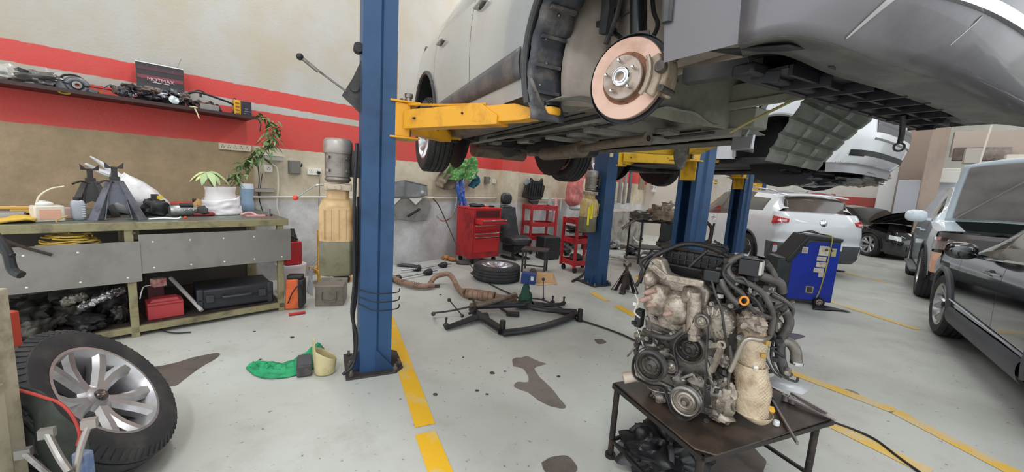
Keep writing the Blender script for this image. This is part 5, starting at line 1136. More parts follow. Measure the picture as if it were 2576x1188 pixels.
def bag(u, v):
    a = 2*PI*u; r = .17*math.sin(PI*(.08+.92*v)**.7)*(1+.2*noise.noise(Vector((math.cos(a)*2, math.sin(a)*2, v*3)))); return Vector((r*math.cos(a)*1.3+.08*(1-v), r*math.sin(a)*.7, .36*v+.02*noise.noise(Vector((a, v*5, 3)))))
b.grid(bag, 28, 14, cu=True); b.tube([(-.02, 0, .30), (-.10, 0, .40), (-.19, -.02, .48)], .035, r1=.006); b.tube([(-.08, 0, .34), (-.15, .02, .37), (-.22, 0, .42)], .03, r1=.008); simple('plastic_bag', 'white plastic bag slumped behind the jack stands', 'bag', b, mat('e8e6e6', .35, var='c9c9cc', vs=9), loc=W(.20, .62, .925), rz=WROT)
t = T('white_canister', 'small open white plastic canister with a bent tube, left on the bench', 'canister', -.22, 1.08, rz=.3); b = MB(); b.box((0, 0, .058), (.145, .10, .115)); b.build('canister_body', mat('d9d0c0', .45, var='c4b5a2', vs=8), t, bevel=.01, seg=3)
b = MB(); b.ball((-.01, 0, .125), (.045, .035, .02)); b.cyl((-.02, 0, .12), (-.02, 0, .15), .018); b.build('canister_cap', WPL, t); b = MB(); b.tube([(-.05, 0, .11), (-.03, 0, .18), (.03, .02, .23), (.10, .03, .25)], .006); b.build('bent_tube', mat('d8cfb4', .5), t)
b = MB(); b.box((-.0, -.051, .055), (.10, .002, .07)); b.build('pink_label', mat('dba890', .5), t)
t = T('oil_bottle', 'ribbed silver grey plastic oil bottle with black cap on the bench', 'bottle', -.075, 1.02, rz=.2); b = MB(); b.ball((0, 0, .075), (.038, .03, .078), n=20, m=14, sq=.5); b.build('bottle_body', mat('a9adb5', .35), t); b = MB(); b.cyl((0, 0, .148), (0, 0, .17), .022, n=16); b.build('bottle_cap', BLK, t)
for i in range(6): b = MB(); b.box((.022, -.03, .03+i*.018), (.02, .004, .006)); b.build('bottle_ridge', mat('c9ccd2', .35), t)
b = MB(); b.box((0, 0, .04), (.09, .09, .08)); simple('pink_box', 'small pink carton on the bench behind the oil bottle', 'carton', b, mat('c9aaa2', .6), loc=W(-.12, .86, .925), rz=WROT, bevel=.004)
b = MB(); b.grid(lambda u, v: Vector((lerp(-.2, .2, u), lerp(-.1, .1, v), .02+.015*noise.noise(Vector((u*6, v*5, 1)))+.01*math.sin(u*9))), 18, 10); simple('yellow_glove', 'crumpled yellow glove on the front left of the bench', 'glove', b, mat('d8b24a', .6), loc=W(-.47, 1.10, .925), rz=WROT, solid=.02)
b = MB(); b.box((0, 0, .03), (.34, .12, .05)); simple('flat_steel_bar', 'flat pale metal bar on the bench behind the yellow glove', 'bar', b, mat('a7a9ad', .35, .6), loc=W(-.5, .92, .925), rz=WROT, bevel=.004)
t = T('wood_clamp', 'yellow handled clamp lying at the back left of the bench', 'clamp', -.45, .75); b = MB(); b.box((0, 0, .07), (.3, .05, .02)); b.box((.1, 0, .045), (.12, .05, .03)); b.build('clamp_bar', mat('d9ac5a', .5), t, bevel=.004); b = MB(); b.box((.2, .05, .03), (.2, .1, .05)); b.build('clamp_body', mat('2b3142', .5), t, bevel=.006)
# starter/alternator heap right of the stands
t = T('starter_motor', 'silver and black starter motor lying on the bench beside the jack stand', 'car part', .55, .88); b = MB(); b.lathe([(0, -.1), (.04, -.1), (.05, -.08), (.052, .04), (.045, .06), (.03, .09), (0, .1)], o=(0, 0, .055), ax=(1, .15, 0), n=24); b.build('motor_body', mat('a8aaa6', .35, .7, var='7b7d7a', vs=12), t)
b = MB(); b.cyl((-.03, -.03, .10), (.06, -.02, .10), .022); b.ball((.13, 0, .05), (.045, .04, .045), amp=.5, seed=3); b.build('solenoid', DKP, t)
for i in range(5): b = MB(); b.ball((-.06+i*.03, -.05, .06+.01*(i % 2)), .008, 8, 6); b.build('motor_bolt', CHR, t)
t = T('black_motor_housing', 'black ribbed housing with a yellow tag leaning beside the jack stand', 'car part', .37, .80); b = MB(); b.ball((0, 0, .07), (.085, .07, .075), amp=.35, f=3, seed=8, n=24, m=14, sq=.7); b.box((.0, 0, .13), (.05, .06, .12)); b.build('housing', mat('252427', .5), t, bevel=.004); b = MB(); b.box((.03, -.032, .165), (.04, .004, .03)); b.build('yellow_tag', mat('e3c03a', .5), t)
t = T('red_tool_box', 'small red open tool box at the back of the bench', 'tool box', .56, .52); b = MB(); b.box((0, 0, .05), (.30, .16, .10)); b.build('box_body', mat('b5433b', .4), t, bevel=.006); b = MB(); b.box((-.13, 0, .115), (.04, .16, .03)); b.box((.13, 0, .115), (.04, .16, .03)); b.build('box_corner', BLK, t, bevel=.004)
b = MB(); b.ball((0, 0, .06), (.085, .06, .06), amp=.6, f=2.6, seed=4, n=26, m=16); simple('work_glove', 'crumpled tan work glove beside the white pot', 'glove', b, mat('c8a36e', .75, var='a88455', vs=12), loc=W(.72, .62, .925), rz=WROT)
b = MB(); b.box((0, 0, .018), (.16, .09, .03)); simple('red_sander', 'small dark red hand tool in front of the tan glove', 'tool', b, mat('8c2f33', .5), loc=W(.69, .86, .925), rz=WROT, bevel=.01)
t = T('plant_pot', 'white plastic bucket pot wrapped in white film, with a drooping plant', 'plant pot', .85, .72)
t.scale = (1.12, 1.12, 1.12); b = MB(); b.lathe([(0, 0), (.105, 0), (.118, .02), (.12, .12), (.108, .15), (.105, .20), (.112, .225), (.112, .24), (.10, .24), (.097, .2), (.095, .15)], n=36); b.build('pot', mat('e6e0de', .4), t)
b = MB(); b.grid(lambda u, v: Vector(((.128+.012*noise.noise(Vector((u*14, v*4, 0)))+.025*max(0, math.cos(2*PI*u))*(1-v))*math.cos(2*PI*u), (.128+.012*noise.noise(Vector((u*14, v*4, 0))))*math.sin(2*PI*u), lerp(.004, .145+.02*math.sin(2*PI*u+1), v)+.004*noise.noise(Vector((u*20, v*9, 2))))), 48, 12, cu=True); b.build('plastic_film', mat('f0ecee', .25, coat=.3), t, solid=.002)
b = MB(); b.lathe([(0, .21), (.10, .21)], n=24); b.build('soil', mat('3d3a30', .9), t)
LF = mat('a9c08a', .5, var='7b9b62', vs=9, va=.4); LFD = mat('4f6b3d', .5, var='7a8f55', vs=12, va=.45); LFY = mat('d8dca0', .5)
def leaf(b, p, d, L, w, droop=.6, roll=0):
    d = Vector(d).normalized(); s = d.cross(Vector((0, 0, 1)))
    if s.length < .1: s = Vector((1, 0, 0))
    s = (s.normalized()*math.cos(roll)+Vector((0, 0, 1))*math.sin(roll)); p = Vector(p); vs = []; n = 6
    for i in range(n+1):
        t_ = i/n; c = p+d*L*t_+Vector((0, 0, -droop*L*t_*t_)); ww = w*math.sin(PI*(t_*.92+.06))**.8
        vs += [c-s*ww-Vector((0, 0, ww*.35)), c, c+s*ww-Vector((0, 0, ww*.35))]
    b.add(vs, [(i*3+k, i*3+k+1, i*3+k+4, i*3+k+3) for i in range(n) for k in (0, 1)])
ps = T('drooping_plant', 'single stem plant with pale drooping leaves growing from the white pot', 'plant', .79, .72, 1.15)
b = MB(); b.tube([(.0, 0, 0), (-.005, 0, .08), (-.03, 0, .17)], .004); b.build('stem', mat('8a6f4a', .6), ps)
for i in range(14):
    a = i*2.4; b = MB(); leaf(b, (-.03, 0, .17+.006*(i % 3)), (math.cos(a), math.sin(a), .45-.06*(i % 4)), .13+.03*(i % 3), .032, 1.0); b.build('leaf', LFY if i % 4 == 0 else LF, ps)
# blue bottle
t = T('blue_bottle', 'pale blue squeeze bottle standing on the bench beside the wall', 'bottle', 1.15, .36); b = MB(); b.lathe([(0, 0), (.06, 0), (.066, .01), (.066, .09), (.055, .13), (.064, .2), (.064, .245), (0, .245)], n=32); b.build('bottle_body', mat('8ea6bf', .35), t); b = MB(); b.lathe([(.066, .243), (.062, .295), (0, .297)], n=32); b.build('bottle_lid', mat('cfd8e0', .4), t)
# clump of hanging vine
vi = T('hanging_vine', 'long leafy vine climbing from the bench up past the end of the shelf', 'plant', 1.17, .33, 1.12); vb = Vector(vi.location)
path = [onV(600, 470, .35), onV(598, 440, .35), onV(625, 408, .34), onV(655, 385, .32), onV(680, 355, .30), onV(690, 320, .28), onV(672, 300, .28), onV(650, 290, .3)]
M_ = Matrix.Rotation(-WROT, 3, 'Z'); P = [M_ @ (p-vb) for p in path]; SP = spline(P, 8)
b = MB(); b.tube(P, .005); b.build('vine_stem', mat('7b6748', .7), vi)
for g in range(90):
    k = int(g/90*(len(SP)-1)); fat = 1.0 if k < 40 else .45
    b = MB(); p = SP[k]+Vector((rr.uniform(-.05, .05), rr.uniform(-.04, .04), rr.uniform(-.05, .06)))*fat; a = rr.uniform(0, 2*PI)
    leaf(b, p, (math.cos(a), math.sin(a), rr.uniform(-.6, .5)), rr.uniform(.06, .11)*(.6+.4*fat), rr.uniform(.012, .024)*(1.3 if 15 < k < 36 else .9), rr.uniform(.2, 1), rr.uniform(-1, 1)); b.build('leaf', (LFD, LFD, LF, mat('6f7d4a', .6), LFY if g % 7 == 0 else LFD)[g % 5], vi)
b = MB()
for g in range(110):
    k = 4+int(g/110*40); p = SP[min(k, len(SP)-1)]+Vector((rr.uniform(-.06, .06), rr.uniform(-.05, .05), rr.uniform(-.06, .06))); a = rr.uniform(0, 2*PI); leaf(b, p, (math.cos(a), math.sin(a), rr.uniform(-.8, .4)), rr.uniform(.05, .09), rr.uniform(.008, .016), rr.uniform(.2, 1), rr.uniform(-1, 1))
b.build('small_foliage', LFD, vi)['kind'] = 'stuff'
b = MB()
for i in range(9): leaf(b, M_ @ (onV(682+rr.uniform(-18, 18), 360+rr.uniform(-30, 20), .25)-vb), (rr.uniform(-1, 1), rr.uniform(-.5, .5), rr.uniform(-.8, .2)), .10, .022, .8, rr.uniform(-1, 1))
b.build('broad_leaf', LF, vi)
b = MB(); b.cyl((0, 0, 0), (0, 0, .07), .014); b.cyl((0, 0, 0), (0, 0, .02), .03); simple('threaded_knob', 'short dark threaded knob standing at the right end of the bench', 'knob', b, STEEL, loc=W(1.20, .95, .925), rz=WROT)
b = MB(); b.tube([(0, 0, .01), (.08, .02, .03), (.14, -.01, .0), (.2, .0, .0)], .01); b.box((.12, 0, .0), (.16, .06, .012)); simple('pink_putty', 'flat pink lump in front of the white pot', 'rag', b, mat('d4a3a0', .6), loc=W(.96, .95, .93), rz=WROT)
b = MB(); b.tube([(-.12, 0, .008), (-.03, .01, .012), (.05, 0, .008), (.08, 0, .02)], .007); simple('white_tube', 'short white tube at the front edge of the bench', 'tube', b, WHT, loc=W(.42, 1.12, .925), rz=WROT)
b = MB(); b.ball((0, 0, .012), .013); simple('orange_bung', 'tiny orange cap at the front edge of the bench', 'cap', b, mat('e0562a', .4), loc=W(.53, 1.1, .925))
# ---- under the bench
t = T('tool_case', 'large black plastic tool case lying on the lower bench shelf', 'case', .88, .95, .09, rz=-.06); b = MB(); b.box((0, 0, .10), (.58, .38, .20)); b.build('case_body', mat('25262b', .5), t, bevel=.025, seg=3); b = MB(); b.box((-.0, -.195, .1), (.58, .01, .012)); b.build('case_seam', BLK, t)
b = MB(); b.tube([(-.1, -.2, .12), (-.09, -.23, .12), (.09, -.23, .12), (.1, -.2, .12)], .012); b.build('case_handle', mat('3b3c42', .5), t)
for x in (-.2, .2): b = MB(); b.box((x, -.2, .11), (.06, .02, .07)); b.build('case_latch', mat('34353a', .5), t, bevel=.004)
for x in (-.27, .27): b = MB(); b.box((x, -.185, .10), (.05, .03, .21)); b.build('case_corner', mat('2d2e33', .5), t, bevel=.012)
t = T('red_metal_box', 'small red metal box on the lower bench shelf', 'box', .37, 1.05, .09); b = MB(); b.box((0, 0, .07), (.23, .18, .14)); b.build('box_body', mat('b23a3f', .45), t, bevel=.006); b = MB(); b.box((0, -.005, .15), (.2, .12, .03), taper=.8); b.build('box_lid', mat('a8363a', .45), t, bevel=.006); b = MB(); b.box((0, -.092, .12), (.23, .004, .006)); b.build('box_lip', mat('7d2428', .5), t)
b = MB(); b.box((0, 0, .0), (.09, .07, .07)); simple('junction_box', 'white and red junction box perched behind the red metal box', 'box', b, mat('c9a6a0', .5, var='b23a3f', vs=14, va=.5), loc=W(.345, .98, .37), rz=WROT+.3, bevel=.006)
b = MB(); b.box((0, 0, .12), (.1, .1, .25)); simple('dark_red_carton', 'dark red carton standing behind the red metal box', 'carton', b, mat('4d2326', .7), loc=W(.33, .90, .09), rz=WROT, bevel=.004)
b = MB(); b.tube([onV(352, 752, 1.1), onV(356, 735, 1.1), onV(362, 722, 1.08), onV(378, 718, 1.05)], .004); simple('white_wire', 'thin white wire hanging beside the junction box', 'wire', b, WHT)
b = MB(); b.cyl(W(.44, .82, .36), W(.60, 1.17, .115), .016, n=16); simple('grey_tube', 'grey plastic tube with a white end leaning under the bench', 'tube', b, mat('b9b4b0', .5))
b = MB(); b.tube([onZ(380, 815, .03), onZ(410, 832, .02), onZ(440, 838, .012), onZ(480, 836, .012)], .006); simple('black_cable', 'short black cable under the bottom rail of the bench', 'cable', b, BLK)
JK = [mat('35332f', .5, .3, var='1d1c1a', vs=10), mat('4f4c45', .5, .4, var='2b2926', vs=14), mat('222123', .5)]
sh = [('axle_part', 'long bright aluminium casting lying slantwise in the left bay of the bench', mat('b5b1b3', .3, .8, var='6f6b6d', vs=20, va=.5), [(205, 775, 1.05), (240, 760, 1.05), (275, 742, 1.05), (305, 735, 1.0)], .024),
      ('bracket_part', 'short grey bracket casting above the aluminium casting', mat('8f8b7e', .45, .4, var='5a574e', vs=16), [(165, 762, 1.0), (185, 755, 1.0), (208, 748, 1.0)], .026)]
for nm, lab, m_, pl, r in sh:
    b = MB(); P = [onV(x, y, v) for x, y, v in pl]; b.tube(P, r, n=8)
    for i, p in enumerate(spline(P, 3)): b.ball(p+Vector((0, 0, .01*(i % 2))), (r*1.2, r*1.1, r*1.15), amp=.6, f=3, seed=i, n=12, m=8)
    simple(nm, lab, 'car part', b, m_)
jl = ['dark gearbox casing at the left end of the bench bay', 'dark ribbed casing in the middle of the left bench bay', 'black rounded housing beside the middle bench leg', 'brownish casting lowest beside the middle bench leg', 'dark green casing at the lower left of the bench bay', 'flat dark cover in the left bench bay under the castings', 'black block at the back of the left bench bay']
for i, (u, v, z, r) in enumerate(((-.38, .9, .22, (.13, .12, .12)), (-.15, .85, .2, (.12, .1, .1)), (.06, .85, .22, (.08, .1, .12)), (.1, 1.05, .16, (.05, .08, .07)), (-.33, 1.08, .15, (.1, .08, .06)), (-.08, 1.08, .14, (.16, .08, .05)), (-.12, .5, .25, (.3, .15, .16)))):
    b = MB(); b.ball((0, 0, r[2]), r, amp=.5, f=3, seed=50+i, n=30, m=18, sq=.75); simple('gearbox_casing', jl[i], 'car part', b, JK[i % 3], ang=75, loc=W(u, v, .092), rz=WROT+i, group='dark castings in the left bay of the bench')
# ---- wall shelf
sf = thing('wall_shelf', 'long dark steel shelf on the wall, loaded with car parts', 'shelf', W(.3, .2, 1.93), WROT); b = MB(); b.box((-.1, .0, 0), (2.1, .40, .012)); b.box((-.1, -.2, .0), (2.1, .012, .03)); b.build('shelf_board', mat('3f2b2a', .5, .2), sf)
def S(name, label, u, v, cat='car part', grp=None, rz=0): return thing(name, label, cat, W(u, v, 1.938), WROT+rz, grp)
t = S('product_carton', 'black and maroon printed carton standing open on the shelf', .52, .13, 'carton', rz=-.08)
b = MB(); b.box((0, 0, .19), (.34, .14, .38)); b.build('carton_body', mat('2d2528', .45), t)
for i, (z, c) in enumerate(((.33, '4a2630'), (.25, '7d2f3a'), (.17, '2f3030'), (.09, '6a2a33'))): b = MB(); b.box((.0, -.0715, z), (.328, .002, .032)); b.build('printed_band', mat(c, .4), t)
b = MB(); b.box((0, -.071, .378), (.34, .004, .008)); b.build('white_edge', WHT, t); b = MB(); b.box((.14, .0, .43), (.004, .06, .12), rot=Matrix.Rotation(.35, 3, 'Y')); b.build('open_flap', mat('8f8672', .7), t); b = MB(); b.box((-.171, 0, .19), (.002, .13, .37)); b.build('carton_end', mat('7d7466', .6), t)
text('MOTMAX', .045, mat('d4b8b8', .5), t, (.0, -.0735, .232), axes((1, 0, 0), (0, 0, 1)), 'printed_name', ext=.0005); b = MB(); b.box((.0, -.0735, .208), (.12, .001, .004)); b.build('name_underline', WHT, t)
t = S('battery_charger', 'yellow and dark blue box with handle loops at the right end of the shelf', 1.15, .2, 'charger'); b = MB(); b.box((-.035, 0, .085), (.06, .1, .17)); b.build('yellow_side', mat('d99f24', .45), t, bevel=.004); b = MB(); b.box((.045, -.0, .085), (.10, .1, .17)); b.build('dark_front', mat('2d2d3a', .4), t, bevel=.006)
for i in range(3): b = MB(); b.box((.045, -.0515, .04+i*.025), (.05-.01*i, .002, .006)); b.build('printed_line', mat('7f7f90', .5), t)
for i in range(4): b = MB(); b.box((-.035, -.0515, .03+i*.035), (.035, .002, .015)); b.build('printed_label', mat('8a5d1c', .5), t)
b = MB(); b.cyl((-.045, 0, .17), (-.045, 0, .19), .012); b.build('top_knob', BLK, t); b = MB(); b.tube([(.08, -.04, .02), (.13, -.1, .0), (.16, -.12, -.05), (.15, -.12, -.14)], .006); b.build('power_cord', BLK, t)
t = S('hose_loop', 'bent black metal tube frame arching over the shelf parts', .86, .22); b = MB(); b.tube([(-.26, 0, .0), (-.22, 0, .09), (-.12, 0, .17), (-.03, 0, .18), (.12, 0, .15), (.22, 0, .12), (.24, 0, .08), (.2, -.02, .02)], .010); b.build('bent_tube', mat('35373a', .3, .6), t); b = MB(); b.tube([(-.12, 0, .17), (-.06, 0, .205), (.0, 0, .18)], .006); b.box((-.05, 0, .165), (.02, .01, .05)); b.build('tube_clip', BLK, t)
t = S('turbocharger', 'grey turbocharger snail housing on the shelf', -.03, .2); b = MB(); pts = [(.055*math.cos(a)*(1+.08*a/6), -.02, .065+.05*math.sin(a)) for a in [i*.4 for i in range(16)]]; b.tube(pts, .022, r1=.032, n=12, sub=2); b.tube([(.05, -.02, .04), (.12, -.04, .02)], .026, r1=.02, n=12); b.build('snail_housing', mat('6f7175', .4, .6, var='4a4b4e', vs=14), t); b = MB(); b.lathe([(.014, 0), (.03, 0), (.03, .05), (.014, .05)], o=(.0, -.07, .065), ax=(0, 1, 0), n=20, closed=True); b.build('inlet_ring', STEEL, t); b = MB(); b.tube([(-.1, 0, .05), (-.08, 0, .13), (.0, 0, .15), (.06, 0, .10)], .008); b.build('oil_pipe', BLK, t)
t = S('plastic_wrapped_pump', 'grey pump in clear plastic with a yellow ring port, left on the shelf', -.22, .2); b = MB(); b.ball((-.02, 0, .07), (.14, .07, .065), amp=.5, f=2.5, seed=61, n=32, m=18); b.build('pump_body', mat('6b6864', .35, .3, var='3a3836', vs=9, coat=.4), t); b = MB(); b.cyl((.09, -.03, .06), (.11, -.09, -.005), .03, .034); b.build('port_neck', mat('55565c', .4, .3), t)
b = MB(); b.lathe([(.022, 0), (.036, 0), (.036, .012), (.022, .012)], o=(.115, -.1, -.018), ax=(0, .3, 1), n=24, closed=True); b.build('yellow_ring', mat('cfc24a', .4), t)
b = MB(); b.grid(lambda u, v: Vector((.02+.10*u, .02, .08+.10*v*(1-.5*u)+.02*math.sin(u*6+v*3))), 8, 8); b.build('plastic_film', mat('cdbfbc', .2, coat=.5, alpha=.55), t)
t = S('wrapped_part', 'part in clear plastic bag at the left end of the shelf', -.43, .18); b = MB(); b.ball((0, 0, .075), (.13, .08, .08), amp=.4, f=2.5, seed=71, n=30, m=16); b.build('bag_film', mat('b9b6ae', .22, var='8b8981', vs=10, coat=.6), t); b = MB(); b.cyl((.09, -.02, .04), (.12, -.02, .13), .035); b.build('black_cylinder', BLK, t)
t = S('throttle_body', 'dark throttle body beside the turbocharger on the shelf', -.115, .16); b = MB(); b.ball((0, 0, .04), (.06, .05, .04), amp=.5, seed=81, n=20); b.build('throttle_housing', BLK, t)
b = MB(); b.box((0, 0, .025), (.06, .05, .05)); simple('orange_block', 'small orange block on the shelf behind the turbocharger', 'block', b, mat('c96a2c', .5), loc=W(.09, .2, 1.938), rz=WROT)
t = S('parts_heap', 'heap of tangled silver and dark metal parts in front of the carton', .33, .3, 'car parts'); SLV = [mat('8e9096', .25, .9, var='55565c', vs=20), mat('4c4a4c', .45, .5), mat('6a5a50', .5, .3), mat('303034', .4, .3)]
for i in range(46):
    x = -.17+.021*i+rr.uniform(-.02, .02) if i < 20 else rr.uniform(-.16, .42); z = rr.uniform(.02, .13); q = MB()
    if i % 3: q.ball((x*1.0, rr.uniform(-.04, .05), z), (rr.uniform(.02, .05), .03, rr.uniform(.012, .035)), amp=.8, f=3, seed=i, n=14, m=9)
    else: q.tube([(x-.05, rr.uniform(-.04, .04), z), (x, rr.uniform(-.04, .04), z+.03), (x+.06, rr.uniform(-.04, .04), z-.01)], rr.uniform(.004, .01))
    q.build('metal_piece', SLV[i % 4], t)
q = MB(); q.lathe([(0, .003), (.036, .003), (.040, 0), (0, 0)], o=(.25, -.10, .05), ax=(.25, -1, .35), n=28); q.build('round_disc', mat('b9c3c8', .3, .5), t)
b = MB(); b.box((0, 0, .035), (.15, .05, .06)); simple('grey_metal_block', 'grey rectangular metal block on the shelf left of the charger', 'block', b, mat('8b8782', .45, .4), loc=W(.86, .32, 1.938), rz=WROT-.03, bevel=.003)
t = S('hose_bundle', 'black hoses and fittings heaped beside the grey metal block', .80, .2); 
for i in range(8): b = MB(); b.tube([(-.1+i*.03, .0, .02), (-.06+i*.03, rr.uniform(-.05, .05), .07+.02*(i % 3)), (.0+i*.025, -.02, .03)], .011); b.build('hose_piece', BLK if i % 2 else mat('504743', .5), t)
b = MB(); b.tube([(0, 0, 0), (.02, -.02, .0), (.04, -.03, -.05), (.055, -.03, -.10)], .006); b.ball((.015, -.02, .002), (.035, .02, .008)); simple('masking_tape', 'scrap of cream tape hanging off the shelf edge', 'tape', b, mat('d4c6a4', .6), loc=W(.70, .42, 1.942), rz=WROT)
b = MB(); b.lathe([(.02, 0), (.032, 0), (.032, .008), (.02, .008)], n=20, closed=True); simple('cream_ring', 'cream ring lying on the shelf edge by the charger', 'ring', b, mat('d8d0b4', .5), loc=W(1.09, .36, 1.938))
b = MB(); b.tube([(-.42, 0, .06), (0, 0, .055), (.35, 0, .05)], .004); simple('thin_rod', 'thin dark rod laid along the shelf over the turbocharger', 'rod', b, BLK, loc=W(.13, .26, 1.95), rz=WROT)
# ============================================================ loose wheel leaning at the lower left
def loose_wheel(label, c, n, Rr, w, rrim, zrot, style='double', grp=None):
    t = thing('loose_wheel', label, 'wheel', c, 0, grp); q = Vector(n).normalized().to_track_quat('Z', 'Y')
    b = MB(); tyre_mb(b, Rr, w, rrim); ty = b.build('tyre', mat('2e2e31', .6, var='45423f', vs=7, va=.4, bump=.2, bs=50), t); ty.rotation_mode = 'QUATERNION'; ty.rotation_quaternion = q
    b = MB(); rim_mb(b, rrim, w, style, 5); r = b.build('rim', mat('c2c1c3', .3, .75, var='a3a1a2', vs=5, va=.3), t); r.rotation_mode = 'QUATERNION'; r.rotation_quaternion = q @ Matrix.Rotation(zrot, 3, 'Z').to_quaternion()
    b = MB(); b.lathe([(0, w*.33), (.022, w*.33), (.027, w*.31), (.028, w*.26)], n=24); b.build('centre_cap', mat('55504f', .2, .6, coat=.5), r); b = MB(); b.box((0, 0, w*.335), (.026, .006, .002)); b.box((0, 0, w*.335), (.006, .018, .002)); b.build('cap_emblem', CHR, r)
    for k in range(5):
        a = 2*PI*(k+.5)/5; b = MB(); b.cyl((.05*math.cos(a), .05*math.sin(a), w*.16), (.05*math.cos(a), .05*math.sin(a), w*.20), .008, n=6); b.build('lug_hole', BLK, r)
    b = MB(); b.lathe([(.0, -w*.25), (rrim-.04, -w*.30), (rrim-.03, -w*.36)], n=32); b.build('rim_barrel', mat('55524e', .5, .5), r)
    return t
LN = (math.cos(R(25.8))*math.cos(R(37.7)), math.sin(R(25.8))*math.cos(R(37.7)), math.sin(R(37.7)))
LN = (math.cos(.45)*math.cos(.659), -abs(math.sin(.45))*0+math.sin(.45)*math.cos(.659), math.sin(.659))
loose_wheel('big alloy wheel with tyre leaning at the lower left in front of the bench', (-1.809, 1.533, .325), LN, .35, .235, .228, .35)
loose_wheel('alloy wheel with tyre lying flat on the floor in front of the red tool chest', (-.19, 5.5, .115), (0, 0, 1), .345, .225, .225, .1)
# pale post at the left edge with things on it
b = MB(); b.box((-1.71, 1.13, .48), (.18, .10, .96), rot=.25); b.box((-1.685, 1.10, .33), (.17, .05, .66), rot=.25); simple('wooden_upright', 'pale worn wooden upright standing at the left photo edge', 'post', b, mat('b5aa93', .6, var='8f846d', vs=9, va=.4), bevel=.004)
b = MB(); b.box(onP(16, 830, (0, 1.35, 0), (0, 1, 0)), (.05, .05, .14)); simple('red_plastic_box', 'small orange red box hooked beside the wooden upright', 'box', b, mat('b5402b', .5), bevel=.006)
b = MB(); P = [onP(x, y, (0, 1.22, 0), (0, 1, 0)) for x, y in ((-30, 965), (60, 985), (110, 1000), (150, 1015), (180, 1045), (200, 1090), (195, 1120))]
b.tube(P, .005); t = thing('red_edged_bag', 'dark bag with a red rim in front of the leaning wheel', 'bag', (0, 0, 0)); b.build('red_rim', mat('b04038', .5), t)
b = MB(); SPb = spline(P, 4); b.grid(lambda u, v: SPb[int(u*(len(SPb)-1))].lerp(Vector((SPb[int(u*(len(SPb)-1))].x-.06, 1.25+.05*math.sin(u*9), .0)), v)+Vector((0, .02*math.sin(v*7+u*8), 0)), 24, 14); b.build('bag_cloth', mat('2b2e29', .7, var='3d423a', vs=7), t, solid=.003)
for nm, lab, pts, r, m_ in (('spanner', 'grey spanner sticking up in front of the leaning wheel', [(118, 1090, 1.1), (150, 1150, 1.08), (175, 1188, 1.06)], .010, mat('8e8a85', .4, .6)), ('long_spanner', 'long thin grey spanner beside the short one, lower left', [(225, 1065, 1.12), (205, 1120, 1.1), (190, 1188, 1.08)], .009, mat('a39c95', .4, .6)), ('screwdriver_shaft', 'thin steel bar at the very lower left corner', [(60, 1140, 1.1), (100, 1175, 1.08), (130, 1200, 1.05)], .008, STEEL)):
    b = MB(); PP = [onP(x, y, (0, yy, 0), (0, 1, 0)) for x, y, yy in pts]; b.tube(PP, r); b.box(PP[0], (.035, .02, .03), rot=.5); b.tube([PP[-1], PP[-1]+Vector((0, 0, -PP[-1].z+.02))], r); simple(nm, lab, 'tool', b, m_)
b = MB(); p = onP(210, 1165, (0, 1.12, 0), (0, 1, 0)); b.box((p.x, 1.12, p.z/2+.02), (.045, .03, p.z+.04)); simple('blue_brush', 'blue handled brush at the lower left below the wheel', 'brush', b, mat('5b6f98', .5, var='8a93a8', vs=30), bevel=.006)
b = MB(); p = onP(10, 620, (0, 1.3, 0), (0, 1, 0)); b.tube([p+Vector((-.1, 0, .12)), p, p+Vector((.02, 0, -.08)), p+Vector((.05, 0, -.10))], .014); b.tube([p+Vector((-.08, 0, .0)), p+Vector((.03, 0, -.03))], .008); simple('black_pliers', 'black pliers hanging at the left photo edge over the bench panel', 'pliers', b, BLK)
# ============================================================ floor things near the first post
b = MB(); P = [onZ(x, y, 0) for x, y in ((637, 920), (700, 935), (770, 915), (800, 880))]
def ragf(u, v):
    c = spline(P, 8); p = c[int(u*(len(c)-1))]; w = .045+.075*math.sin(u*PI)**.8*(1 if u < .9 else .8); d = (c[min(int(u*(len(c)-1))+1, len(c)-1)]-c[max(int(u*(len(c)-1))-1, 0)]).normalized(); n = Vector((-d.y, d.x, 0))
    return p+n*w*(v*2-1)+Vector((0, 0, .008+.045*math.sin(v*PI)*(.4+.6*u)+.035*noise.noise(Vector((u*14, v*7, 2)))*math.sin(v*PI)))
b.grid(ragf, 40, 16); simple('green_rag', 'bright green rag lying on the floor left of the nearest lift post', 'rag', b, mat('1f9a63', .6, var='147a4d', vs=12), solid=.006)
t = thing('dark_brick', 'oily dark block on the floor between the green rag and the cut jug', 'block', onZ(766, 940, 0), .5); b = MB(); b.box((0, .03, .045), (.095, .18, .085)); b.build('block_body', mat('3d3b3c', .5, var='5a5550', vs=14), t, bevel=.012, seg=3); b = MB(); b.box((0, .03, .0885), (.085, .17, .004)); b.build('felt_face', mat('4d4c50', .9), t)
t = thing('cut_jug', 'cut open cream plastic jug on the floor beside the nearest lift post', 'jug', onZ(817, 938, 0), .3)
b = MB()
def jug(u, v):
    a = 2*PI*u; top = .145+.045*math.cos(a-3.4)+(.085 if abs(((a-3.7+PI) % (2*PI))-PI) < .28 else 0)
    r = (.062+.010*v)*(1 if v > .06 else .9); return Vector((r*math.cos(a)*1.05, r*math.sin(a), top*v+.002))
b.grid(jug, 64, 14, cu=True); b.lathe([(0, .004), (.056, .004)], n=24); b.build('jug_wall', mat('cdbf92', .4, var='b3a578', vs=7), t, solid=.003)
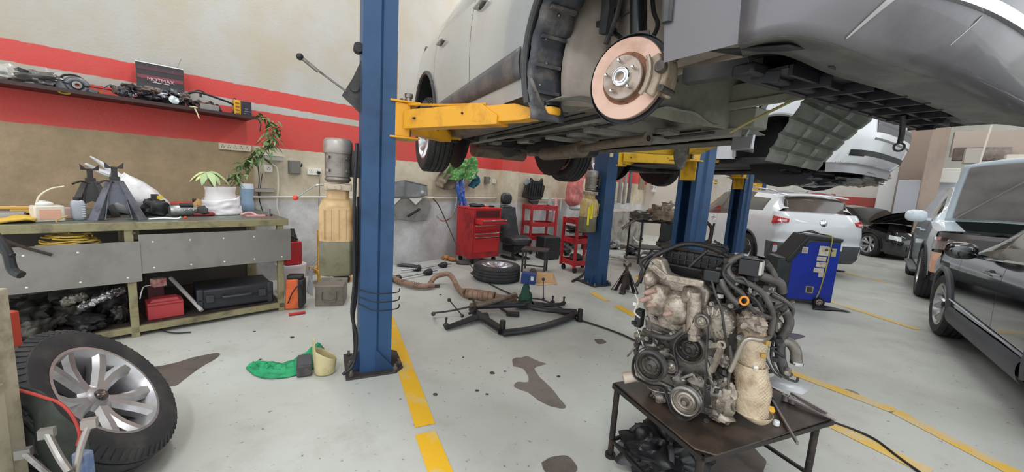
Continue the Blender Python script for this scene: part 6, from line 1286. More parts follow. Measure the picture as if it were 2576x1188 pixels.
# right of the bench
t = thing('steel_chest', 'brown grey metal ammunition style chest on the floor right of the bench', 'chest', onZ(822, 770, 0)+Vector((-.02, .16, 0)), .28)
b = MB(); b.box((0, 0, .10), (.27, .34, .20)); b.build('chest_body', mat('7b7468', .45, .4, var='5f594f', vs=6), t, bevel=.004); b = MB(); b.box((0, 0, .212), (.275, .345, .024)); b.build('chest_lid', mat('837b6e', .42, .4), t, bevel=.004)
b = MB(); b.tube([(-.06, -.173, .15), (-.065, -.185, .15), (-.06, -.188, .06), (.06, -.188, .06), (.065, -.185, .15), (.06, -.173, .15)], .005, sub=2); b.build('chest_handle', mat('6b655a', .4, .5), t)
for x in (-.07, .07): b = MB(); b.box((x, .05, .227), (.05, .015, .006)); b.build('lid_stud', STEEL, t)
t = thing('orange_charger', 'orange and black box tool on the floor at the right end of the bench', 'power tool', onZ(738, 778, 0)+Vector((0, .05, 0)), .3); b = MB(); b.box((-.02, 0, .16), (.13, .16, .30), taper=.85); b.build('orange_body', mat('d9622c', .45, var='a34a22', vs=8), t, bevel=.012, seg=3)
b = MB(); b.box((.06, -.02, .17), (.05, .14, .28)); b.box((.0, 0, .33), (.14, .10, .04)); b.build('black_frame', BLK, t, bevel=.01); b = MB(); b.tube([(-.05, -.1, .08), (.0, -.12, .2), (.06, -.1, .26), (.08, -.08, .1)], .006); b.build('cord', BLK, t)
b = MB(); b.cyl(onZ(727, 792, .015), onZ(768, 786, .015), .014, n=14); simple('red_tube', 'short red tube lying on the floor before the orange box', 'tube', b, mat('b52f2a', .4))
t = thing('red_canister', 'red canister with black top standing on a white pail behind the orange box', 'canister', W(1.50, .62, .34)); b = MB(); b.box((0, 0, .13), (.17, .2, .26), rot=WROT); b.build('canister_body', mat('b3202a', .35), t, bevel=.012, seg=3); b = MB(); b.cyl((.02, 0, .26), (.02, 0, .33), .05, .04); b.cyl((.02, 0, .33), (.02, 0, .40), .035, .02); b.tube([(-.04, 0, .28), (.02, -.05, .33), (.08, 0, .28)], .008); b.build('black_top', DKP, t)
b = MB(); b.lathe([(0, 0), (.125, 0), (.15, .31), (.155, .31), (.155, .335), (.0, .335)], n=32); simple('white_pail', 'white plastic pail under the red canister', 'pail', b, mat('d9cfd2', .4), loc=W(1.50, .62, 0))
t = thing('yellow_trolley', 'yellow metal frame on the floor behind the steel chest', 'frame', W(2.05, .45, 0), WROT); b = MB(); b.box((.0, 0, .18), (.5, .3, .05)); b.box((-.22, -.1, .35), (.03, .03, .7)); b.box((.15, 0, .09), (.06, .25, .16)); b.build('yellow_frame', YEL, t, bevel=.004); b = MB(); b.cyl((.1, -.15, .05), (.1, .15, .05), .05); b.build('wheel', BLK, t)
b = MB()
for i in range(4): b.tube([W(1.62, .9-i*.05, .01), W(1.8, .5, .2+.05*i), W(2.1, .45, .25+.03*i), W(2.4, .6, .02)], .006)
simple('grey_cables', 'grey cables looping over the floor behind the steel chest', 'cable', b, mat('8d9298', .5))
# ============================================================ things fixed on the left wall
def wallbox(name, label, cat, px, py, w, h, d, m, parts=None, **k):
    p = onV(px, py, .0); t = thing(name, label, cat, p, WROT); b = MB(); b.box((0, -d/2, 0), (w, d, h)); b.build(k.get('body', 'casing'), m, t, bevel=.004); return t
SO = mat('e8e4da', .45)
t = wallbox('socket_strip', 'cream socket strip on the wall just below the red band', 'socket', 590, 371, .30, .072, .035, mat('cfc4ae', .5))
for i in range(5):
    for dx, dz in ((0, .014), (-.011, -.008), (.011, -.008)): b = MB(); b.box((-.115+i*.057+dx, -.0355, dz), (.006, .002, .010)); b.build('socket_hole', BLK, t)
t = wallbox('wall_trunking', 'white topped box on the wall behind the vine', 'box', 687, 398, .19, .055, .06, mat('b9b5ae', .5)); b = MB(); b.box((0, -.03, .03), (.2, .07, .008)); b.build('white_lid', WHT, t)
def socket(lab, px, py, n=1, switch=True):
    t = wallbox('wall_socket', lab, 'socket', px, py, .085*n+.0, .085, .03, SO); 
    for i in range(n):
        x = (i-(n-1)/2)*.075
        for dx, dz in ((0, .012), (-.012, -.01), (.012, -.01)): b = MB(); b.box((x+dx, -.0305, dz), (.006, .002, .011)); b.build('socket_hole', BLK, t)
    return t
socket('single white wall socket under the trunking, left of the grey switch box', 674, 424); t = socket('double white wall socket right of the grey switch box', 789, 432, 2)
b = MB(); b.box((.05, -.035, -.01), (.035, .03, .035)); b.build('plug', BLK, t); b = MB(); b.tube([(.05, -.04, -.03), (.06, -.03, -.2), (.055, -.02, -.45), (.06, -.05, -.62)], .004); b.build('cord', BLK, t)
def swbox(lab, px, py, s=1.):
    t = wallbox('switch_box', lab, 'switch', px, py, .13*s, .165*s, .06, mat('77746d', .5, .3)); b = MB(); b.box((0, -.062, 0), (.115*s, .006, .15*s)); b.build('box_cover', mat('827f78', .45, .3), t, bevel=.002); b = MB(); b.cyl((.065*s, -.03, .02), (.085*s, -.03, .02), .012); b.box((.083*s, -.045, .035), (.01, .02, .04)); b.build('switch_handle', BLK, t); return t
swbox('dark grey metal switch box on the wall between the two white sockets', 738, 421); swbox('small grey switch box on the wall right of the draped cloth', 1222, 453, .8); socket('small cream wall socket beside the small grey switch box', 1241, 456)
b = MB(); b.tube([onV(x, y, .035) for x, y in ((560, 495), (700, 496), (800, 496), (900, 497), (1100, 498), (1254, 499))], .013, sub=2); o = simple('wall_pipe', 'thin white pipe running along the wall at bench height', 'pipe', b, mat('d9d5cd', .45))
b = MB(); b.tube([onV(x, y, .05) for x, y in ((1290, 499), (1350, 500), (1424, 502), (1560, 504))], .013, sub=2); simple('wall_pipe', 'white pipe continuing along the wall beyond the pilaster', 'pipe', b, mat('d9d5cd', .45))
b = MB(); b.tube([onV(x, y, .03) for x, y in ((682, 412), (697, 425), (700, 470), (697, 520), (704, 545))], .011); simple('white_flex', 'thick white flexible conduit dropping from the trunking to the bench', 'cable', b, mat('dbd5c8', .5))
b = MB(); b.tube([onV(x, y, .03) for x, y in ((648, 412), (652, 450), (650, 490), (660, 530))], .005); b.tube([onV(x, y, .03) for x, y in ((660, 437), (655, 470), (653, 510))], .004); simple('dark_flexes', 'two thin dark cords hanging below the trunking', 'cable', b, BLK)
t = wallbox('pipe_bracket', 'small aluminium rack on the wall above the pipe', 'rack', 662, 478, .20, .045, .07, mat('b5b0a6', .4, .4)); b = MB(); b.box((0, -.07, .02), (.2, .006, .006)); b.build('rack_bar', STEEL, t)
# big grey fender liner hanging on the pipe
t = thing('hanging_splash_guard', 'grey moulded splash guard hanging on the wall right of the nearest post', 'car part', onV(1030, 500, .02), WROT)
def gl(px, py, v=.06): p = onV(px, py, v)-Vector(t.location); q = Matrix.Rotation(-WROT, 3, 'Z') @ p; return q
GP = mat('797b7d', .6, var='97989a', vs=5, va=.4)
b = MB(); P = [gl(*q) for q in ((968, 462), (1018, 453), (1075, 466), (1078, 492), (1050, 497), (1000, 497), (968, 497))]; b.prism([(p.x, p.z) for p in P], .05, o=(0, -.03, 0), X=(1, 0, 0), Y=(0, 0, 1), tap=.9); b.build('guard_panel', GP, t, bevel=.01)
b = MB(); P = [gl(*q) for q in ((970, 500), (1078, 500), (1083, 520), (1072, 555), (1040, 558), (1000, 552), (972, 556))]; b.prism([(p.x, p.z) for p in P], .02, o=(0, -.04, 0), X=(1, 0, 0), Y=(0, 0, 1)); b.build('lower_panel', mat('85837f', .65, var='6b6864', vs=6, va=.5), t, bevel=.008)
b = MB(); b.bar(gl(1020, 455, .12), gl(1020, 496, .12), .012, .012); b.bar(gl(972, 463, .1), gl(1018, 454, .1), .01, .01); b.bar(gl(1018, 454, .1), gl(1075, 467, .1), .01, .01); b.build('panel_rib', mat('6a6b6d', .5), t)
for q0 in ((988, 505), (1042, 505)): b = MB(); b.prism([(p.x, p.z) for p in [gl(q0[0]-16, q0[1]-6), gl(q0[0]+16, q0[1]-6), gl(q0[0], q0[1]+10)]], .015, o=(0, -.07, 0), X=(1, 0, 0), Y=(0, 0, 1)); b.build('bracket_tab', mat('d0cec8', .5), t)
b = MB(); p = gl(1062, 485, .1); b.ball(p, .035, 12, 8); b.build('round_knob', mat('a5a6a6', .5), t)
b = MB(); b.bar(gl(1026, 545, .12), gl(1054, 525, .12), .05, .02); simple('plastic_grip', 'black plastic handle clipped on the grey splash guard', 'handle', MB().bar(onV(1026, 545, .14), onV(1056, 526, .14), .045, .025), BLK, bevel=.004)
# draped patterned cloth, blue coat, on hooks
b = MB()
GC = mat('3f7a3a', .8, var='b9c98a', vs=22, va=.35)
def cloth(px0, py0, px1, py1, v0, amp, sd):
    def f(u, v):
        q = onV(lerp(px0, px1, u)+10*math.sin(v*2+sd), lerp(py0, py1, v)+8*math.sin(u*3.2), v0); return q+WN*(amp*math.sin(u*11+v*3+sd)+amp*.8*noise.noise(Vector((u*5, v*5, sd))))
    return f
b.grid(cloth(1118, 392, 1190, 448, .16, .05, 1), 30, 16); simple('green_patterned_cloth', 'green and cream patterned cloth draped on the wall beside the raised wheel', 'cloth', b, GC, solid=.01)
b = MB(); b.grid(cloth(1108, 430, 1160, 470, .10, .04, 3), 24, 12); simple('brown_cloth', 'brown stained cloth hanging below the patterned cloth', 'cloth', b, mat('7d7060', .8, var='5d5145', vs=9), solid=.01)
b = MB(); b.grid(cloth(1152, 448, 1174, 528, .12, .05, 5), 20, 24); simple('blue_coat', 'blue and violet coat hanging under the green cloth', 'coat', b, mat('2f62b8', .7, var='c3c4e8', vs=9, va=.4), solid=.012)
b = MB(); b.grid(cloth(1176, 440, 1196, 466, .12, .04, 7), 14, 8); simple('teal_cloth', 'dark teal end of cloth hanging right of the blue coat', 'cloth', b, mat('1f5e6e', .7), solid=.012)
b = MB(); b.tube([onV(x, y, .10) for x, y in ((1148, 496), (1146, 520), (1135, 545), (1128, 552), (1112, 556), (1098, 545))], .012); simple('bent_rod', 'bent silver rod hanging between the splash guard and the tool chest', 'rod', b, CHR)
b = MB(); P = [onV(1090, 500, .06), onV(1105, 520, .1), onV(1130, 575, .25), onV(1155, 630, .6), onZ(1190, 675, .05), onZ(1228, 712, .01), onZ(1290, 742, .012), onZ(1330, 760, .012), onZ(1450, 802, .012), onZ(1560, 840, .012), onZ(1640, 880, .012)]; b.tube(P, .009); simple('air_hose', 'thin dark air hose running from the wall across the floor to the engine table', 'hose', b, HOSE)
b = MB(); b.tube([onZ(x, y, .008) for x, y in ((2060, 1050), (2140, 1078), (2200, 1105), (2260, 1150), (2330, 1200))], .007); simple('black_floor_cable', 'black cable on the floor right of the engine table', 'cable', b, BLK)
b = MB(); b.tube([onV(x, y, .03) for x, y in ((1277, 440), (1288, 462), (1282, 478), (1290, 490))], .003); b.tube([onV(1283, 466, .03)+Vector((0, 0, 0))+WT*.05*math.cos(a)+Vector((0, 0, .09*math.sin(a))) for a in [i*PI/4 for i in range(9)]], .003); simple('thin_wire_loop', 'thin wire loop hanging on the pilaster', 'wire', b, DKP)
# hanging black skid plate and bags beyond
t = thing('black_cover', 'black ribbed engine undercover hanging on the wall above the black seat', 'car part', onV(1345, 478, .1), WROT); b = MB(); P = [(-.42, -.16), (-.34, .10), (-.22, .16), (-.18, .26), (-.10, .20), (.12, .20), (.2, .27), (.24, .12), (.3, .1), (.26, -.12), (.2, -.2), (-.1, -.22)]; b.prism(P, .05, X=(1, 0, 0), Y=(0, 0, 1)); b.build('cover_panel', mat('1a1b1d', .4), t, bevel=.012)
for i in range(6): b = MB(); b.bar((-.25+i*.08, -.06, -.12), (-.22+i*.08, -.06, .14), .02, .02); b.build('cover_rib', mat('2a2b2e', .4), t)
b = MB(); P = [(-.40, .12), (-.3, .24), (-.22, .18), (-.3, .06)]; b.prism(P, .04, X=(1, 0, 0), Y=(0, 0, 1)); b.build('grey_flap', mat('8d9092', .5), t)
b = MB(); P = [(-.22, -.22), (.12, -.22), (.08, -.30), (.0, -.33), (-.16, -.28)]; b.prism(P, .06, X=(1, 0, 0), Y=(0, 0, 1)); b.build('lower_lip', mat('3b3632', .4), t, bevel=.01)
def hang(name, label, cat, px, py, w, h, v, m, sd=1, top=.3):
    c = onV(px, py, v); b = MB()
    def f(u, vv):
        a = 2*PI*u; k = lerp(top, 1, vv**.7)*(1 if vv < .85 else lerp(1, .6, (vv-.85)/.15)); q = 1+.25*noise.noise(Vector((math.cos(a)*1.5, math.sin(a)*1.5, vv*4+sd)))
        return c+WT*(w/2*k*q*math.cos(a))+WN*(w/3*k*q*math.sin(a))+Vector((0, 0, h/2-h*vv))
    b.grid(f, 24, 16, cu=True); return simple(name, label, cat, b, m)
hang('grey_bag', 'grey plastic bag hanging on the wall pipe', 'bag', 1382, 518, .22, .36, .12, mat('9fa5a5', .35)); hang('pink_cloth', 'pale pink cloth hanging beside the grey bag', 'cloth', 1397, 530, .16, .62, .12, mat('dfa9a9', .8), 2, .4); hang('white_mask', 'white strap hanging right of the pink cloth', 'strap', 1411, 518, .07, .3, .12, WPL, 3)
hang('red_printed_sack', 'faded red printed sack hanging behind the second lift post', 'sack', 1447, 478, .55, .75, .34, mat('c9706b', .7, var='d99b95', vs=12, va=.5), 4, .75); hang('clear_bag', 'pale translucent bag under the red sack', 'bag', 1448, 512, .40, .32, .36, mat('c9ccd0', .3, var='a3a6aa', vs=9), 5, .6)
# ============================================================ tool chest
cx = W(4.58, .42, 0); t = thing('tool_chest', 'red rolling tool chest with open top drawer against the wall', 'tool chest', cx, R(44))
w_, d_, h_ = .62, .46, .84; RC = mat('b4262a', .38, var='7d1d22', vs=5, va=.45)
b = MB(); b.box((0, 0, .10+h_/2), (w_, d_, h_)); b.build('chest_body', RC, t, bevel=.008)
for i, (z, h) in enumerate(((.58, .11), (.43, .12), (.20, .29))): 
    b = MB(); b.box((0, -d_/2-.006, z+h/2), (w_-.07, .015, h-.012)); dr = b.build('drawer', mat('c02c2f', .35), t, bevel=.004); b = MB(); b.box((0, -d_/2-.022, z+h-.022), (w_-.10, .016, .016)); b.build('drawer_handle', CHR, dr, bevel=.003)
b = MB(); b.box((.02, -d_/2-.08, .74), (w_-.07, .2, .07)); dr = b.build('drawer', mat('c02c2f', .35), t, bevel=.004); b = MB(); b.box((.02, -d_/2-.19, .765), (w_-.1, .016, .018)); b.build('drawer_handle', CHR, dr, bevel=.003)
b = MB(); b.box((.01, -d_/2-.002, .86), (w_-.1, .006, .12)); b.build('open_slot', mat('4d1315', .7), t)
b = MB(); b.box((0, 0, .955), (w_+.01, d_+.01, .03)); b.build('chest_top', mat('c23338', .4), t, bevel=.006); b = MB(); b.box((.0, -d_/2-.007, .955), (.02, .004, .02)); b.build('lock', CHR, t)
for x, y in ((-.24, -.17), (.24, -.17), (-.24, .17), (.24, .17)): b = MB(); b.cyl((x-.015, y, .045), (x+.015, y, .045), .045); b.bar((x, y, .05), (x, y, .11), .03, .04, up=(1, 0, 0)); b.build('caster', BLK, t)
for i, (x, y, c, r, lab) in enumerate(((-.15, -.05, '1a1a1c', (.12, .08, .035), 'black cloth bundle on the left of the red tool chest'), (.02, .0, '2a2a2e', (.08, .07, .03), 'dark glove heap in the middle of the red tool chest'), (.12, .05, 'c9c4c0', (.06, .04, .02), 'pale crumpled item at the back of the red tool chest'), (.2, -.08, '2b2b2b', (.07, .03, .018), 'dark tool at the right edge of the red tool chest'))):
    M2 = Matrix.Rotation(R(44), 3, 'Z') @ Vector((x, y, 0)); b = MB(); b.ball((0, 0, r[2]*.8), r, amp=.5, seed=i+90); simple('chest_item', lab, 'item', b, mat(c, .6), loc=cx+M2+Vector((0, 0, .97)), rz=R(44))
b = MB(); M2 = Matrix.Rotation(R(44), 3, 'Z') @ Vector((.12, -.03, 0)); b.cyl((-.05, 0, .012), (.06, .01, .012), .011); simple('orange_screwdriver', 'orange handled screwdriver on the red tool chest', 'screwdriver', b, mat('d9532c', .4), loc=cx+M2+Vector((0, -.03, .975)))
# black car seat
t = thing('car_seat', 'black leather car seat standing on the floor right of the red tool chest', 'car seat', W(5.38, .62, 0), R(38)); t.scale = (.9, .9, .88); LE = mat('2d2e31', .38, var='45464a', vs=5, va=.35)
b = MB(); b.ball((0, 0, .40), (.25, .28, .10), n=28, m=14, sq=.6); b.build('seat_cushion', LE, t)
b = MB()
def back(u, v):
    a = 2*PI*u; w = lerp(.25, .17, v**1.5)*(1-.1*math.sin(v*PI)); c = math.cos(a); s = math.sin(a); sg = lambda q: math.copysign(abs(q)**.6, q)
    return Vector((w*sg(c)*(1+.1*(abs(c) > .7)), .28-.10*v+.09*sg(s)*(1-.4*v)-(.03 if s < 0 and abs(c) < .75 else 0)+.12*v*2*.8, .42+.66*v+.012*math.sin(v*22)))
b.grid(back, 32, 24, cu=True); b.ball((0, .43, 1.08), (.165, .06, .04)); b.build('backrest', LE, t); b = MB(); b.ball((0, .44, 1.26), (.14, .07, .13), n=20, m=14, sq=.75); b.build('headrest', LE, t)
for x in (-.05, .05): b = MB(); b.cyl((x, .44, 1.06), (x, .44, 1.2), .008); b.build('headrest_post', CHR, t)
for sd in (-1, 1): b = MB(); b.ball((sd*.23, .02, .40), (.05, .26, .10), n=18, m=10); b.build('side_bolster', LE, t)
b = MB(); b.box((0, 0, .24), (.40, .42, .16)); b.box((-.18, 0, .03), (.05, .5, .04)); b.box((.18, 0, .03), (.05, .5, .04)); b.box((-.18, -.15, .12), (.04, .06, .2)); b.box((.18, .15, .12), (.04, .06, .2)); b.build('seat_base', BLK, t, bevel=.01)
t = thing('speaker_box', 'black plastic box with a round opening right of the car seat', 'box', W(5.95, .95, 0), R(30)); t.scale = (.9, .9, .8); b = MB(); b.box((0, 0, .28), (.42, .34, .55)); b.build('box_body', mat('222326', .45), t, bevel=.03, seg=3)
for i in range(2): b = MB(); b.box((-.05, -.172, .38-.18*i), (.25, .01, .01)); b.build('box_line', mat('3d3e42', .4), t)
t = thing('steel_tube_part', 'grey cylinder on its side behind the small black table', 'car part', onZ(1385, 645, 0)+Vector((0, .1, .18))); b = MB(); b.lathe([(.10, -.12), (.16, -.12), (.17, .12), (.11, .12)], ax=(.3, -1, .1), n=28, closed=True); b.build('drum_ring', mat('3f4146', .4, .4), t)
t = thing('small_red_disc', 'dull red round disc beside the small black table', 'disc', onZ(1362, 650, 0)+Vector((0, 0, .12))); b = MB(); b.lathe([(0, .02), (.05, .02), (.09, .01), (.09, -.01), (0, -.01)], ax=(.2, -1, .2), n=24); b.build('disc', mat('8c5a55', .5), t)
def small_table(label, c, rz, w, d, h, m, name='small_table', cat='table'):
    t = thing(name, label, cat, c, rz); b = MB(); b.box((0, 0, h-.01), (w, d, .02)); b.build('table_top', m, t, bevel=.003)
    for x in (-1, 1):
        for y in (-1, 1): b = MB(); b.box((x*(w/2-.03), y*(d/2-.03), h/2-.01), (.028, .028, h-.02)); b.build('leg', m, t)
    b = MB(); b.box((0, -d/2+.03, .12), (w-.06, .02, .02)); b.build('stretcher', m, t); return t
small_table('small black iron table with a grey plate top in front of the car seat', onZ(1345, 688, 0)+Vector((0, .15, 0)), R(-12), .42, .34, .38, mat('3a3735', .5, .3, var='55504c', vs=7))
# trolleys
def trolley(label, c, rz, w, d, h, shelves, wheels=True):
    t = thing('tool_trolley', label, 'trolley', c, rz, 'red steel tool trolleys')
    for x in (-1, 1):
        for y in (-1, 1): b = MB(); b.box((x*w/2, y*d/2, h/2+.06), (.045, .035, h-.06)); b.build('corner_post', RC, t)
    for z in shelves:
        b = MB(); b.box((0, 0, z), (w, d, .015))
        for y in (-1, 1): b.box((0, y*d/2, z+.035), (w+.04, .015, .085))
        for x in (-1, 1): b.box((x*w/2, 0, z+.035), (.015, d+.03, .085))
        b.build('tray', RC, t, bevel=.003)
    for x in (-1, 1):
        for y in (-1, 1): b = MB(); b.cyl((x*w*.42-.015, y*d*.42, .045), (x*w*.42+.015, y*d*.42, .045), .045); b.bar((x*w*.42, y*d*.42, .05), (x*w*.42, y*d*.42, .1), .03, .03, up=(1, 0, 0)); b.build('caster', BLK, t)
    return t
tr = onZ(1440, 683, 0)+Vector((.12, .12, 0)); trolley('red three tray tool trolley beside the second lift post, loaded with black mats', tr, R(30), .50, .36, .88, (.13, .50, .82))
tr2 = W(6.3, .42, 0); trolley('red trolley against the wall behind the car seat, nearly empty', tr2, R(25), .58, .38, .98, (.3, .58, .92))
for i in range(4): b = MB(); b.grid(lambda u, v: Vector((lerp(-.24, .24, u), lerp(-.15, .15, v), .02*math.sin(u*4+i))), 10, 4); simple('black_mat', ('lowest', 'second', 'third', 'topmost')[i]+' black ribbed mat in the middle tray of the near red trolley', 'mat', b, mat('2b2c30', .5), group='black mats stacked on the red trolley', loc=tr+Vector((0, 0, .66+.032*i)), rz=R(10), solid=.018)
for i, (x, y, z, r, c, lab) in enumerate(((.06, -.05, .515, (.05, .04, .03), 'a87b4a', 'small brown box in the middle tray of the near red trolley'), (-.08, 0, .145, (.1, .1, .07), '2a2a2c', 'black part in the bottom tray of the near red trolley'), (.1, .02, .145, (.08, .09, .06), 'a58a78', 'tan cloth in the bottom tray of the near red trolley'))): b = MB(); b.ball((0, 0, r[2]), r, amp=.5, seed=i+40, sq=.7); simple('trolley_item', lab, 'item', b, mat(c, .6), loc=tr+Vector((x, y, z)))
b = MB(); b.ball((0, 0, .02), (.1, .07, .025), amp=.4, seed=9); simple('pale_cloth', 'pale blue cloth on top of the far red trolley', 'cloth', b, mat('c3cfdd', .7), loc=tr2+Vector((-.05, -.05, .93)))
b = MB(); b.ball((0, 0, .04), (.06, .05, .05)); simple('green_roll', 'small greenish roll on the middle tray of the far red trolley', 'roll', b, mat('9aa08a', .6), loc=tr2+Vector((-.15, -.05, .59)))
t = thing('blue_carton', 'small dark blue carton on the floor beside the flat wheel', 'carton', onZ(1330, 716, 0)+Vector((0, .08, 0)), R(-12)); b = MB(); b.box((0, 0, .075), (.20, .15, .15)); b.build('carton_body', mat('26407c', .5), t, bevel=.003); b = MB(); b.box((.06, -.076, .09), (.04, .002, .06)); b.build('white_label', WHT, t)
b = MB(); P = [onZ(*q, .006) for q in ((1350, 718), (1352, 690), (1393, 690), (1402, 716))]; b.add(P, [(0, 1, 2, 3)]); simple('cardboard_sheet', 'flat tan cardboard sheet right of the blue carton', 'cardboard', b, mat('c9a67e', .7), solid=.004)
b = MB(); b.prism([(-.12, 0), (.12, 0), (.12, .14), (-.12, .14)], .006, o=onZ(1372, 716, .01)+Vector((0, .12, 0)), X=(1, 0, 0), Y=(0, .3, 1)); simple('cardboard_flap', 'upright cardboard flap standing on the cardboard sheet', 'cardboard', b, mat('c79f74', .7))
# ============================================================ subframe and exhaust on the floor
t = thing('front_subframe', 'black car subframe with control arms lying on the floor', 'car part', onZ(1280, 790, 0)); so = Vector(t.location)
def z_(px, py, z=.03): return onZ(px, py, z)-so
SB = mat('222227', .4, .2, var='38353a', vs=8, va=.3)
def beam(pts, r, name='frame_beam', m=SB, par=None, fl=.7):
    b = MB(); P = spline([Vector(p) for p in pts], 6); vs = []
    for i, p in enumerate(P):
        d = (P[min(i+1, len(P)-1)]-P[max(i-1, 0)]).normalized(); n = Vector((-d.y, d.x, 0)).normalized(); rr_ = r if isinstance(r, (int, float)) else lerp(r[0], r[1], i/(len(P)-1))
        for a in range(10):
            q = 2*PI*a/10; vs.append(p+n*rr_*math.cos(q)+Vector((0, 0, rr_*fl*math.sin(q))))
    b.add(vs, [(i*10+k, i*10+(k+1) % 10, (i+1)*10+(k+1) % 10, (i+1)*10+k) for i in range(len(P)-1) for k in range(10)]+[tuple(range(10)), tuple(range(len(vs)-1, len(vs)-11, -1))])
    return b.build(name, m, par or t)
beam([z_(1265, 838, .035), z_(1340, 828, .04), z_(1410, 808, .045), z_(1450, 790, .05)], .042); beam([z_(1262, 830, .05), z_(1215, 800, .06), z_(1190, 780, .07), z_(1200, 765, .08)], .045); beam([z_(1450, 785, .06), z_(1400, 782, .07), z_(1345, 775, .08), z_(1320, 762, .08)], .042)
beam([z_(1195, 770, .08), z_(1260, 768, .08), z_(1330, 765, .08)], .05); beam([z_(1122, 825, .03), z_(1160, 812, .04), z_(1195, 800, .05), z_(1225, 795, .05)], (.028, .05), 'control_arm'); beam([z_(1418, 765, .03), z_(1380, 768, .04), z_(1340, 765, .06)], (.025, .045), 'control_arm')
for q in ((1263, 840), (1458, 808)):
    b = MB(); p = z_(*q, 0); b.cyl(p, p+Vector((0, 0, .13)), .028, n=20); b.cyl(p, p+Vector((0, 0, .012)), .04, n=20); b.build('mount_bushing', mat('1f1c1b', .5), t); b = MB(); b.cyl(p+Vector((0, 0, .128)), p+Vector((0, 0, .134)), .02, n=16); b.build('bushing_top', mat('4d3a30', .6), t)
for q in ((1122, 818), (1418, 762), (1390, 760)):
    b = MB(); p = z_(*q, .03); b.ball(p, (.03, .03, .02)); b.cyl(p, p+Vector((0, 0, .06)), .010); b.ball(p+Vector((0, 0, .065)), .014, 10, 8); b.build('ball_joint', DKP, t)
beam([z_(1183, 770, .11), z_(1215, 765, .12), z_(1255, 755, .13), z_(1297, 742, .14)], .03, 'steering_rack', mat('7d7061', .45, .5, var='55493e', vs=12), fl=1)
b = MB(); b.tube([z_(1088, 788, .05), z_(1130, 783, .06), z_(1170, 775, .09), z_(1190, 770, .10)], .010); b.ball(z_(1090, 790, .05), .022); b.cyl(z_(1090, 790, .05), z_(1090, 790, .11), .008); b.build('tie_rod', DKP, t)
for a, c in (((1130, 755, .16), (1163, 795, .05)), ((1367, 703, .27), (1367, 752, .05))):
    b = MB(); p0, p1 = z_(a[0], a[1], .0)*0+ (onP(a[0], a[1], onZ(c[0], c[1], c[2]), (0, 1, 0))-so), z_(*c); b.cyl(p0, p1, .006, n=10); b.ball(p0, .02, 12, 8); b.ball(p1, .018, 12, 8); b.build('stabiliser_link', DKP, t)
b = MB(); b.tube([z_(1180, 790, .08), z_(1195, 775, .12), z_(1190, 755, .14), z_(1180, 752, .13)], .014); b.build('stabiliser_bar', SB, t); b = MB(); b.tube([z_(1330, 750, .1), z_(1365, 755, .1), z_(1400, 770, .08), z_(1430, 785, .06)], .009); b.build('stabiliser_bar', SB, t)
b = MB(); b.box(z_(1290, 790, .03), (.14, .06, .04)); b.cyl(z_(1258, 775, .06), z_(1282, 790, .05), .014); b.build('loose_bracket', BLK, t, bevel=.006)
b = MB(); c = onZ(1320, 775, 0)
def gr(u, v): 
    a = 2*PI*u; h = .26*(1-v); r = .03+.075*v**1.2; return c+Vector(((r*math.cos(a))*(1+.3*noise.noise(Vector((math.cos(a)*2, math.sin(a)*2, v*5)))), r*math.sin(a)*.8, h+.02+.02*noise.noise(Vector((a, v*6, 1)))))
b.grid(gr, 30, 18, cu=True); simple('dark_green_cloth', 'dark green cloth hanging over the middle of the subframe', 'cloth', b, mat('1f4a38', .75, var='163527', vs=9))
EXP = mat('9a7d68', .55, .25, var='6f574a', vs=10, va=.5)
t = thing('exhaust_downpipe', 'rusty brown exhaust pipe with flex section on the floor, left piece', 'exhaust', onZ(1050, 715, 0)); so = Vector(t.location)
def s_(px, py, z): return onZ(px, py, z)-so
b = MB(); b.tube([s_(990, 700, .05), s_(1005, 708, .05)], .042, r1=.036, n=14, sub=1); b.tube([s_(1005, 708, .05), s_(1050, 720, .05), s_(1092, 718, .05)], .034, n=14); b.build('pipe', EXP, t); b = MB()
for i in range(9): p = s_(1008, 709, .05).lerp(s_(1058, 720, .05), i/8); b.lathe([(.034, -.006), (.040, 0), (.034, .006)], o=p, ax=(s_(1058, 720, .05)-s_(1008, 709, .05)), n=18)
b.build('flex_bellows', EXP, t); b = MB(); b.prism([(-.05, -.02), (.05, -.02), (.05, .02), (-.05, .02)], .012, o=s_(1096, 722, .01), X=(1, .3, 0), Y=(0, 0, 1.6)); b.build('flange', mat('4a3a32', .6), t)
t = thing('catalytic_converter', 'brown exhaust pipe with a kinked hump and catalytic converter behind the subframe', 'exhaust', onZ(1200, 745, 0)); so = Vector(t.location)
b = MB(); b.tube([s_(1080, 718, .04), s_(1092, 700, .09), s_(1108, 692, .13), s_(1128, 690, .14), s_(1140, 702, .11), s_(1150, 722, .05), s_(1162, 735, .05)], .033, n=14); b.tube([s_(1160, 733, .05), s_(1175, 738, .06)], .034, r1=.06, n=16, sub=1); b.tube([s_(1175, 738, .06), s_(1245, 748, .065)], .062, n=20, sub=1); b.tube([s_(1245, 748, .065), s_(1262, 750, .06), s_(1300, 752, .06)], .05, r1=.03, n=16, sub=2); b.build('pipe', EXP, t, ang=50)
b = MB()
for i in range(6): p = s_(1180, 739, .06).lerp(s_(1242, 748, .065), i/5); b.lathe([(.062, -.005), (.066, 0), (.062, .005)], o=p, ax=(s_(1242, 748, .06)-s_(1180, 739, .06)), n=20)
b.build('converter_rib', EXP, t)
